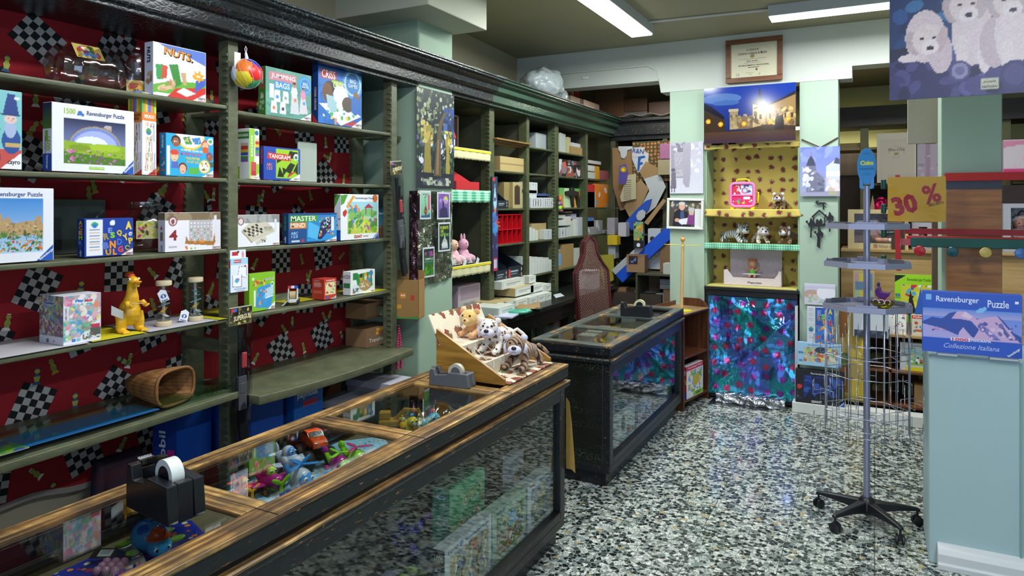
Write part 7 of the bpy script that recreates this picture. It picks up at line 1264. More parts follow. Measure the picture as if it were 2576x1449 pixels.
# poster of pups
PX0,PY=.057,3.4; t=thing('puzzle_poster','large hanging jigsaw poster of white puppies on dark logs','poster',(PX0+.425,PY,2.147)); pw,ph=.85,.62
def pup(u,v,s,f=1):
    return [('e',u-.060*s*f,v-.02,.026*s,.060*s,'#b8a4a8',.25*f),('e',u,v,.062*s,.072*s,'#d8c4c4'),('e',u+.058*s,v-.01,.022*s,.058*s,'#bfa8ac',-.2),('e',u+.01*f,v-.05*s,.036*s,.034*s,'#e0d0d2'),('e',u+.012*f,v-.058*s,.014*s,.011*s,'#2a2230'),('e',u-.022*s,v+.008,.008*s,.006*s,'#2a2230'),('e',u+.026*s,v+.008,.008*s,.006*s,'#2a2230')]
ops=[('r',0,0,1,1,'#23355f'),('b',0,.3,1,1,['#2f4f86','#1c2c50','#3a6a98','#26406f'],90,.05),('p',[(0,.0),(0,.36),(.12,.33),(.26,.26),(.40,.28),(1,.30),(1,0)],'#35325a'),('b',0,.0,1,.30,['#2a2748','#4a4676','#3a3664','#585288'],90,.035),('p',[(0,.26),(.0,.35),(.10,.36),(.14,.30)],'#26263f')]
ops+=[('e',.155,.42,.085,.13,'#cfbcc0'),('e',.22,.30,.05,.10,'#c9b4ba'),('e',.35,.42,.085,.16,'#d4c2c4'),('e',.31,.28,.025,.10,'#d8c8c8'),('e',.40,.28,.028,.10,'#dccccc'),('e',.44,.34,.06,.12,'#c2adb4'),('e',.51,.40,.07,.17,'#d8c6c8'),('e',.49,.25,.025,.08,'#dccccc'),('e',.70,.42,.09,.17,'#cdbabe'),('e',.88,.40,.09,.16,'#c9b6bc'),('e',.085,.28,.045,.02,'#d8c6c8')]
ops+=pup(.165,.40,1.05)+pup(.325,.60,1.1)+pup(.50,.60,1.05)+pup(.69,.58,1.05,-1)+pup(.87,.56,1.0,-1)+[('e',.30,.17,.045,.05,'#4f4a78'),('e',.30,.17,.035,.04,'#8a84a8'),('e',.30,.17,.02,.022,'#6a6490'),('e',.52,.12,.06,.07,'#3f3b68'),('e',.52,.12,.045,.05,'#4c4876'),('r',.385,.035,.455,.105,'#b8b4a0'),('t','puzzle',.42,.085,.05,.022,'#2a2a2a',0,.0,.3),('t','NATHAN',.42,.053,.058,.016,'#3a3a3a',0,.01),('n',0,0,1,1,.10)]
M().box(-pw/2,0,0,pw/2,.006,ph).build('backing_board',mat('#4a4440',.6),t); card(pw,ph,ops,t,'picture',y=-.001,res=.005)
q=M()
for x in (-.35,.35): M().tube([(x,.003,ph),(x,.003,CEIL-2.147)],.0015,5).build('hanging_wire',mat('#8a8a8a',.4),t)
# pillar cladding and toy rails
t=thing('wood_panel','oak-grained board fixed to the right pillar with a black band on top','panel',(.521,4.985,.9)); xa=onY(2381,4.97)[0]; xb=onY(2521,4.97)[0]; Zr=onY(2381,4.97)[1]
M().box(xa,4.972,.60,xb,4.998,hg(476,Zr)).build('board',oak('#b8793c','#8c5627','x',.45),t,world=True,bev=.002); M().box(xa,4.968,hg(476,Zr),xb,4.998,hg(456,Zr)).build('black_band',mat('#2a2b38',.4),t,world=True)
Rr=mat('#c02420',.6,var=.06); Gr=mat('#10544a',.55,var=.06)
t=thing('red_rail','long red wooden rail crossing the right pillar at the height of the sale sign','rail',(.9,4.93,1.8)); M().box(onY(2376,4.93)[0],4.93,hg(456,Zr),1.6,4.966,hg(436,Zr)).build('rail',Rr,t,world=True,bev=.002)
t=thing('peg_rack','red and green wooden toy coat rack with coloured knobs and hammer-shaped pegs','coat rack',(.4,4.80,1.5))
X0,Z0=onY(2291,4.80); zg=hg(609,Z0)
M().box(X0+.0,4.79,zg-.028,1.7,4.82,zg+.028).build('green_rail',Gr,t,world=True,bev=.005)
M().box(X0-.02,4.82,zg-.005,1.7,4.90,zg+.035).build('red_rail',Rr,t,world=True,bev=.002); M().box(X0-.06,4.80,zg-.02,X0,4.83,zg+.018).build('rail_end',mat('#c03a3a',.35),t,world=True)
M().box(X0-.03,4.90,hg(590,Z0),1.7,4.93,hg(576,Z0)).build('upper_rail',mat('#962a2e',.6),t,world=True)
for px,c in ((2313,'#b81f26'),(2395,'#16505a'),(2478,'#c9ac58'),(2566,'#3f6fae'),(2660,'#3a8a4a')):
    X,_=onY(px,4.77); M().cyl((X,4.79,zg-.028),(X,4.765,zg-.04),.010,n=12).sph((X,4.752,zg-.046),(.030,.016,.024)).lathe([(0,4.730),(.026,4.734),(.030,4.742),(.0,4.745)],(X,0,zg-.048),ax='y',n=20).build('knob',mat(c,.2),t,world=True,smooth=50)
Xv,Zv=onY(2258,4.78); M().prism([(Xv-.016,hg(558,Zv)),(Xv+.014,hg(558,Zv)),(Xv+.020,hg(681,Zv)),(Xv-.008,hg(681,Zv))],4.78,4.80,'y').build('upright',mat('#c0141c',.55),t,world=True,bev=.002)
M().box(Xv-.012,4.785,hg(558,Zv),Xv+.012,4.80,hg(440,Zv)).build('upright_top',mat('#c0141c',.55),t,world=True)
for py in (463,525,587,655):
    z=hg(py,Zv); Xh,_=onY(2223,4.78); q=M().cyl((Xh,4.79,z-.024),(Xh,4.79,z+.024),.015,n=16).sph((Xh,4.79,z-.024),(.015,.015,.006)).sph((Xh,4.79,z+.024),(.015,.015,.006)).tube([(Xh,4.79,z),(Xh+.03,4.79,z),(Xh+.05,4.79,z+.0),(Xv,4.79,z)],[.006,.006,.010,.006],10); q.build('hammer_peg',mat('#124438',.2),t,world=True,smooth=50)
M().tube([(X0-.05,4.79,zg+.03),(X0-.055,4.775,zg-.03)],.0015,5).build('wire_tie',mat('#9a9a9a',.3,.7),t,world=True)
t=ypic('sale_sign','yellow sale sign reading 30% in a clear plastic sleeve','sign',2233,2379,446,557,4.765,[('r',0,0,1,1,'#e2ae1c'),('n',0,0,1,1,.03),('t','30',.30,.38,.44,.44,'#b5202c',.24,.05),('t','%',.76,.62,.30,.42,'#b5202c',.24,.03),('t','DESCUENTO',.84,.40,.26,.06,'#2a2620',.24,.02)],body='#c8c8c8',res=.006,mt=print_mat(.55))
Xa,Za=onY(2232,4.76); Xb,_=onY(2381,4.76); 
M().grid(lambda u,v:(Xa+(Xb-Xa)*u,4.757-.004*math.sin(v*5+u*3),hg(559,Za)+(hg(438,Za)-hg(559,Za))*v+.004*math.sin(u*40)*(v>.95)),30,12).build('plastic_sleeve',film('#f8f6fa',.02),t,world=True,smooth=180)
tag(M().box(.30,5.40,hg(363,onY(2283,5.4)[1]),.36,5.44,2.85).build('beige_column',plaster('#8f8272')),'narrow beige boxed pipe beside the right pillar','panel'); bpy.data.objects['beige_column'].location=(.0,0,0)
xa,za=onY(2283,5.35); xb,_=onY(2362,5.35); tag(M().box(xa,5.35,hg(362,za),xb,5.38,2.86).build('beige_board',plaster('#a89f90'),bev=.002),'plain beige panel hanging from the ceiling left of the right pillar','panel')
xa,_=onY(2345,5.5); tag(M().box(xa,5.5,0,xa+.07,5.56,1.75).build('brown_upright',mat('#6d5a4a',.5,var=.1)),'brown upright post behind the coat rack','post')
# ================= back room on the right =================
LWd=oak('#bf9f6c','#a98753','x',.5); DW=oak('#5a3a24','#3a2416','z',.5)
t=thing('back_counter','low brown display unit with pale wood back behind the revolving rack','cabinet',(1.0,6.55,0))
for z in (.085,.36,.645): M().box(-.10,6.32,z,2.2,6.74,z+.02).build('shelf_board',oak('#7a4a26','#5a3218','x',.45) if z<.6 else mat('#b3935e',.4),t,world=True,bev=.002)
for x in (-.10,.10,.62,1.2,1.8): M().box(x,6.32,.085,x+.02,6.74,.645).build('divider',DW,t,world=True)
M().box(-.10,6.74,.085,2.2,6.76,.65).build('lower_back',pattern('quilt','#5a3a20','#7a5a2a','#4a3a20',9.),t,world=True)
M().box(-.26,6.74,.665,2.2,6.765,1.295).build('pale_back_panel',LWd,t,world=True)
M().box(-.26,6.70,1.295,2.2,7.15,1.318).build('top_ledge',LWd,t,world=True,bev=.003)
M().box(-.26,7.15,.0,2.2,7.17,1.3).build('rear_face',DW,t,world=True)
t=thing('quilt_cloth','yellow and brown patchwork cloth hanging beside the brown display unit','cloth',(-.17,6.29,.1)); M().grid(lambda u,v:((u-.5)*.20,-.012*math.sin(u*14+v*2),.80*v),30,12).build('cloth_panel',pattern('quilt','#b89a3a','#8a5a30','#c8b04a',9.),t,smooth=180,solid=.002)
t=thing('dark_bag','black bag on the floor under the patchwork cloth','bag',(-.10,6.40,.0),0); M().sph((0,0,.09),(.12,.08,.09)).build('bag_body',mat('#15171c',.4),t,remesh=.01)
X_,Z_=onY(2190,6.25); t=thing('plastic_pocket','clear pocket with white and dark pictures hanging behind the revolving rack','card',(X_,6.262,hg(850,Z_)),0); card(.24,.26,[('r',0,0,1,1,'#b4b8c4'),('r',.02,0,.98,.22,'#1e2230'),('b',.02,.0,.98,.2,['#2a3040','#4a5060'],14,.06),('p',[(.2,.22),(.3,.9),(.8,.95),(.9,.22)],'#c8ccd6')],t,'insert',res=.005,mt=print_mat(.15)); M().box(-.125,.001,0,.125,.003,.262).build('pocket',mat('#b0b4be',.3),t)
TL=.6655
ybox('jigsaw_puzzle_box','lime green 100 piece puzzle box with a black horse picture on the back counter','box',2251,2350,690,TL+.09,6.45,.05,'#8ac41e',
 [('r',0,0,1,1,'#9ad01e'),('r',.16,.12,1,.80,'#c8c83a'),('b',.16,.12,1,.8,['#2a2a2e','#e8e8e8','#2f5ab0','#c83a3a','#e8d82a','#4aa8d8'],46,.06),('p',[(.3,.15),(.4,.7),(.55,.2)],'#1e1e22'),('p',[(.5,.15),(.66,.75),(.8,.2)],'#2f62c0'),('p',[(.82,.15),(.9,.7),(1,.6),(1,.15)],'#b82a30'),('p',[(0,1),(0,.84),(.3,1)],'#15161a'),('t','Ravensburger Puzzle',.62,.90,.60,.08,'#3a6a10'),('t','100',.075,.55,.10,.14,'#2a5a9a',PI/2,.03)])
ybox('white_carton','flat pale riser carton under the lime green puzzle box','box',2236,2352,752,TL,6.44,.2,'#b9a488',h=.088)
ybox('puzzle_board','pastel block puzzle board leaning on the pale wood panel','game',2146,2200,681,TL,6.60,.02,'#c8b890',[('r',0,0,1,1,'#c2ad86')]+[('r',.08+.21*i,.06+.15*j,.08+.21*(i+1),.06+.15*(j+1),['#8fb8c0','#c89aa0','#d8c84a','#a8c8a8','#6a8ab0','#c8b88a'][(i*2+j*j+i*j)%6]) for i in range(4) for j in range(6)],res=.01)
for px0,px1,yt,c,l,ops in ((2224,2252,782,'#c84a7a','pink cartoon box',[('b',0,0,1,1,['#d84a8a','#2a2a2e','#e8e8f0','#3a78c8'],22,.1)]),(2254,2280,782,'#c04a70','pink and black cartoon box beside the first one',[('b',0,0,1,1,['#d83a6a','#e8e8f0','#2a2a2e','#4aa05a'],22,.1)]),(2294,2330,772,'#d8cfc4','white card box with a red balloon and train',[('r',0,0,1,1,'#ddd6c8'),('r',0,.84,1,1,'#d83a2a'),('t','Fisher',.5,.92,.8,.1,'#fff'),('e',.3,.62,.13,.13,'#d84a3a'),('r',.2,.18,.9,.3,'#d8622a'),('b',.1,.15,.9,.5,['#3a78b8','#e8b83a','#5aa04a'],8,.08)])):
    ybox('toy_box',l+' at the front of the back counter','box',px0,px1,yt,TL,6.36,.05,c,ops,h=.16)
ybox('jigsaw_puzzle_box','white farm puzzle box with cows on the middle board of the brown unit','box',2264,2330,888,.381,6.37,.05,'#c8ccd4',[('r',0,0,1,1,'#d0d4da'),('g',.25,.2,1,.8,'#8ac04a','#a8d0e8'),('b',.3,.25,.95,.6,['#2a2a2e','#e8e8e8','#c85a4a','#e8d84a'],20,.06),('r',.2,0,1,.14,'#e8d82a'),('t','2x12',.12,.6,.1,.2,'#3a4a7a',PI/2),('t','Ravensburger',.65,.9,.6,.07,'#6a7a9a')],h=.22)
ybox('small_carton','tan carton on the lowest board of the brown unit','box',2300,2350,990,.106,6.40,.2,'#a88458',h=.16)
# dolls in boxes on the ledge
def dollbox(label,px0,px1,yt,Y,z,frame,name='Nines d\'Onil',bonnet=True,rot=0):
    X0,Z0=onY(px0,Y); X1,_=onY(px1,Y); w=X1-X0; h=hg(yt,Z0)-z; t=thing('boxed_doll_carton',label,'box',((X0+X1)/2,Y+.09,z),rot); fm=mat(frame,.5,var=.04,scale=40); b_=.05
    q=M().box(-w/2,-.09,0,w/2,-.082,b_).box(-w/2,-.09,h-.035,w/2,-.082,h).box(-w/2,-.09,b_,-w/2+b_,-.082,h-.035).box(w/2-.035,-.09,b_,w/2,-.082,h-.035); q.build('front_frame',fm,t)
    M().box(-w/2,.082,0,w/2,.09,h).build('rear_wall',mat('#a08a78',.6),t)
    M().box(-w/2,-.082,0,w/2,.082,.006).box(-w/2,-.082,h-.006,w/2,.082,h).box(-w/2,-.082,.006,-w/2+.006,.082,h-.006).box(w/2-.006,-.082,.006,w/2,.082,h-.006).build('case_walls',fm,t)
    M().box(-w/2+.03,-.081,.03,w/2-.03,-.079,h-.03).build('window_film',film('#e8e4e0',.06),t)
    card(w*.55,.035,[('r',0,0,1,1,frame),('t',name,.6,.5,.6,.8,'#5a4a3a',0,.0,.25),('e',.2,.5,.05,.3,'#a87a5a')],t,'box_print',y=-.0908,cx=.06,res=.01).location=(0,0,.008)
    D=thing('boxed_doll','baby doll in pale pink clothes inside the '+label.split(' with ')[0].split(' at ')[0],'doll',((X0+X1)/2,Y+.08,z+.05),rot); Sk=mat('#cf9480',.4); Cl=mat('#d8b8c4',.8,sheen=.4); k=h/.36
    D.scale=(k,k,k)
    q=M().sph((-.03,0,.075),(.06,.045,.06)).tube([(-.06,-.02,.11),(-.085,-.04,.08),(-.05,-.05,.07)],[.022,.018,.014],10).tube([(.0,-.02,.11),(.03,-.04,.09),(.05,-.045,.08)],[.022,.018,.014],10); q.build('clothes',Cl,D,remesh=.005)
    M().sph((-.02,-.005,.165),(.045,.042,.048),20,14).sph((-.02,-.045,.155),(.018,.009,.012)).build('head',Sk,D,remesh=.004)
    for s in (-1,1): M().sph((-.02+.016*s,-.045,.168),(.006,.003,.005)).build('eye',mat('#2a2430',.15),D,smooth=180)
    M().sph((-.02,-.049,.145),(.008,.003,.003)).build('lips',mat('#a84a50',.3),D,smooth=180)
    if bonnet: M().sph((-.02,.008,.178),(.052,.046,.050)).build('bonnet',mat('#d4c8c8',.8,sheen=.3),D,smooth=180)
    for s,c in ((-1,1),(1,1)): M().tube([(-.03+.02*s,-.02,.05),(.01+.05*(s+1)/2,-.07,.03),(.05+.04*(s+1)/2,-.075,.03)],[.026,.022,.018],10).build('leg',Sk,D,smooth=180)
    for s in (0,1): M().sph((.065+.04*s,-.07,.03),(.024,.018,.020)).build('bootee',mat('#d8d8dc',.8),D,smooth=180)
dollbox('pale yellow doll box with a window, on the ledge behind the rack',2133,2285,527,6.75,1.319,'#cdb98a')
dollbox('lilac doll box with an open front, right of the pale yellow one',2294,2345,560,6.85,1.319,'#b0a8b8','Onil')
dollbox('grey-lilac doll box at the right edge of the picture',2524,2640,512,6.80,1.319,'#a8a8b4','Nines')
# rear shelving with cartons
t=thing('rear_shelving','dark olive rear shelving with a deep top board in the back room','shelving',(.6,7.5,0)); OD=mat('#5c5a30',.5,var=.15)
M().box(-.62,7.30,2.44,2.3,7.34,2.62).build('top_fascia',mat('#2a2018',.5,var=.2),t,world=True); M().box(-.62,7.34,2.46,2.3,8.0,2.48).build('top_board',mat('#3a3024',.6),t,world=True)
for x in (-.12,.30,.98,1.7): M().box(x,7.36,1.3,x+.07,7.40,2.44).build('upright',OD,t,world=True); 
for z in (1.88,2.22): M().box(-.12 if z<2 else -.60,7.38,z,2.3,7.85,z+.022).build('shelf_board',OD if z<2 else mat('#8f7a4a',.5),t,world=True)
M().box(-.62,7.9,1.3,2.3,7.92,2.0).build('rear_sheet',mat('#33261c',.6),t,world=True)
ybox('doll_carton','cream doll carton with an oval wreath emblem on the rear shelf','box',2206,2305,336,1.903,7.28,.14,'#b5aa98',[('r',0,0,1,1,'#bbb0a0'),('r',.07,.02,.93,.88,'#b2a797'),('e',.5,.62,.20,.17,'#a3987f'),('e',.5,.62,.18,.155,'#b5aa99'),('t',"Nines d'Onil",.5,.67,.42,.07,'#4a3f32',0,.01,.25),('e',.5,.58,.05,.05,'#8a7a4a')],res=.012)
ybox('doll_carton','lilac printed doll carton right of the wreath carton','box',2307,2362,352,1.903,7.30,.14,'#9f8fa0',[('r',0,0,1,1,'#a596a6'),('r',.4,0,.6,1,'#9a7a92'),('b',0,0,1,1,['#b8a8b8','#8f8098'],12,.1)],res=.012)
ybox('doll_carton','pink and white carton with a magenta label at the right edge','box',2524,2640,352,1.903,6.9,.2,'#c4a8b4',[('r',0,0,1,1,'#c4b8c0'),('p',[(0,1),(1,1),(1,.8),(.5,.9),(0,.8)],'#c87a9a'),('b',0,.3,1,.8,['#d0a0b4','#c8b4be'],24,.04),('r',0,.0,.85,.26,'#c0286a')],res=.012)
ybox('paper_roll_box','flat yellow-brown cartons piled under the back room lamp','box',2100,2185,341,2.243,7.45,.3,'#8a7440',h=.05)
t=thing('wrapped_parcel','magenta foil-wrapped parcel half hidden behind the sale sign','parcel',(onY(2217,6.9)[0],6.95,1.62),.5); M().sph((0,0,.05),(.07,.05,.10)).build('parcel',foil('#b81a5a',20.,.3),t,smooth=180); M().prism([(-.11,0),(-.05,0),(-.08,.16)],-.01,.0,'y').build('paper_cone',mat('#9a7a6a',.5),t)
M().box(-.12,-.12,-.02,.16,.12,-.0).build('perch',OD,t)
t=thing('traffic_skittle','striped wooden cone standing behind the sale sign','toy',(onY(2259,6.75)[0],6.78,1.60),0); M().lathe([(.0,0),(.030,0),(.012,.30),(0,.30)],n=20).build('cone',pattern('tiger','#a86a3a','#3a2418','#000',30.),t,smooth=40); M().box(-.05,-.04,-.28,.05,.04,0).build('stand',DW,t)
tag(M().box(.75,6.9,1.32,2.3,6.93,1.86).build('dark_curtain',mat('#2a1c18',.7,var=.3,scale=10)),'dark brown panel behind the doll at the right edge','panel')
tag(M().box(-.60,8.3,0,2.6,8.33,2.30).build('dark_screen',pattern('gingham','#2a1f18','#1a1410','#000',60.)),'dark latticed screen across the back room','screen')
# ================= pillar dressing and trimmed bay =================
PXF=-2.548
Ya,Za=onX(1050,-2.53); Yb,_=onX(1144,-2.53); w_=Yb-Ya; zt=hg(216,Za); zb=hg(470,Za)
t=thing('garden_puzzle','tall jigsaw picture of a dark garden with a pale path on the pillar','picture',(-2.536,(Ya+Yb)/2,zb),PI/2); ph=zt-zb
M().box(-w_/2,0,0,w_/2,.006,ph).build('backing_board',mat('#5a5a5a',.6),t)
card(w_,ph,[('r',0,0,1,1,'#15202a'),('b',0,.55,1,1,['#3a4a3a','#6f7a5a','#1a2430','#8a9272','#101820','#a8ac90'],200,.03),('b',.7,.4,1,.85,['#1f3f80','#3a5a9a','#16264a'],30,.08),('b',0,.15,1,.6,['#1f3a2a','#2a4a36','#14241c','#4a6a48','#5a5a8a','#c8c8d8'],150,.035),('p',[(.44,.12),(.52,.5),(.56,.66),(.70,.78),(.84,.82),(.70,.72),(.64,.6),(.62,.3),(.64,.12)],'#5a4a34'),('p',[(.5,.14),(.54,.5),(.58,.5),(.56,.14)],'#80694a'),('p',[(.18,.15),(.20,.44),(.16,.58),(.26,.66),(.36,.58),(.34,.44),(.38,.15)],'#8a7a3a'),('b',.1,.45,.42,.68,['#b09a4a','#8f8440','#c0b068'],22,.05),('p',[(.76,.15),(.78,.4),(.74,.5),(.84,.58),(.90,.48),(.86,.4),(.88,.15)],'#94843e'),('b',.70,.4,.94,.6,['#a8984a','#c4b45a'],14,.035),('p',[(0,.0),(1,.0),(1,.14),(.5,.10),(0,.13)],'#20232f'),('p',[(.1,.09),(.9,.07),(.7,.02),(.2,.03)],'#8f9684'),('b',.1,.02,.9,.10,['#a8ae9a','#3a3f50'],24,.04),('n',0,0,1,1,.12)],t,'picture',y=-.0008,res=.0035)
Ya,Za=onX(1054,-2.52); Yb,_=onX(1141,-2.52); w_=Yb-Ya; zt=hg(480,Za); zb=hg(722,Za); ph=zt-zb
t=thing('foil_board','crumpled silver foil board pinned to the pillar under the garden picture','board',(-2.54,(Ya+Yb)/2,zb),PI/2)
def wf_(u,v): return -.012*abs(math.sin(u*9+math.sin(v*7)*2))*abs(math.cos(v*13+u*5))-.004*math.sin(u*31+v*17)
M().grid(lambda u,v:((u-.5)*w_*(1-.02*math.sin(v*9)),wf_(u,v),ph*v+(.02*u if v<.5 else 0)),50,90).build('foil_sheet',foil('#9aa08e',14.,.24),t,smooth=180); M().box(-w_/2-.006,-.012,0,-w_/2+.004,.05,ph).build('foil_edge',foil('#7a5a6a',20.,.2),t)
fly=[(1059,1087,479,552,[('g',0,0,1,1,'#6aa88a','#8fc8a8'),('p',[(.3,.25),(.5,.5),(.7,.25),(.5,.02)],'#7a2f28'),('l',[(.5,.5),(.42,.8),(.6,.86)],.04,'#22282a'),('t','Puerta',.5,.26,.3,.07,'#d8b84a',.0,.0,.3),('r',.75,.3,.95,.9,'#c84a6a'),('t','MADRID',.5,.92,.6,.06,'#b04a9a'),('p',[(.0,0),(1,0),(1,.2),(.7,.1),(0,.08)],'#2a5a7a')],'green flyer with a rust diamond sign, upper left on the foil board'),
 (1102,1135,483,552,[('g',0,0,1,1,'#5a4a80','#8a62b0'),('p',[(.1,.0),(.15,.35),(.35,.4),(.4,.7),(.45,.78),(.5,.7),(.55,.45),(.8,.4),(.9,0)],'#2f2a55'),('e',.7,.75,.2,.2,'#b8c84a'),('b',0,.6,1,1,['#7a4aa0','#a88ac8'],10,.12)],'purple flyer with a palace outline, upper right on the foil board'),
 (1105,1136,560,634,[('r',0,0,1,1,'#15302a'),('t','FUENTE',.48,.86,.8,.12,'#b8c83a',0,.03),('t','DE',.25,.72,.28,.11,'#b8c83a',0,.03),('t','NEPTUNO',.5,.58,.85,.12,'#7fb04a',0,.03),('p',[(.2,.05),(.3,.35),(.45,.45),(.5,.72),(.58,.45),(.75,.35),(.85,.05)],'#a8acb0'),('e',.5,.2,.3,.14,'#c4c8cc')],'dark flyer with lime letters and a pale statue, middle right on the foil board'),
 (1066,1096,623,700,[('g',0,0,1,1,'#3f7a1f','#17202a'),('t','TEMPLO',.5,.62,.84,.08,'#c8c8d0',0,.02),('b',.1,.68,.9,.9,['#7a3aa0','#c83a8a'],9,.10),('b',.0,.0,1,.4,['#4f9a2a','#2a5a18'],20,.08),('l',[(.1,.52),(.9,.52)],.04,'#3aa0b8')],'black and green flyer, lower left on the foil board')]
for a,b_,c,d,ops,l in fly:
    Y0,Z0=onX(a,-2.50); Y1,_=onX(b_,-2.50); k=thing('flyer',l,'flyer',(-2.508,(Y0+Y1)/2,hg(d,Z0)),PI/2+.02); w2=Y1-Y0; h2=(d-c)*Z0/F
    M().box(-w2/2,0,0,w2/2,.002,h2).build('sheet',mat('#c4c8d4',.4),k); card(w2*.84,h2*.88,ops,k,'print',y=-.0008,res=.003).location=(0,0,h2*.06)
# ---- shelving frame of the storeroom side
t=thing('storeroom_shelving','tall olive pigeonhole shelving filled with white and brown cartons','shelving',(-2.8,5.8,0)); O2=shelf_paint('#474d33'); st=t
PYS=[4.62,5.26,5.85,6.62]
for i,yy in enumerate(PYS): 
    post(-2.68,-2.60,yy,yy+(.075 if i in(0,2) else .05),.90,2.447,par=st,nt=i in(0,2),mt=O2)
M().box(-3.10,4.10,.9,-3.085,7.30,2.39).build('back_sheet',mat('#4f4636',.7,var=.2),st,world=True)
M().box(-3.1,4.04,2.44,-2.6,7.3,2.452).build('soffit_board',O2,st,world=True)
LV=[2.20,1.97,1.67,1.385,1.09]
BY=[(4.69,5.26),(5.31,5.85),(5.92,6.62),(6.67,7.28)]
for y0,y1 in BY:
    for h in LV[(1 if y0<4.7 or y0>6.6 else 0):]: shelf(y0,y1,h,par=st,mt=O2,x0=-3.08,xf=-2.62,th=.016)
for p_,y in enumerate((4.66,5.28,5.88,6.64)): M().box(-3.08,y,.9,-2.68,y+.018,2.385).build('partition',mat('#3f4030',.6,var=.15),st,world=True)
# trimmed bay between pillar and first post
t=thing('trimmed_shelves','narrow bay of shelves edged with fringe and gingham beside the pillar','shelves',(-2.8,4.33,0)); tb=t
for h,c in ((2.10,'#3f3328'),(1.80,'#4a4634'),(1.262,'#6a5a3a'),(.95,'#4a5a4a')): shelf(4.05,4.60,h,par=tb,mt=mat(c,.5,var=.1),x0=-3.06,xf=-2.60)
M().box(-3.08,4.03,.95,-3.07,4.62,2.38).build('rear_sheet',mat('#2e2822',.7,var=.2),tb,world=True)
for z in (1.285,): M().grid(lambda u,v:(-3.03+.012*math.sin(u*11+v*4),4.06+.54*u,1.27+.5*v),20,20).build('foil_lining',foil('#7f7d7c',7.,.3),tb,world=True,smooth=180)
Fy=mat('#c9c49a',.7); Fb=mat('#d2c31f',.5); Gg=pattern('gingham','#2f9a72','#a8d8c0','#000',330.)
for h in (2.105,1.270):
    skirt(h,.075,Fy,12,x0=4.04,x1=4.62,nm='fringe_skirt',y=-2.597,par=tb,axis='y',sw=.004); M().grid(lambda u,v:(-2.588,4.04+.58*u,h-.004-.016*v),20,1).build('yellow_ribbon',Fb,tb,world=True,solid=.002)
skirt(1.805,.085,Gg,10,x0=4.03,x1=4.62,nm='gingham_skirt',y=-2.597,par=tb,axis='y',sw=.006); skirt(.955,.05,Gg,10,x0=4.03,x1=4.62,nm='gingham_skirt',y=-2.597,par=tb,axis='y',sw=.006)
# house toy box
t=thing('toy_house_box','dark open wooden box holding white toy houses with blue and red roofs','toy',(-2.80,4.20,2.118),PI/2+.05)
q=M().box(-.16,-.10,0,.14,.10,.012).box(.128,-.10,.0,.14,.10,.235).box(-.16,.092,0,.14,.10,.235).box(-.16,-.10,.223,.14,.10,.235); q.build('wooden_box',mat('#5a4436',.55,var=.15),t)
def hs(x,w2,h,c,r):
    M().box(x,-.085,.012,x+w2,-.03,.012+h).build('house',mat('#c9d0c8',.5),t); M().prism([(x-.006,.012+h-.01),(x+w2+.006,.012+h-.01),(x+w2/2 if r else x,.012+h+.04)],-.092,-.024,'y').build('roof',mat(c,.4),t)
    M().box(x+w2*.35,-.0862,.012,x+w2*.62,-.085,.012+min(.035,h*.35)).box(x+w2*.2,-.0862,.012+h*.62,x+w2*.38,-.085,.012+h*.75).build('door_and_window',mat('#1c2024',.5),t)
hs(-.13,.05,.075,'#4a3f38',1); hs(-.045,.06,.17,'#6f8a98',0); hs(.022,.035,.055,'#3f6f9a',1); hs(.062,.055,.065,'#b83a30',1)
t=thing('dotted_box','red box with white polka dots and a sloping lid on the gingham shelf','box',(-2.70,4.33,1.802),PI/2); DT=pattern('dots','#b0141e','#e4d4d0','#000',70.)
M().box(-.17,-.09,0,.15,.09,.065).prism([(-.17,.065),(.15,.065),(-.17,.165)],-.02,.09,'y').build('carton',DT,t)
# cluster of pink dolls
t=thing('display_tray','printed tray with two small pink plush dolls and hanging tags','tray',(-2.68,4.28,1.265),PI/2); M().box(-.19,-.06,0,.15,.10,.008).box(-.19,-.06,0,.15,-.054,.06).build('tray',pattern('blobs','#c9c4c0','#c86a7a','#5a8ab0',40.),t)
for i,(dx,l,c) in enumerate(((-.05,'small pink plush baby doll with a headband in the printed tray','#d8a8b0'),(.09,'small pink plush bunny doll at the right of the printed tray','#c890a8'))):
    D=thing('plush_doll',l,'doll',(-2.68,4.28+dx,1.275),PI/2); Pn=mat(c,.9,sheen=.5)
    M().sph((0,0,.06),(.05,.04,.05)).sph((-.05,-.03,.04),.024).sph((.05,-.03,.04),.024).sph((-.035,-.05,.03),.028).sph((.04,-.05,.03),.028).build('body',Pn,D,remesh=.006); M().sph((-.01,-.005,.135),(.042,.04,.042)).sph((-.01,-.04,.128),(.012,.01,.01)).build('head',mat('#d8a890',.6) if i==0 else Pn,D,remesh=.006)
    for s in (-1,1): M().sph((-.01+.015*s,-.042,.142),.004).build('eye',mat('#1c1a1e',.2),D,smooth=180)
    if i==0: M().tube([(-.05,-.01,.15),(-.01,-.038,.162),(.03,-.01,.15),(-.01,.03,.15)],.005,8,closed=True).build('headband',mat('#d8c0b8',.7),D,smooth=180)
    else: [M().sph((.02*s-.01,0,.185),(.010,.008,.03)).build('ear',Pn,D,smooth=180) for s in (-1,1)]
    g=M().box(-.018,-.001,-.07,.018,.001,0).build('hang_tag',mat('#c4cccc',.5),D); g.location=(.05+.04*i,-.075,.03); g.rotation_euler=(0,.5,0)
pbox('doll_carton','open mauve doll carton on the lowest gingham shelf','box',1152,1208,722,.952,-2.66,.2,'#a893a0',[('r',0,0,1,1,'#a895a2'),('r',0,0,1,.30,'#a9a09c'),('r',.10,.34,.93,.93,'#8f7c88'),('t',"Nines d'Onil",.5,.13,.5,.13,'#4a423e',0,.0,.2)],rot=0)
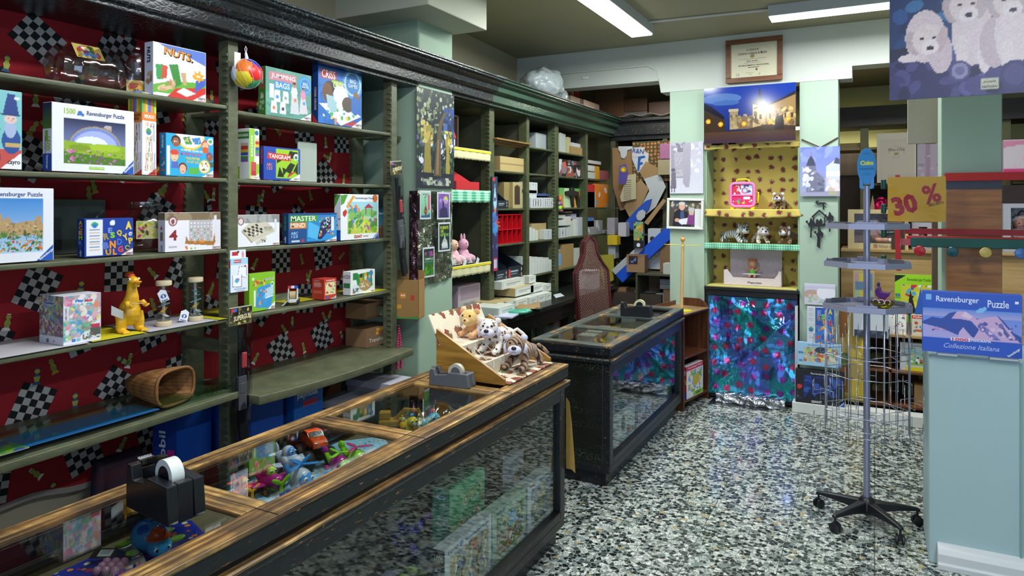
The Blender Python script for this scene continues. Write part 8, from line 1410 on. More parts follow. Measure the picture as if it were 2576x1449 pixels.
pbox('doll_carton','sky blue carton with white clouds standing behind the mauve doll carton','box',1175,1225,678,.952,-2.86,.1,'#4f86c8',[('r',0,0,1,1,'#3f7ac8'),('b',0,.2,1,1,['#c8d4e4','#9ab8dc'],14,.1)])
# rocket kite pack on the post
Yc,Zc=onX(1243,-2.585); t=thing('kite_pack','long blue kite pack with a rocket picture leaning on the first storeroom post','toy',(-2.59,Yc+.02,hg(682,Zc)),PI/2+.0)
k=card(.085,.725,[('g',0,0,1,1,'#3a2a58','#28384f'),('b',0,.12,1,.62,['#3a86c0','#4a5a9a','#c83a30','#3f6ab0'],12,.4),('p',[(.2,.72),(.5,.92),(.85,.72),(.5,.60)],'#9ac0cc'),('e',.5,.76,.16,.22,'#5a2a6a'),('p',[(.3,.62),(.7,.62),(.5,.68)],'#d8622a'),('r',.1,.955,.5,.99,'#c8283a'),('r',.15,.0,.85,.14,'#b8343c'),('r',.25,.03,.5,.12,'#c8c8d4'),('r',.6,.03,.85,.12,'#a8b0d0')],t,'card_print',y=-.006,res=.006); M().box(-.0425,-.005,0,.0425,.005,.725).build('card_sleeve',mat('#2a3850',.5),t); t.rotation_euler=(0,-.015,PI/2)
# ---- cartons in the pigeonholes
def sb(px0,px1,yt,h,X,dep,c,label,grp=None,front=(),name='small_carton',rot=0,side=()):
    fr=list(front) if front else ()
    return pbox(name,label,'box',px0,px1,yt,h,X,dep,c,fr,side,group=grp,rot=rot,res=.008)
WL_=lambda n=3,m=4:[('r',0,0,1,1,'#b8bcc0')]+[('e',.2+.6*i/max(1,n-1),.2+.6*j/max(1,m-1),.03,.03,'#2a2c30') for i in range(n) for j in range(m)]
LB=[('r',0,0,1,1,'#c3c6c2'),('r',.3,.25,.75,.7,'#d8dad4'),('l',[(.35,.5),(.7,.5)],.04,'#8a8c90')]
sb(1258,1322,392,1.972,-2.63,.3,'#9f8658','kraft lidded carton on the second board of the first storeroom bay',front=[('r',0,0,1,1,'#ab9566'),('r',0,.46,1,.5,'#7a6440')])
sb(1268,1288,458,1.672,-2.66,.25,'#8c7a50','brown carton behind the window carton in the first bay')
sb(1290,1313,458,1.672,-2.63,.25,'#9a8a5a','tan carton with an oval opening in its front',front=[('r',0,0,1,1,'#a39468'),('r',.2,.15,.75,.82,'#3a2c24'),('e',.48,.8,.27,.12,'#3a2c24')])
for i,(a,b_,y,hh) in enumerate(((1314,1330,476,1.672),(1314,1330,457,1.80),(1330,1350,478,1.672),(1330,1352,458,1.80))): sb(a,b_,y,hh,-2.64,.22,'#b0b6b2','white printed carton beside the storeroom window carton, '+['lower left','upper left','lower right','upper right'][i]+' of four','white printed cartons',front=WL_())
def wedge(label,px0,px1,ytb,ytf,h,X,dep,c,front):
    Y0,Z0=onX(px0,X); Y1,_=onX(px1,X); w=Y1-Y0; hb=hg(ytb,Z0)-h; hf=hg(ytf,Z0)-h; t=thing('display_carton',label,'box',(X-dep/2,(Y0+Y1)/2,h),PI/2)
    for x in (-w/2,w/2-.004): M().prism([(-dep/2,0),(dep/2,0),(dep/2,hb),(-dep/2+.02,hf)],x,x+.004,'x').build('side_wall',mat(c,.4),t)
    M().box(-w/2,dep/2-.004,0,w/2,dep/2,hb).build('rear_wall',mat(c,.4),t); card(w,hf,front,t,'front_print',y=-dep/2-.001,res=.006); M().box(-w/2,-dep/2,0,w/2,-dep/2+.004,hf).build('front_wall',mat(c,.4),t); M().box(-w/2,-dep/2,0,w/2,dep/2,.004).build('tray_bottom',mat(c,.5),t)
DK=[('r',0,0,1,1,'#18222e'),('l',[(.15,.62),(.62,.62)],.03,'#9aa4ae'),('l',[(.15,.42),(.55,.42)],.02,'#7a8894'),('e',.85,.7,.03,.05,'#d8b88a'),('e',.85,.3,.03,.05,'#c89a6a')]
wedge('dark navy wedge display carton on the third board of the first bay',1250,1279,469,504,1.672,-2.62,.16,'#17202c',DK)
wedge('dark navy wedge display carton, left of the two on the low board',1247,1278,654,682,1.092,-2.62,.22,'#17202c',DK)
wedge('dark navy wedge display carton, right and taller of the two on the low board',1279,1317,626,672,1.092,-2.62,.30,'#17202c',DK+[('r',.02,.2,.12,.8,'#c03a38')])
# red compartment rack
Y0,Z0=onX(1252,-2.63); Y1,_=onX(1313,-2.63); t=thing('red_compartment_rack','glossy red rack of square compartments in the first storeroom bay','rack',(-2.71,(Y0+Y1)/2,1.387),PI/2); w_=Y1-Y0; Rd=mat('#b81420',.25); hh=.235
M().box(-w_/2,.07,0,w_/2,.08,hh).build('rear_wall',Rd,t)
for i in range(6): M().box(-w_/2+(w_-.006)*i/5,-.08,0,-w_/2+(w_-.006)*i/5+.006,.07,hh).build('divider',Rd,t)
for z in (0,.11,hh-.006): M().box(-w_/2,-.08,z,w_/2,.07,z+.006).build('shelf_board',Rd,t)
for i,x in enumerate((-.35,-.05,.36)): M().grid(lambda u,v:(x*w_+(u-.5)*.04,-.05+.01*math.sin(v*20),.12+.09*v),4,10).build('trinket_bag',pattern('blobs','#8a5a50','#5a7a4a','#c8c0b0',90.),t,smooth=180)
# curtain in the first and second bays
for i,(a,b_,z0,z1) in enumerate(((4.70,5.24,1.985,2.37),(5.32,5.60,2.0,2.36))):
    M().grid(lambda u,v:(-2.98+.012*math.sin(u*22),a+(b_-a)*u,z0+(z1-z0)*v),40,4).build('faded_curtain',pattern('blobs','#8d8874','#9a8a5a','#7a9080',16.),smooth=180)
    tag(bpy.data.objects['faded_curtain' if i==0 else 'faded_curtain.001'],['faded nursery-print cloth hanging at the back of the first storeroom bay','end of the faded nursery-print cloth seen in the second bay'][i],'cloth')
for i in range(3): tag(M().box(0,0,0,.07,.62,.012).build('loose_plank',oak('#8a6a35','#5f4520','y',.5),loc=(-2.70+.03*i,4.68,2.18+.0125*i)),['lowest','middle','topmost'][i]+' loose wooden plank lying across the first bay','plank')
sb(1348,1391,333,2.202,-2.70,.3,'#9ca2a6','large pale grey carton on the top board of the second bay')
for i,(a,b_,y) in enumerate(((1335,1366,497),(1367,1393,497))): sb(a,b_,y,1.672,-2.62,.28,'#aab0bc','white carton with rows of dots under the blue lid, '+('left' if i==0 else 'right')+' of the pair',front=WL_(4,4))
sb(1336,1394,492,1.80,-2.66,.2,'#3a4a80','flat blue lid resting on the dotted white cartons')
sb(1338,1374,563,1.387,-2.68,.25,'#9f8c60','tan carton on the fourth board of the second bay')
sb(1370,1388,578,1.387,-2.63,.2,'#b4b8b4','white dotted carton right of the tan carton',front=WL_(3,4))
sb(1366,1387,541,1.50,-2.80,.2,'#8c8a98','grey lidded carton high behind the tan carton')
for i in range(3): a=1331+8*i; sb(a,a+7,572+4*i,1.387,-2.63,.2,'#b8bcb6','thin white carton standing in the row left of the tan carton','thin cartons by the tan carton')
sb(1350,1389,620,1.092,-2.80,.2,'#4f3a2c','dark brown carton at the back of the fifth board of the second bay')
for i in range(8): a=1331+7.2*i; sb(a,a+6.4,646+(i*5)%9,1.092,-2.63,.2,'#bcc0bc','thin white carton in the row on the fifth board of the second bay','thin cartons on the fifth board')
sb(1313,1330,645,1.092,-2.64,.2,'#b4bab4','white carton just past the dark wedge cartons',rot=0)
# top of low cabinet piles
CT=.902
for i,(px0,px1,yt,h,X) in enumerate(((1250,1272,747,CT,-2.48),(1273,1300,744,CT,-2.46),(1254,1296,765,CT,-2.36),(1297,1330,752,CT,-2.44),(1296,1342,733,CT+.075,-2.5),(1262,1320,720,CT+.14,-2.55),(1332,1352,738,CT,-2.42),(1353,1372,733,CT,-2.42),(1373,1387,729,CT,-2.42),(1335,1370,722,CT+.07,-2.5),(1371,1386,721,CT+.055,-2.48),(1331,1348,713,CT+.14,-2.55))):
    Y0,Z0=onX(px0,X); hh=.055 if i in(0,1) else .05
    t=sb(px0,px1,int(HZ-(h+hh+.012-CH)*F/Z0),h,X,.24,['#b9bdb6','#a89468','#c0c4be'][0 if i not in(0,1,4) else 1],['small tan carton with a white label, left on the low cabinet','small tan carton with a white label, second on the low cabinet','flat white carton at the front edge of the low cabinet','white carton behind the front flat one','brown carton with a white end label in the pile','long white carton laid across the top of the pile','white carton, first of the stepped row on the low cabinet','white carton, second of the stepped row on the low cabinet','white carton, third of the stepped row on the low cabinet','white carton lying on the stepped row','short white carton lying at the right of the stepped row','topmost white carton above the stepped row'][i],front=[('r',0,0,1,1,'#c0c4bc'),('r',.1,.15,.9,.85,'#ccd0ca'),('l',[(.2,.6),(.8,.6)],.02,'#7a7c80'),('l',[(.2,.4),(.6,.4)],.02,'#9a9ca0')])
# third bay
sb(1405,1424,333,2.202,-2.65,.3,'#a8b0ac','tall white carton leaning at the left of the third bay top board',rot=.1); sb(1426,1436,344,2.202,-2.66,.25,'#b0a880','cream carton slanting beside the tall white one',rot=.15)
sb(1437,1472,367,2.202,-2.64,.25,'#8f774c','tan carton with a stamped mark on the third bay top board'); sb(1438,1462,358,2.262,-2.66,.2,'#a9aeb2','white tray lid on the stamped tan carton'); sb(1441,1456,345,2.29,-2.72,.2,'#22242c','black carton behind the white tray lid'); sb(1458,1471,345,2.262,-2.70,.2,'#2438a0','royal blue carton on the third bay top board')
sb(1406,1468,399,1.972,-2.66,.1,'#38343c','dark picture box of black toy weapons on the second board of the third bay',front=[('r',0,0,1,1,'#58525c'),('b',0,0,1,1,['#1c1c20','#7a7480','#3a3438','#8a4a3a','#c8c4cc'],40,.09),('e',.22,.7,.05,.05,'#e0502a'),('p',[(.3,.7),(.9,.8),(.92,.7),(.7,.62),(.66,.3),(.56,.3),(.55,.62),(.3,.6)],'#141418')])
sb(1408,1466,472,1.672,-2.67,.08,'#5aa85a','green and orange picture box behind the black toy rifle',front=[('g',0,0,1,1,'#c8781a','#4fa85a'),('e',.35,.4,.2,.3,'#b8d0a8'),('b',.5,0,1,.9,['#d8881a','#2a2a2c','#e0a03a'],14,.12)])
Yc,_=onX(1445,-2.63); t=thing('toy_rifle','black toy rifle clipped in front of the green and orange box','toy',(-2.655,Yc,1.70),PI/2)
M().prism([(-.16,.13),(-.05,.14),(-.04,.17),(.03,.17),(.04,.14),(.14,.13),(.17,.05),(.13,.04),(.10,.09),(.02,.08),(.03,.0),(-.01,.0),(-.03,.08),(-.16,.10)],-.012,.012,'y').build('rifle_body',mat('#131316',.35),t,bev=.003); M().prism([(-.02,.08),(.01,.08),(.045,-.02),(.01,-.025)],-.008,.008,'y').build('magazine',mat('#1c1c20',.35),t)
Yc,Zc=onX(1407,-2.57); t=thing('hanging_doll','small orange-faced rag doll with green trousers hanging on the middle storeroom post','doll',(-2.565,Yc,hg(532,Zc)),PI/2)
M().sph((0,0,.115),(.022,.018,.025)).build('head',mat('#c8602a',.7),t,smooth=180); M().sph((0,.002,.135),(.016,.014,.014)).build('hair',mat('#d8401a',.8),t,smooth=180); M().sph((-.024,.006,.12),(.012,.01,.03)).build('dark_hair',mat('#2a1c14',.8),t,smooth=180); M().sph((0,0,.072),(.022,.016,.026)).build('torso',mat('#3f5ab0',.7),t,smooth=180)
for s in (-1,1): M().tube([(.016*s,0,.085),(.034*s,-.01,.062)],.007,8).build('arm',mat('#c8602a',.7),t,smooth=180); M().tube([(.010*s,0,.05),(.014*s,-.006,.016)],[.013,.012],8).build('trouser_leg',mat('#7ac01e',.7),t,smooth=180); M().sph((.015*s,-.012,.006),(.012,.018,.008)).build('shoe',mat('#8a2a6a',.5),t,smooth=180)
for i,(a,b_,y,h) in enumerate(((1403,1428,574,1.387),(1429,1441,556,1.387),(1442,1452,549,1.387),(1453,1468,547,1.387),(1405,1420,554,1.50),(1405,1422,541,1.57),(1423,1436,545,1.50),(1422,1440,532,1.62),(1438,1450,538,1.56))):
    sb(a,b_,y,h,-2.64-.01*(i%3),.2,['#bcc0bc','#b4bab8','#c4c6bc','#a8aeb4','#bcc0ba','#b4b6ae','#c0c2ba','#8a7450','#a8a4b8'][i],['white dotted carton low at the left of the third bay fourth board','white carton next to the dotted one in the third bay','narrow cream carton in the middle of the third bay fourth board','tall pale carton at the right of the third bay fourth board','white carton on the dotted one','second white carton of the leaning pile in the third bay','cream carton of the leaning pile in the third bay','brown carton on top of the pile in the third bay','lilac carton at the top right of the third bay pile'][i],front=WL_() if i==0 else ())
sb(1403,1414,630,1.092,-2.62,.2,'#7f98c0','tan carton with a blue label on the fifth board of the third bay',front=[('r',0,0,1,1,'#8f7750'),('r',.1,.2,.8,.85,'#6a90c0')]); sb(1415,1443,616,1.092,-2.64,.25,'#93794e','tan lidded carton on the fifth board of the third bay'); sb(1444,1458,625,1.092,-2.66,.25,'#b4b8b4','white carton at the right of the tan lidded one')
# fourth bay
for i,(a,b_,y,h,c,l) in enumerate(((1478,1497,432,1.972,'#a9b0b2','stack of white cartons at the left of the last bay'),(1478,1496,415,2.05,'#b4b9ba','upper white carton at the left of the last bay'),(1480,1512,402,2.13,'#a4a8a8','broad white lid overhanging the last bay stack'),(1498,1508,418,1.972,'#b8861e','ochre carton in the last bay'),(1509,1532,428,1.972,'#8a4a52','dark red carton in the last bay'),(1478,1496,464,1.672,'#b0242c','glossy red carton on the third board of the last bay'),(1498,1530,462,1.672,'#d07a22','orange and white printed carton in the last bay'),(1478,1500,482,1.672,'#b4b6b0','white carton before the red one'),(1478,1516,556,1.387,'#8f9498','clear-wrapped carton of small goods on the fourth board of the last bay'),(1478,1494,548,1.47,'#3f72c8','blue, red and yellow carton in the last bay'),(1520,1540,580,1.387,'#8f8f98','grey lilac carton at the far end of the last bay'))):
    sb(a,b_,y,h,-2.62,.22,c,l,front=[('r',0,0,1,1,c),('b',0,0,1,1,['#c8ccd0',c,'#8a8c90'],10,.1)] if i in (6,8,9) else ())
# low black cabinet under the shelves
t=thing('low_cabinet','long low black cabinet with glazed doors under the storeroom shelving','cabinet',(-2.68,5.6,0)); B=black_paint(); G5=crackle('#141a16','#3f4a44',30.,.6)
M().box(-3.05,4.26,.865,-2.28,7.28,.902).build('top_board',G5,t,world=True,bev=.005); M().box(-3.03,4.30,0,-2.33,4.33,.865).build('end_panel',G5,t,world=True)
M().box(-2.345,4.30,.78,-2.325,7.26,.865).build('top_rail',B,t,world=True); M().box(-2.345,4.30,.0,-2.325,7.26,.12).build('bottom_rail',B,t,world=True); M().box(-3.03,4.33,.0,-3.0,7.26,.86).build('back_panel',mat('#2a241e',.7),t,world=True); M().box(-3.0,4.33,.40,-2.37,7.26,.415).build('inner_shelf',mat('#3a3228',.6),t,world=True)
for i,y in enumerate((4.30,4.92,5.55,6.18,6.80,7.22)):
    M().box(-2.345,y,.12,-2.320,y+.05,.78).build('stile',B,t,world=True,bev=.003)
    if i<5: 
        y2=(4.92,5.55,6.18,6.80,7.22)[i]; d=M().box(-2.342,y+.05,.12,-2.326,y+.085,.78).box(-2.342,y2-.035,.12,-2.326,y2,.78).box(-2.342,y+.085,.12,-2.326,y2-.035,.16).box(-2.342,y+.085,.74,-2.326,y2-.035,.78).build('door',G5,t,world=True); p_=M().box(-2.336,y+.08,.155,-2.333,y2-.03,.745).build('door_pane',glass(),None); p_.parent=d; p_.matrix_parent_inverse=Matrix(); p_.location=(2.68,-5.6,0)
for i,(a,y,z,c,l) in enumerate(((.17,4.75,.416,'#9aa0a6','pale carton behind the first glazed cabinet door'),(.16,5.25,.416,'#a4a8ac','white carton behind the second glazed cabinet door'),(.16,5.42,.56,'#8f959a','grey carton higher behind the second glazed door'),(.18,5.95,.416,'#93794e','tan carton behind the third glazed cabinet door'),(.15,6.45,.416,'#a0a4a8','white carton behind the fourth glazed cabinet door'))):
    t=thing('small_carton',l,'box',(-2.52,y,z),PI/2); carton(t,a*2*.8,.2,.13,c)
# small clutter on the cabinet top
x,y=onH(1300,790,CT); t=thing('crumpled_bag','turquoise crumpled plastic bag on the low cabinet','bag',(x,y,CT),.3); M().sph((0,0,.015),(.09,.05,.02)).sph((.06,.03,.02),(.05,.03,.02)).build('bag_body',mat('#3f9a80',.35),t,remesh=.008)
x,y=onH(1275,795,CT); t=thing('white_envelope','white and violet envelope lying at the near end of the low cabinet','envelope',(x,y,CT),.2); M().box(-.07,-.11,0,.07,.11,.012).build('envelope',mat('#b4b4cc',.4),t,bev=.002)
x,y=onH(1258,792,CT); t=thing('red_bow','red gift bow on the corner of the low cabinet','bow',(x+.0,y,CT),0); M().sph((-.02,0,.014),(.026,.02,.014)).sph((.02,.01,.014),(.026,.02,.014)).sph((0,0,.02),.012).build('bow',mat('#b8141c',.3),t,smooth=180)
x,y=onH(1345,776,CT); t=thing('brown_paper','piece of brown paper on the low cabinet','paper',(x-.06,y,CT),.5); M().grid(lambda u,v:((u-.5)*.2,(v-.5)*.26,.02*math.sin(u*5)*math.sin(v*4)+.012),10,10).build('paper_sheet',mat('#8a7048',.7),t,smooth=180,solid=.001)
t=thing('white_tube_box','tall white box with strips of paper on the low cabinet','box',(-2.42,6.25,CT),PI/2); M().box(-.09,-.07,0,.09,.07,.17).build('carton',mat('#b4b8be',.5),t); M().box(-.11,-.08,.17,.05,.03,.176).build('strips',mat('#c4c8cc',.5),t)
sheet('paper_scrap','white paper scraps beside the tall white box','paper',[(1392,742),(1410,738),(1420,745),(1398,750)],CT,'#b8c0c8')
# ---- red-brown mesh screen leaning
t=thing('mesh_screen','tall red-brown folded metal mesh panel leaning behind the far counter','panel',(-2.10,5.72,0),rz=.12,rot=(-.06,-.05,1.0)); MS=mat('#47181a',.4,var=.1)
out=[(-.17,0),(.17,0),(.17,1.12),(.11,1.20),(.07,1.28),(.055,1.38),(.0,1.43),(-.055,1.38),(-.07,1.28),(-.11,1.20),(-.17,1.12)]
M().tube([(x,0,z) for x,z in out],.014,8,closed=True).build('frame',MS,t); M().tube([(x-.0,.035,z) for x,z in out],.014,8,closed=True).build('rear_frame',MS,t)
def clipz(x): 
    ax=abs(x)
    return 1.12 if ax>.168 else (1.20+(.17-ax)/.06*0 if False else 1.12+(.17-ax)/.06*.08) if ax>.11 else 1.20+(.11-ax)/.04*.08 if ax>.07 else 1.28+(.07-ax)/.015*.1 if ax>.055 else 1.38+(.055-ax)/.055*.05
q=M(); st_=.026
for sgn in (1,-1):
    k=-1.6
    while k<1.6:
        P_=[]
        x=-.168
        while x<=.168:
            z=k+sgn*x*1.3+.0
            if 0<z<clipz(x)-.005: P_.append((x,.0,z))
            elif P_: break
            x+=.012
        if len(P_)>1: q.tube([P_[0],P_[-1]],.0032,4)
        k+=st_
q.build('wire_mesh',mat('#84605a',.35,.3),t)
# ---- back shelving of the storeroom
t=thing('storeroom_back_shelving','dark shelving across the end of the storeroom','shelving',(-2.0,7.5,0)); O3=mat('#3f3f2c',.6,var=.2)
for z in (1.97,1.67,1.385,1.09,.88): M().box(-2.6,7.32,z-.018,-1.35,7.62,z).build('shelf_board',O3,t,world=True)
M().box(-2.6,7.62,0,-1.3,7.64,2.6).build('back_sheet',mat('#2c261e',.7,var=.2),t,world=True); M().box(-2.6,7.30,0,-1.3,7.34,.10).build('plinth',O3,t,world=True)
for x in (-2.58,-2.0,-1.38): M().box(x,7.31,.1,x+.05,7.35,2.40).build('post',O3,t,world=True)
def yb2(name,label,px0,px1,yt,yb_,Y,dep,c,ops=(),rot=0,tilt=0,g=None):
    X0,Z0=onY(px0,Y); X1,_=onY(px1,Y); zb=hg(yb_,Z0); h=hg(yt,Z0)-zb; t=thing(name,label,'box',((X0+X1)/2,Y+dep/2,zb),0,g,rot=(0,rot,tilt)); carton(t,X1-X0,dep,h,c,list(ops),res=.008); return t
M().box(-2.32,7.27,1.95,-1.60,7.285,2.38).build('rose_cloth_panel',pattern('bouquets','#2a3a1c','#8a1f22','#a88a30',26.)); tag(bpy.data.objects['rose_cloth_panel'],'dark red and green daisy-print cloth at the storeroom end','cloth')
yb2('pink_carton','violet-pink carton at the upper right of the storeroom end','1660' and 1660,1692,362,400,7.22,.1,'#8f5a80')
yb2('tan_carton','pale tan carton under the violet-pink one',1655,1690,402,440,7.20,.1,'#8f8468')
def cut(name,label,cat,P_,Y,mt,th=.008,ops=None):
    Q_=[]; 
    for a,b_ in P_: X,Z=onY(a,Y); Q_.append((X,hg(b_,Z)))
    cx=sum(p[0] for p in Q_)/len(Q_); zc=min(p[1] for p in Q_); t=thing(name,label,cat,(cx,Y,zc)); M().prism([(x-cx,z-zc) for x,z in Q_],0,th,'y').build('card',mt,t); return t,cx,zc
kr=mat('#7f6240',.6,var=.08); wh=mat('#a8adb4',.5,var=.05)
t,cx,zc=cut('cardboard_cutout','big kraft cardboard cut-out with a white neck hole at the storeroom end','cardboard',[(1540,372),(1590,370),(1592,395),(1600,410),(1606,430),(1608,470),(1600,520),(1560,530),(1542,470)],7.285,kr,.01)
cut('cardboard_cutout','white U-shaped card set in the kraft cut-out','cardboard',[(1555,368),(1592,368),(1588,375),(1578,378),(1576,392),(1570,399),(1562,396),(1560,382),(1556,378)],7.273,wh)
t,cx,zc=cut('paper_flag','white paper with blue brush letters at the storeroom end','paper',[(1590,372),(1632,385),(1630,410),(1612,432),(1604,434),(1598,420),(1590,400)],7.261,wh)
k=card(.14,.10,[('r',0,0,1,1,'#a8adb4'),('t','R&N',.5,.6,.9,.5,'#1c3a80',-.15,.02)],t,'brush_letters',y=-.002,res=.01); k.location=(-.01,0,.17)
M().prism([(0,0),(.02,.0),(.03,.06),(.06,.07),(.06,.09),(.03,.09),(.04,.13),(.09,.14),(.08,.16),(.01,.15)],-.004,-.001,'y').build('blue_stroke',mat('#1c4a9a',.4),t).location=(-.02,0,.02)
cut('cardboard_cutout','tan cardboard shape printed Side up near the storeroom end','cardboard',[(1608,432),(1625,406),(1660,425),(1668,435),(1650,450),(1620,452)],7.248,mat('#8a6e48',.6),.008)
cut('cardboard_cutout','large white cut-out taped with printed tape','cardboard',[(1620,450),(1660,438),(1675,470),(1650,520),(1625,540),(1612,520),(1633,480)],7.236,wh,.01)
cut('cardboard_cutout','tan cut-out strip left of the white one','cardboard',[(1570,520),(1600,460),(1612,452),(1632,475),(1612,520),(1590,560)],7.223,mat('#8f7450',.6),.01)
cut('cardboard_cutout','blue and white cut-out with a sleeping face pattern','cardboard',[(1572,560),(1600,528),(1625,505),(1640,500),(1632,525),(1612,552),(1590,580)],7.210,mat('#1f4aa8',.4),.01)
cut('cardboard_cutout','pale oval face piece on the blue cut-out','cardboard',[(1600,543),(1606,532),(1616,527),(1624,534),(1622,546),(1612,556),(1603,553)],7.198,wh,.01)
cut('cardboard_cutout','long tan strip leaning over the blue cut-out','cardboard',[(1620,560),(1668,500),(1676,505),(1630,566)],7.186,mat('#9a7c54',.6),.008)
t,cx,zc=cut('handwritten_poster','cream handwritten sheet pinned among the cut-outs','paper',[(1578,440),(1600,437),(1600,500),(1563,508),(1560,495)],7.173,mat('#a39c80',.6),.003)
q=M(); 
for i in range(10): q.box(-.05,-.002,.03+.022*i,.035,-.0005,.034+.022*i)
q.build('handwriting',mat('#4a4638',.6),t)
t,cx,zc=cut('warning_card','yellow and violet card with a no-entry sign','sign',[(1558,418),(1574,412),(1580,436),(1574,462),(1556,462)],7.160,mat('#4a3f8a',.4),.004)
M().lathe([(0,-.002),(.032,-.002),(.032,.0),(0,.0)],(0,-.002,.15),ax='y',n=24).build('sign_disc',mat('#c8b020',.4),t); M().lathe([(.022,-.004),(.027,-.004),(.027,-.002),(.022,-.002),(.022,-.004)],(0,-.002,.15),ax='y',n=24,cap=False).build('sign_ring',mat('#7a3020',.4),t)
def slant(name,label,cat,a,b_,wd,Y,dep,c,c2=None):
    Xa,Za=onY(a[0],Y); Xb,Zb=onY(b_[0],Y); A=Vector((Xa,0,hg(a[1],Za))); B_=Vector((Xb,0,hg(b_[1],Zb))); L=(B_-A).length; ang=math.atan2(B_.z-A.z,B_.x-A.x)
    t=thing(name,label,cat,(A.x,Y,A.z),rot=(0,-ang,0)); M().box(0,0,-wd/2,L,dep,wd/2).build('carton',mat(c,.4),t,bev=.003)
    if c2: M().box(0,-.003,wd/2-.01,L*.55,dep+.003,wd/2+.05).build('white_lid',mat(c2,.45),t)
    return t
t=slant('long_blue_box','long bright blue box leaning diagonally across the storeroom end','box',(1556,700),(1688,580),.115,6.72,.08,'#1450c8','#a8adb4')
t=ybox('film_strip_box','tall picture box with an orange cartoon cat pattern left plain','box',1594,1618,569,1.272,6.66,.05,'#4a4a4a',[('r',0,0,1,1,'#8a9a6a'),('b',0,.3,1,1,['#d87a1e','#4a8ac8','#c8b83a','#2a2a2e','#4a9a4a'],30,.12),('r',0,0,1,.3,'#1c1a22'),('e',.5,.12,.2,.2,'#d8d8dc')],h=.26); t['label']='tall narrow box with orange, green and black picture panels'
t=yb2('open_carton','brown open-topped carton with a slanted flap before the blue box',1576,1622,640,684,6.60,.12,'#7a5a40',[('r',0,0,1,1,'#80604a'),('p',[(0,.0),(0,.95),(.12,.95),(.12,.3),(.5,.72),(1,.95),(1,0)],'#8f6f52'),('r',.12,.45,.6,.92,'#2a1c16'),('b',.2,.55,.5,.85,['#c85a90','#5a78c8'],6,.06)])
for i,(a,b_,c,d,Y,col,l) in enumerate(((1660,1688,610,690,6.75,'#7c5c40','brown carton standing by the green pillar'),(1630,1662,575,676,6.85,'#a8acb0','white cartoon poster behind the long blue box'),(1668,1688,662,690,6.6,'#b4b8b0','small white carton low by the green pillar'),(1602,1660,690,770,6.9,'#6a503a','large brown carton on the floor shelf'),(1660,1688,702,714,6.7,'#b0b4ba','flat white carton, upper of the two by the pillar'),(1660,1688,715,727,6.7,'#a4a8ae','flat white carton, lower of the two by the pillar'),(1650,1688,738,760,6.66,'#a9adb0','white label carton above the counter end'),(1530,1575,722,770,6.7,'#7f6244','brown carton with a green label behind the tape dispenser'),(1595,1650,732,765,6.75,'#8f9090','clear tub with a coloured sweets label behind the counter'),(1528,1552,592,616,7.0,'#c8a820','yellow and white carton at the storeroom corner'),(1530,1548,618,650,7.05,'#a8acb0','white carton under the yellow one'),(1527,1546,548,590,7.1,'#8f8c94','grey carton above the yellow one'),(1555,1575,560,595,7.1,'#b0aeb8','lilac carton right of the grey one'))):
    ops=()
    if i==1: ops=[('r',0,0,1,1,'#b4b8c0'),('e',.35,.75,.2,.2,'#3a2a20'),('b',.1,.1,.9,.6,['#d8a020','#c8402a','#b4b8c0'],9,.12)]
    if i==7: ops=[('r',0,0,1,1,'#80644a'),('r',.3,.1,.75,.55,'#5a8a5a'),('r',.38,.15,.66,.45,'#b83a30')]
    if i==8: ops=[('r',0,0,1,1,'#9a9c98'),('r',.1,.2,.9,.6,'#c8402a'),('b',.1,.2,.9,.6,['#d8b83a','#3a7a3a'],9,.1)]
    t=yb2('stored_carton',l,a,b_,c,d,Y,.12,col,ops)
M().box(-2.05,6.52,1.02,-1.35,7.31,1.035).box(-2.05,6.52,.0,-2.03,7.31,1.02).box(-2.05,6.52,.55,-1.35,7.31,.565).build('side_deck',O3,bpy.data.objects['storeroom_back_shelving'],world=True)
tag(M().box(-1.80,6.60,.566,-1.36,6.98,.88).build('floor_carton',mat('#6f5540',.6,var=.15)),'large plain brown carton standing on the storeroom floor','box')
tag(M().box(-2.45,6.60,0,-1.82,7.1,.83).build('floor_chest',mat('#3a2e26',.6,var=.2)),'low dark chest at the storeroom corner','chest')
cut('yellow_folder','dull yellow folder standing behind the mesh screen','folder',[(1508,642),(1543,640),(1543,705),(1520,716),(1512,690)],6.75,mat('#9a922a',.5),.02)
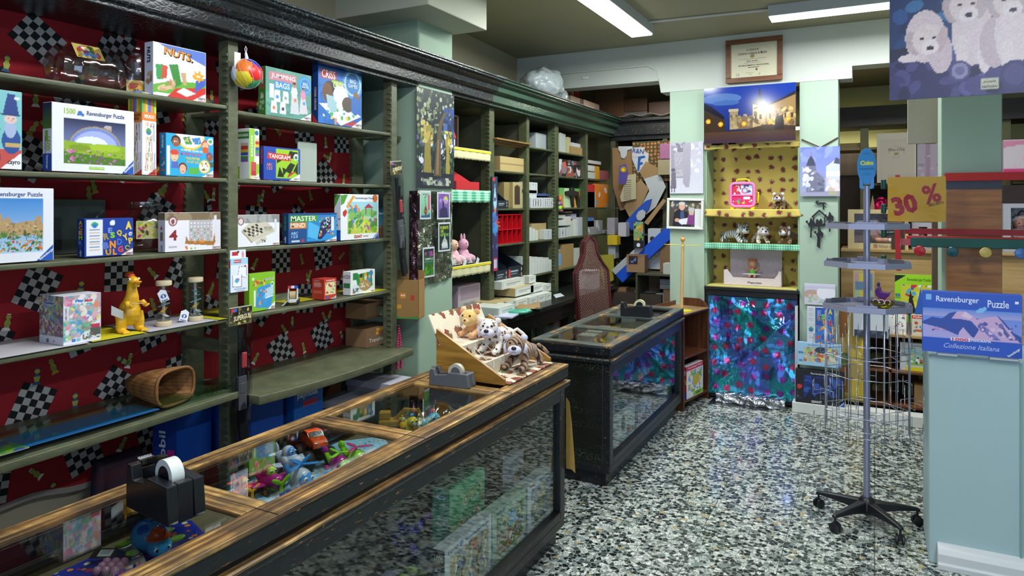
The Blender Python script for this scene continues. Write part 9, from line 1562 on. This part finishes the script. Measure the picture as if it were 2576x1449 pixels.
# ---- boxes piled on the storeroom top
t=thing('storage_bag','big shiny grey-white plastic bag on top of the cornice','bag',(-2.72,5.82,2.642),.2); rg=random.Random(8)
q=M().sph((0,0,.15),(.20,.28,.16),40,26); q.sph((.05,.30,.08),(.13,.18,.09),24,16)
o=q.build('bag_skin',mat('#a8b0b4',.22),t,remesh=.014); d=o.modifiers.new('w','DISPLACE'); tx=bpy.data.textures.new('wrinkle','CLOUDS'); tx.noise_scale=.11; d.texture=tx; d.strength=.07
def topbox(name,label,px0,px1,yt,X,c,lid=None,h0=2.641,dep=.3):
    Y0,Z0=onX(px0,X); Y1,_=onX(px1,X); h=hg(yt,Z0)-h0; t=thing(name,label,'box',(X-dep/2,(Y0+Y1)/2,h0),PI/2); w2=Y1-Y0
    M().box(-w2/2,-dep/2,0,w2/2,dep/2,h-.05).build('carton',mat(c,.6,var=.06),t,bev=.003); M().box(-w2/2-.006,-dep/2-.006,h-.06,w2/2+.006,dep/2+.006,h).build('lid',mat(lid or c,.6,var=.05),t,bev=.003)
topbox('lidded_box','pinkish lidded box beside the plastic bag on the cornice',1436,1466,240,-2.70,'#9c8574','#a89484'); topbox('lidded_box','pinkish lidded box with a ribbon, farther along the cornice',1468,1506,250,-2.66,'#9a8270','#a69080')
tag(M().box(-3.1,6.55,2.641,-2.8,6.95,2.92).build('patterned_box',pattern('blobs','#a02a28','#d8d0b0','#c8a83a',30.)),'red and gold patterned box behind the lidded boxes','box')
for i,(a,b_,c,d,Y,col,l) in enumerate(((1496,1568,226,297,7.35,'#5c4028','tall dark brown carton at the corner of the cornices'),(1570,1628,250,282,7.4,'#573a24','flat brown carton in the middle of the back cornice'),(1568,1628,283,300,7.38,'#5f5a58','grey-white carton under the flat brown one'),(1632,1700,258,298,7.42,'#5a3a26','brown taped carton at the right of the back cornice'))):
    yb2('storage_carton',l,a,b_,c,d-(2 if i==2 else 0),Y,.2,col,[('r',0,0,1,1,col),('r',0,.48,1,.52,'#4a3020')] if i in(1,3) else [])
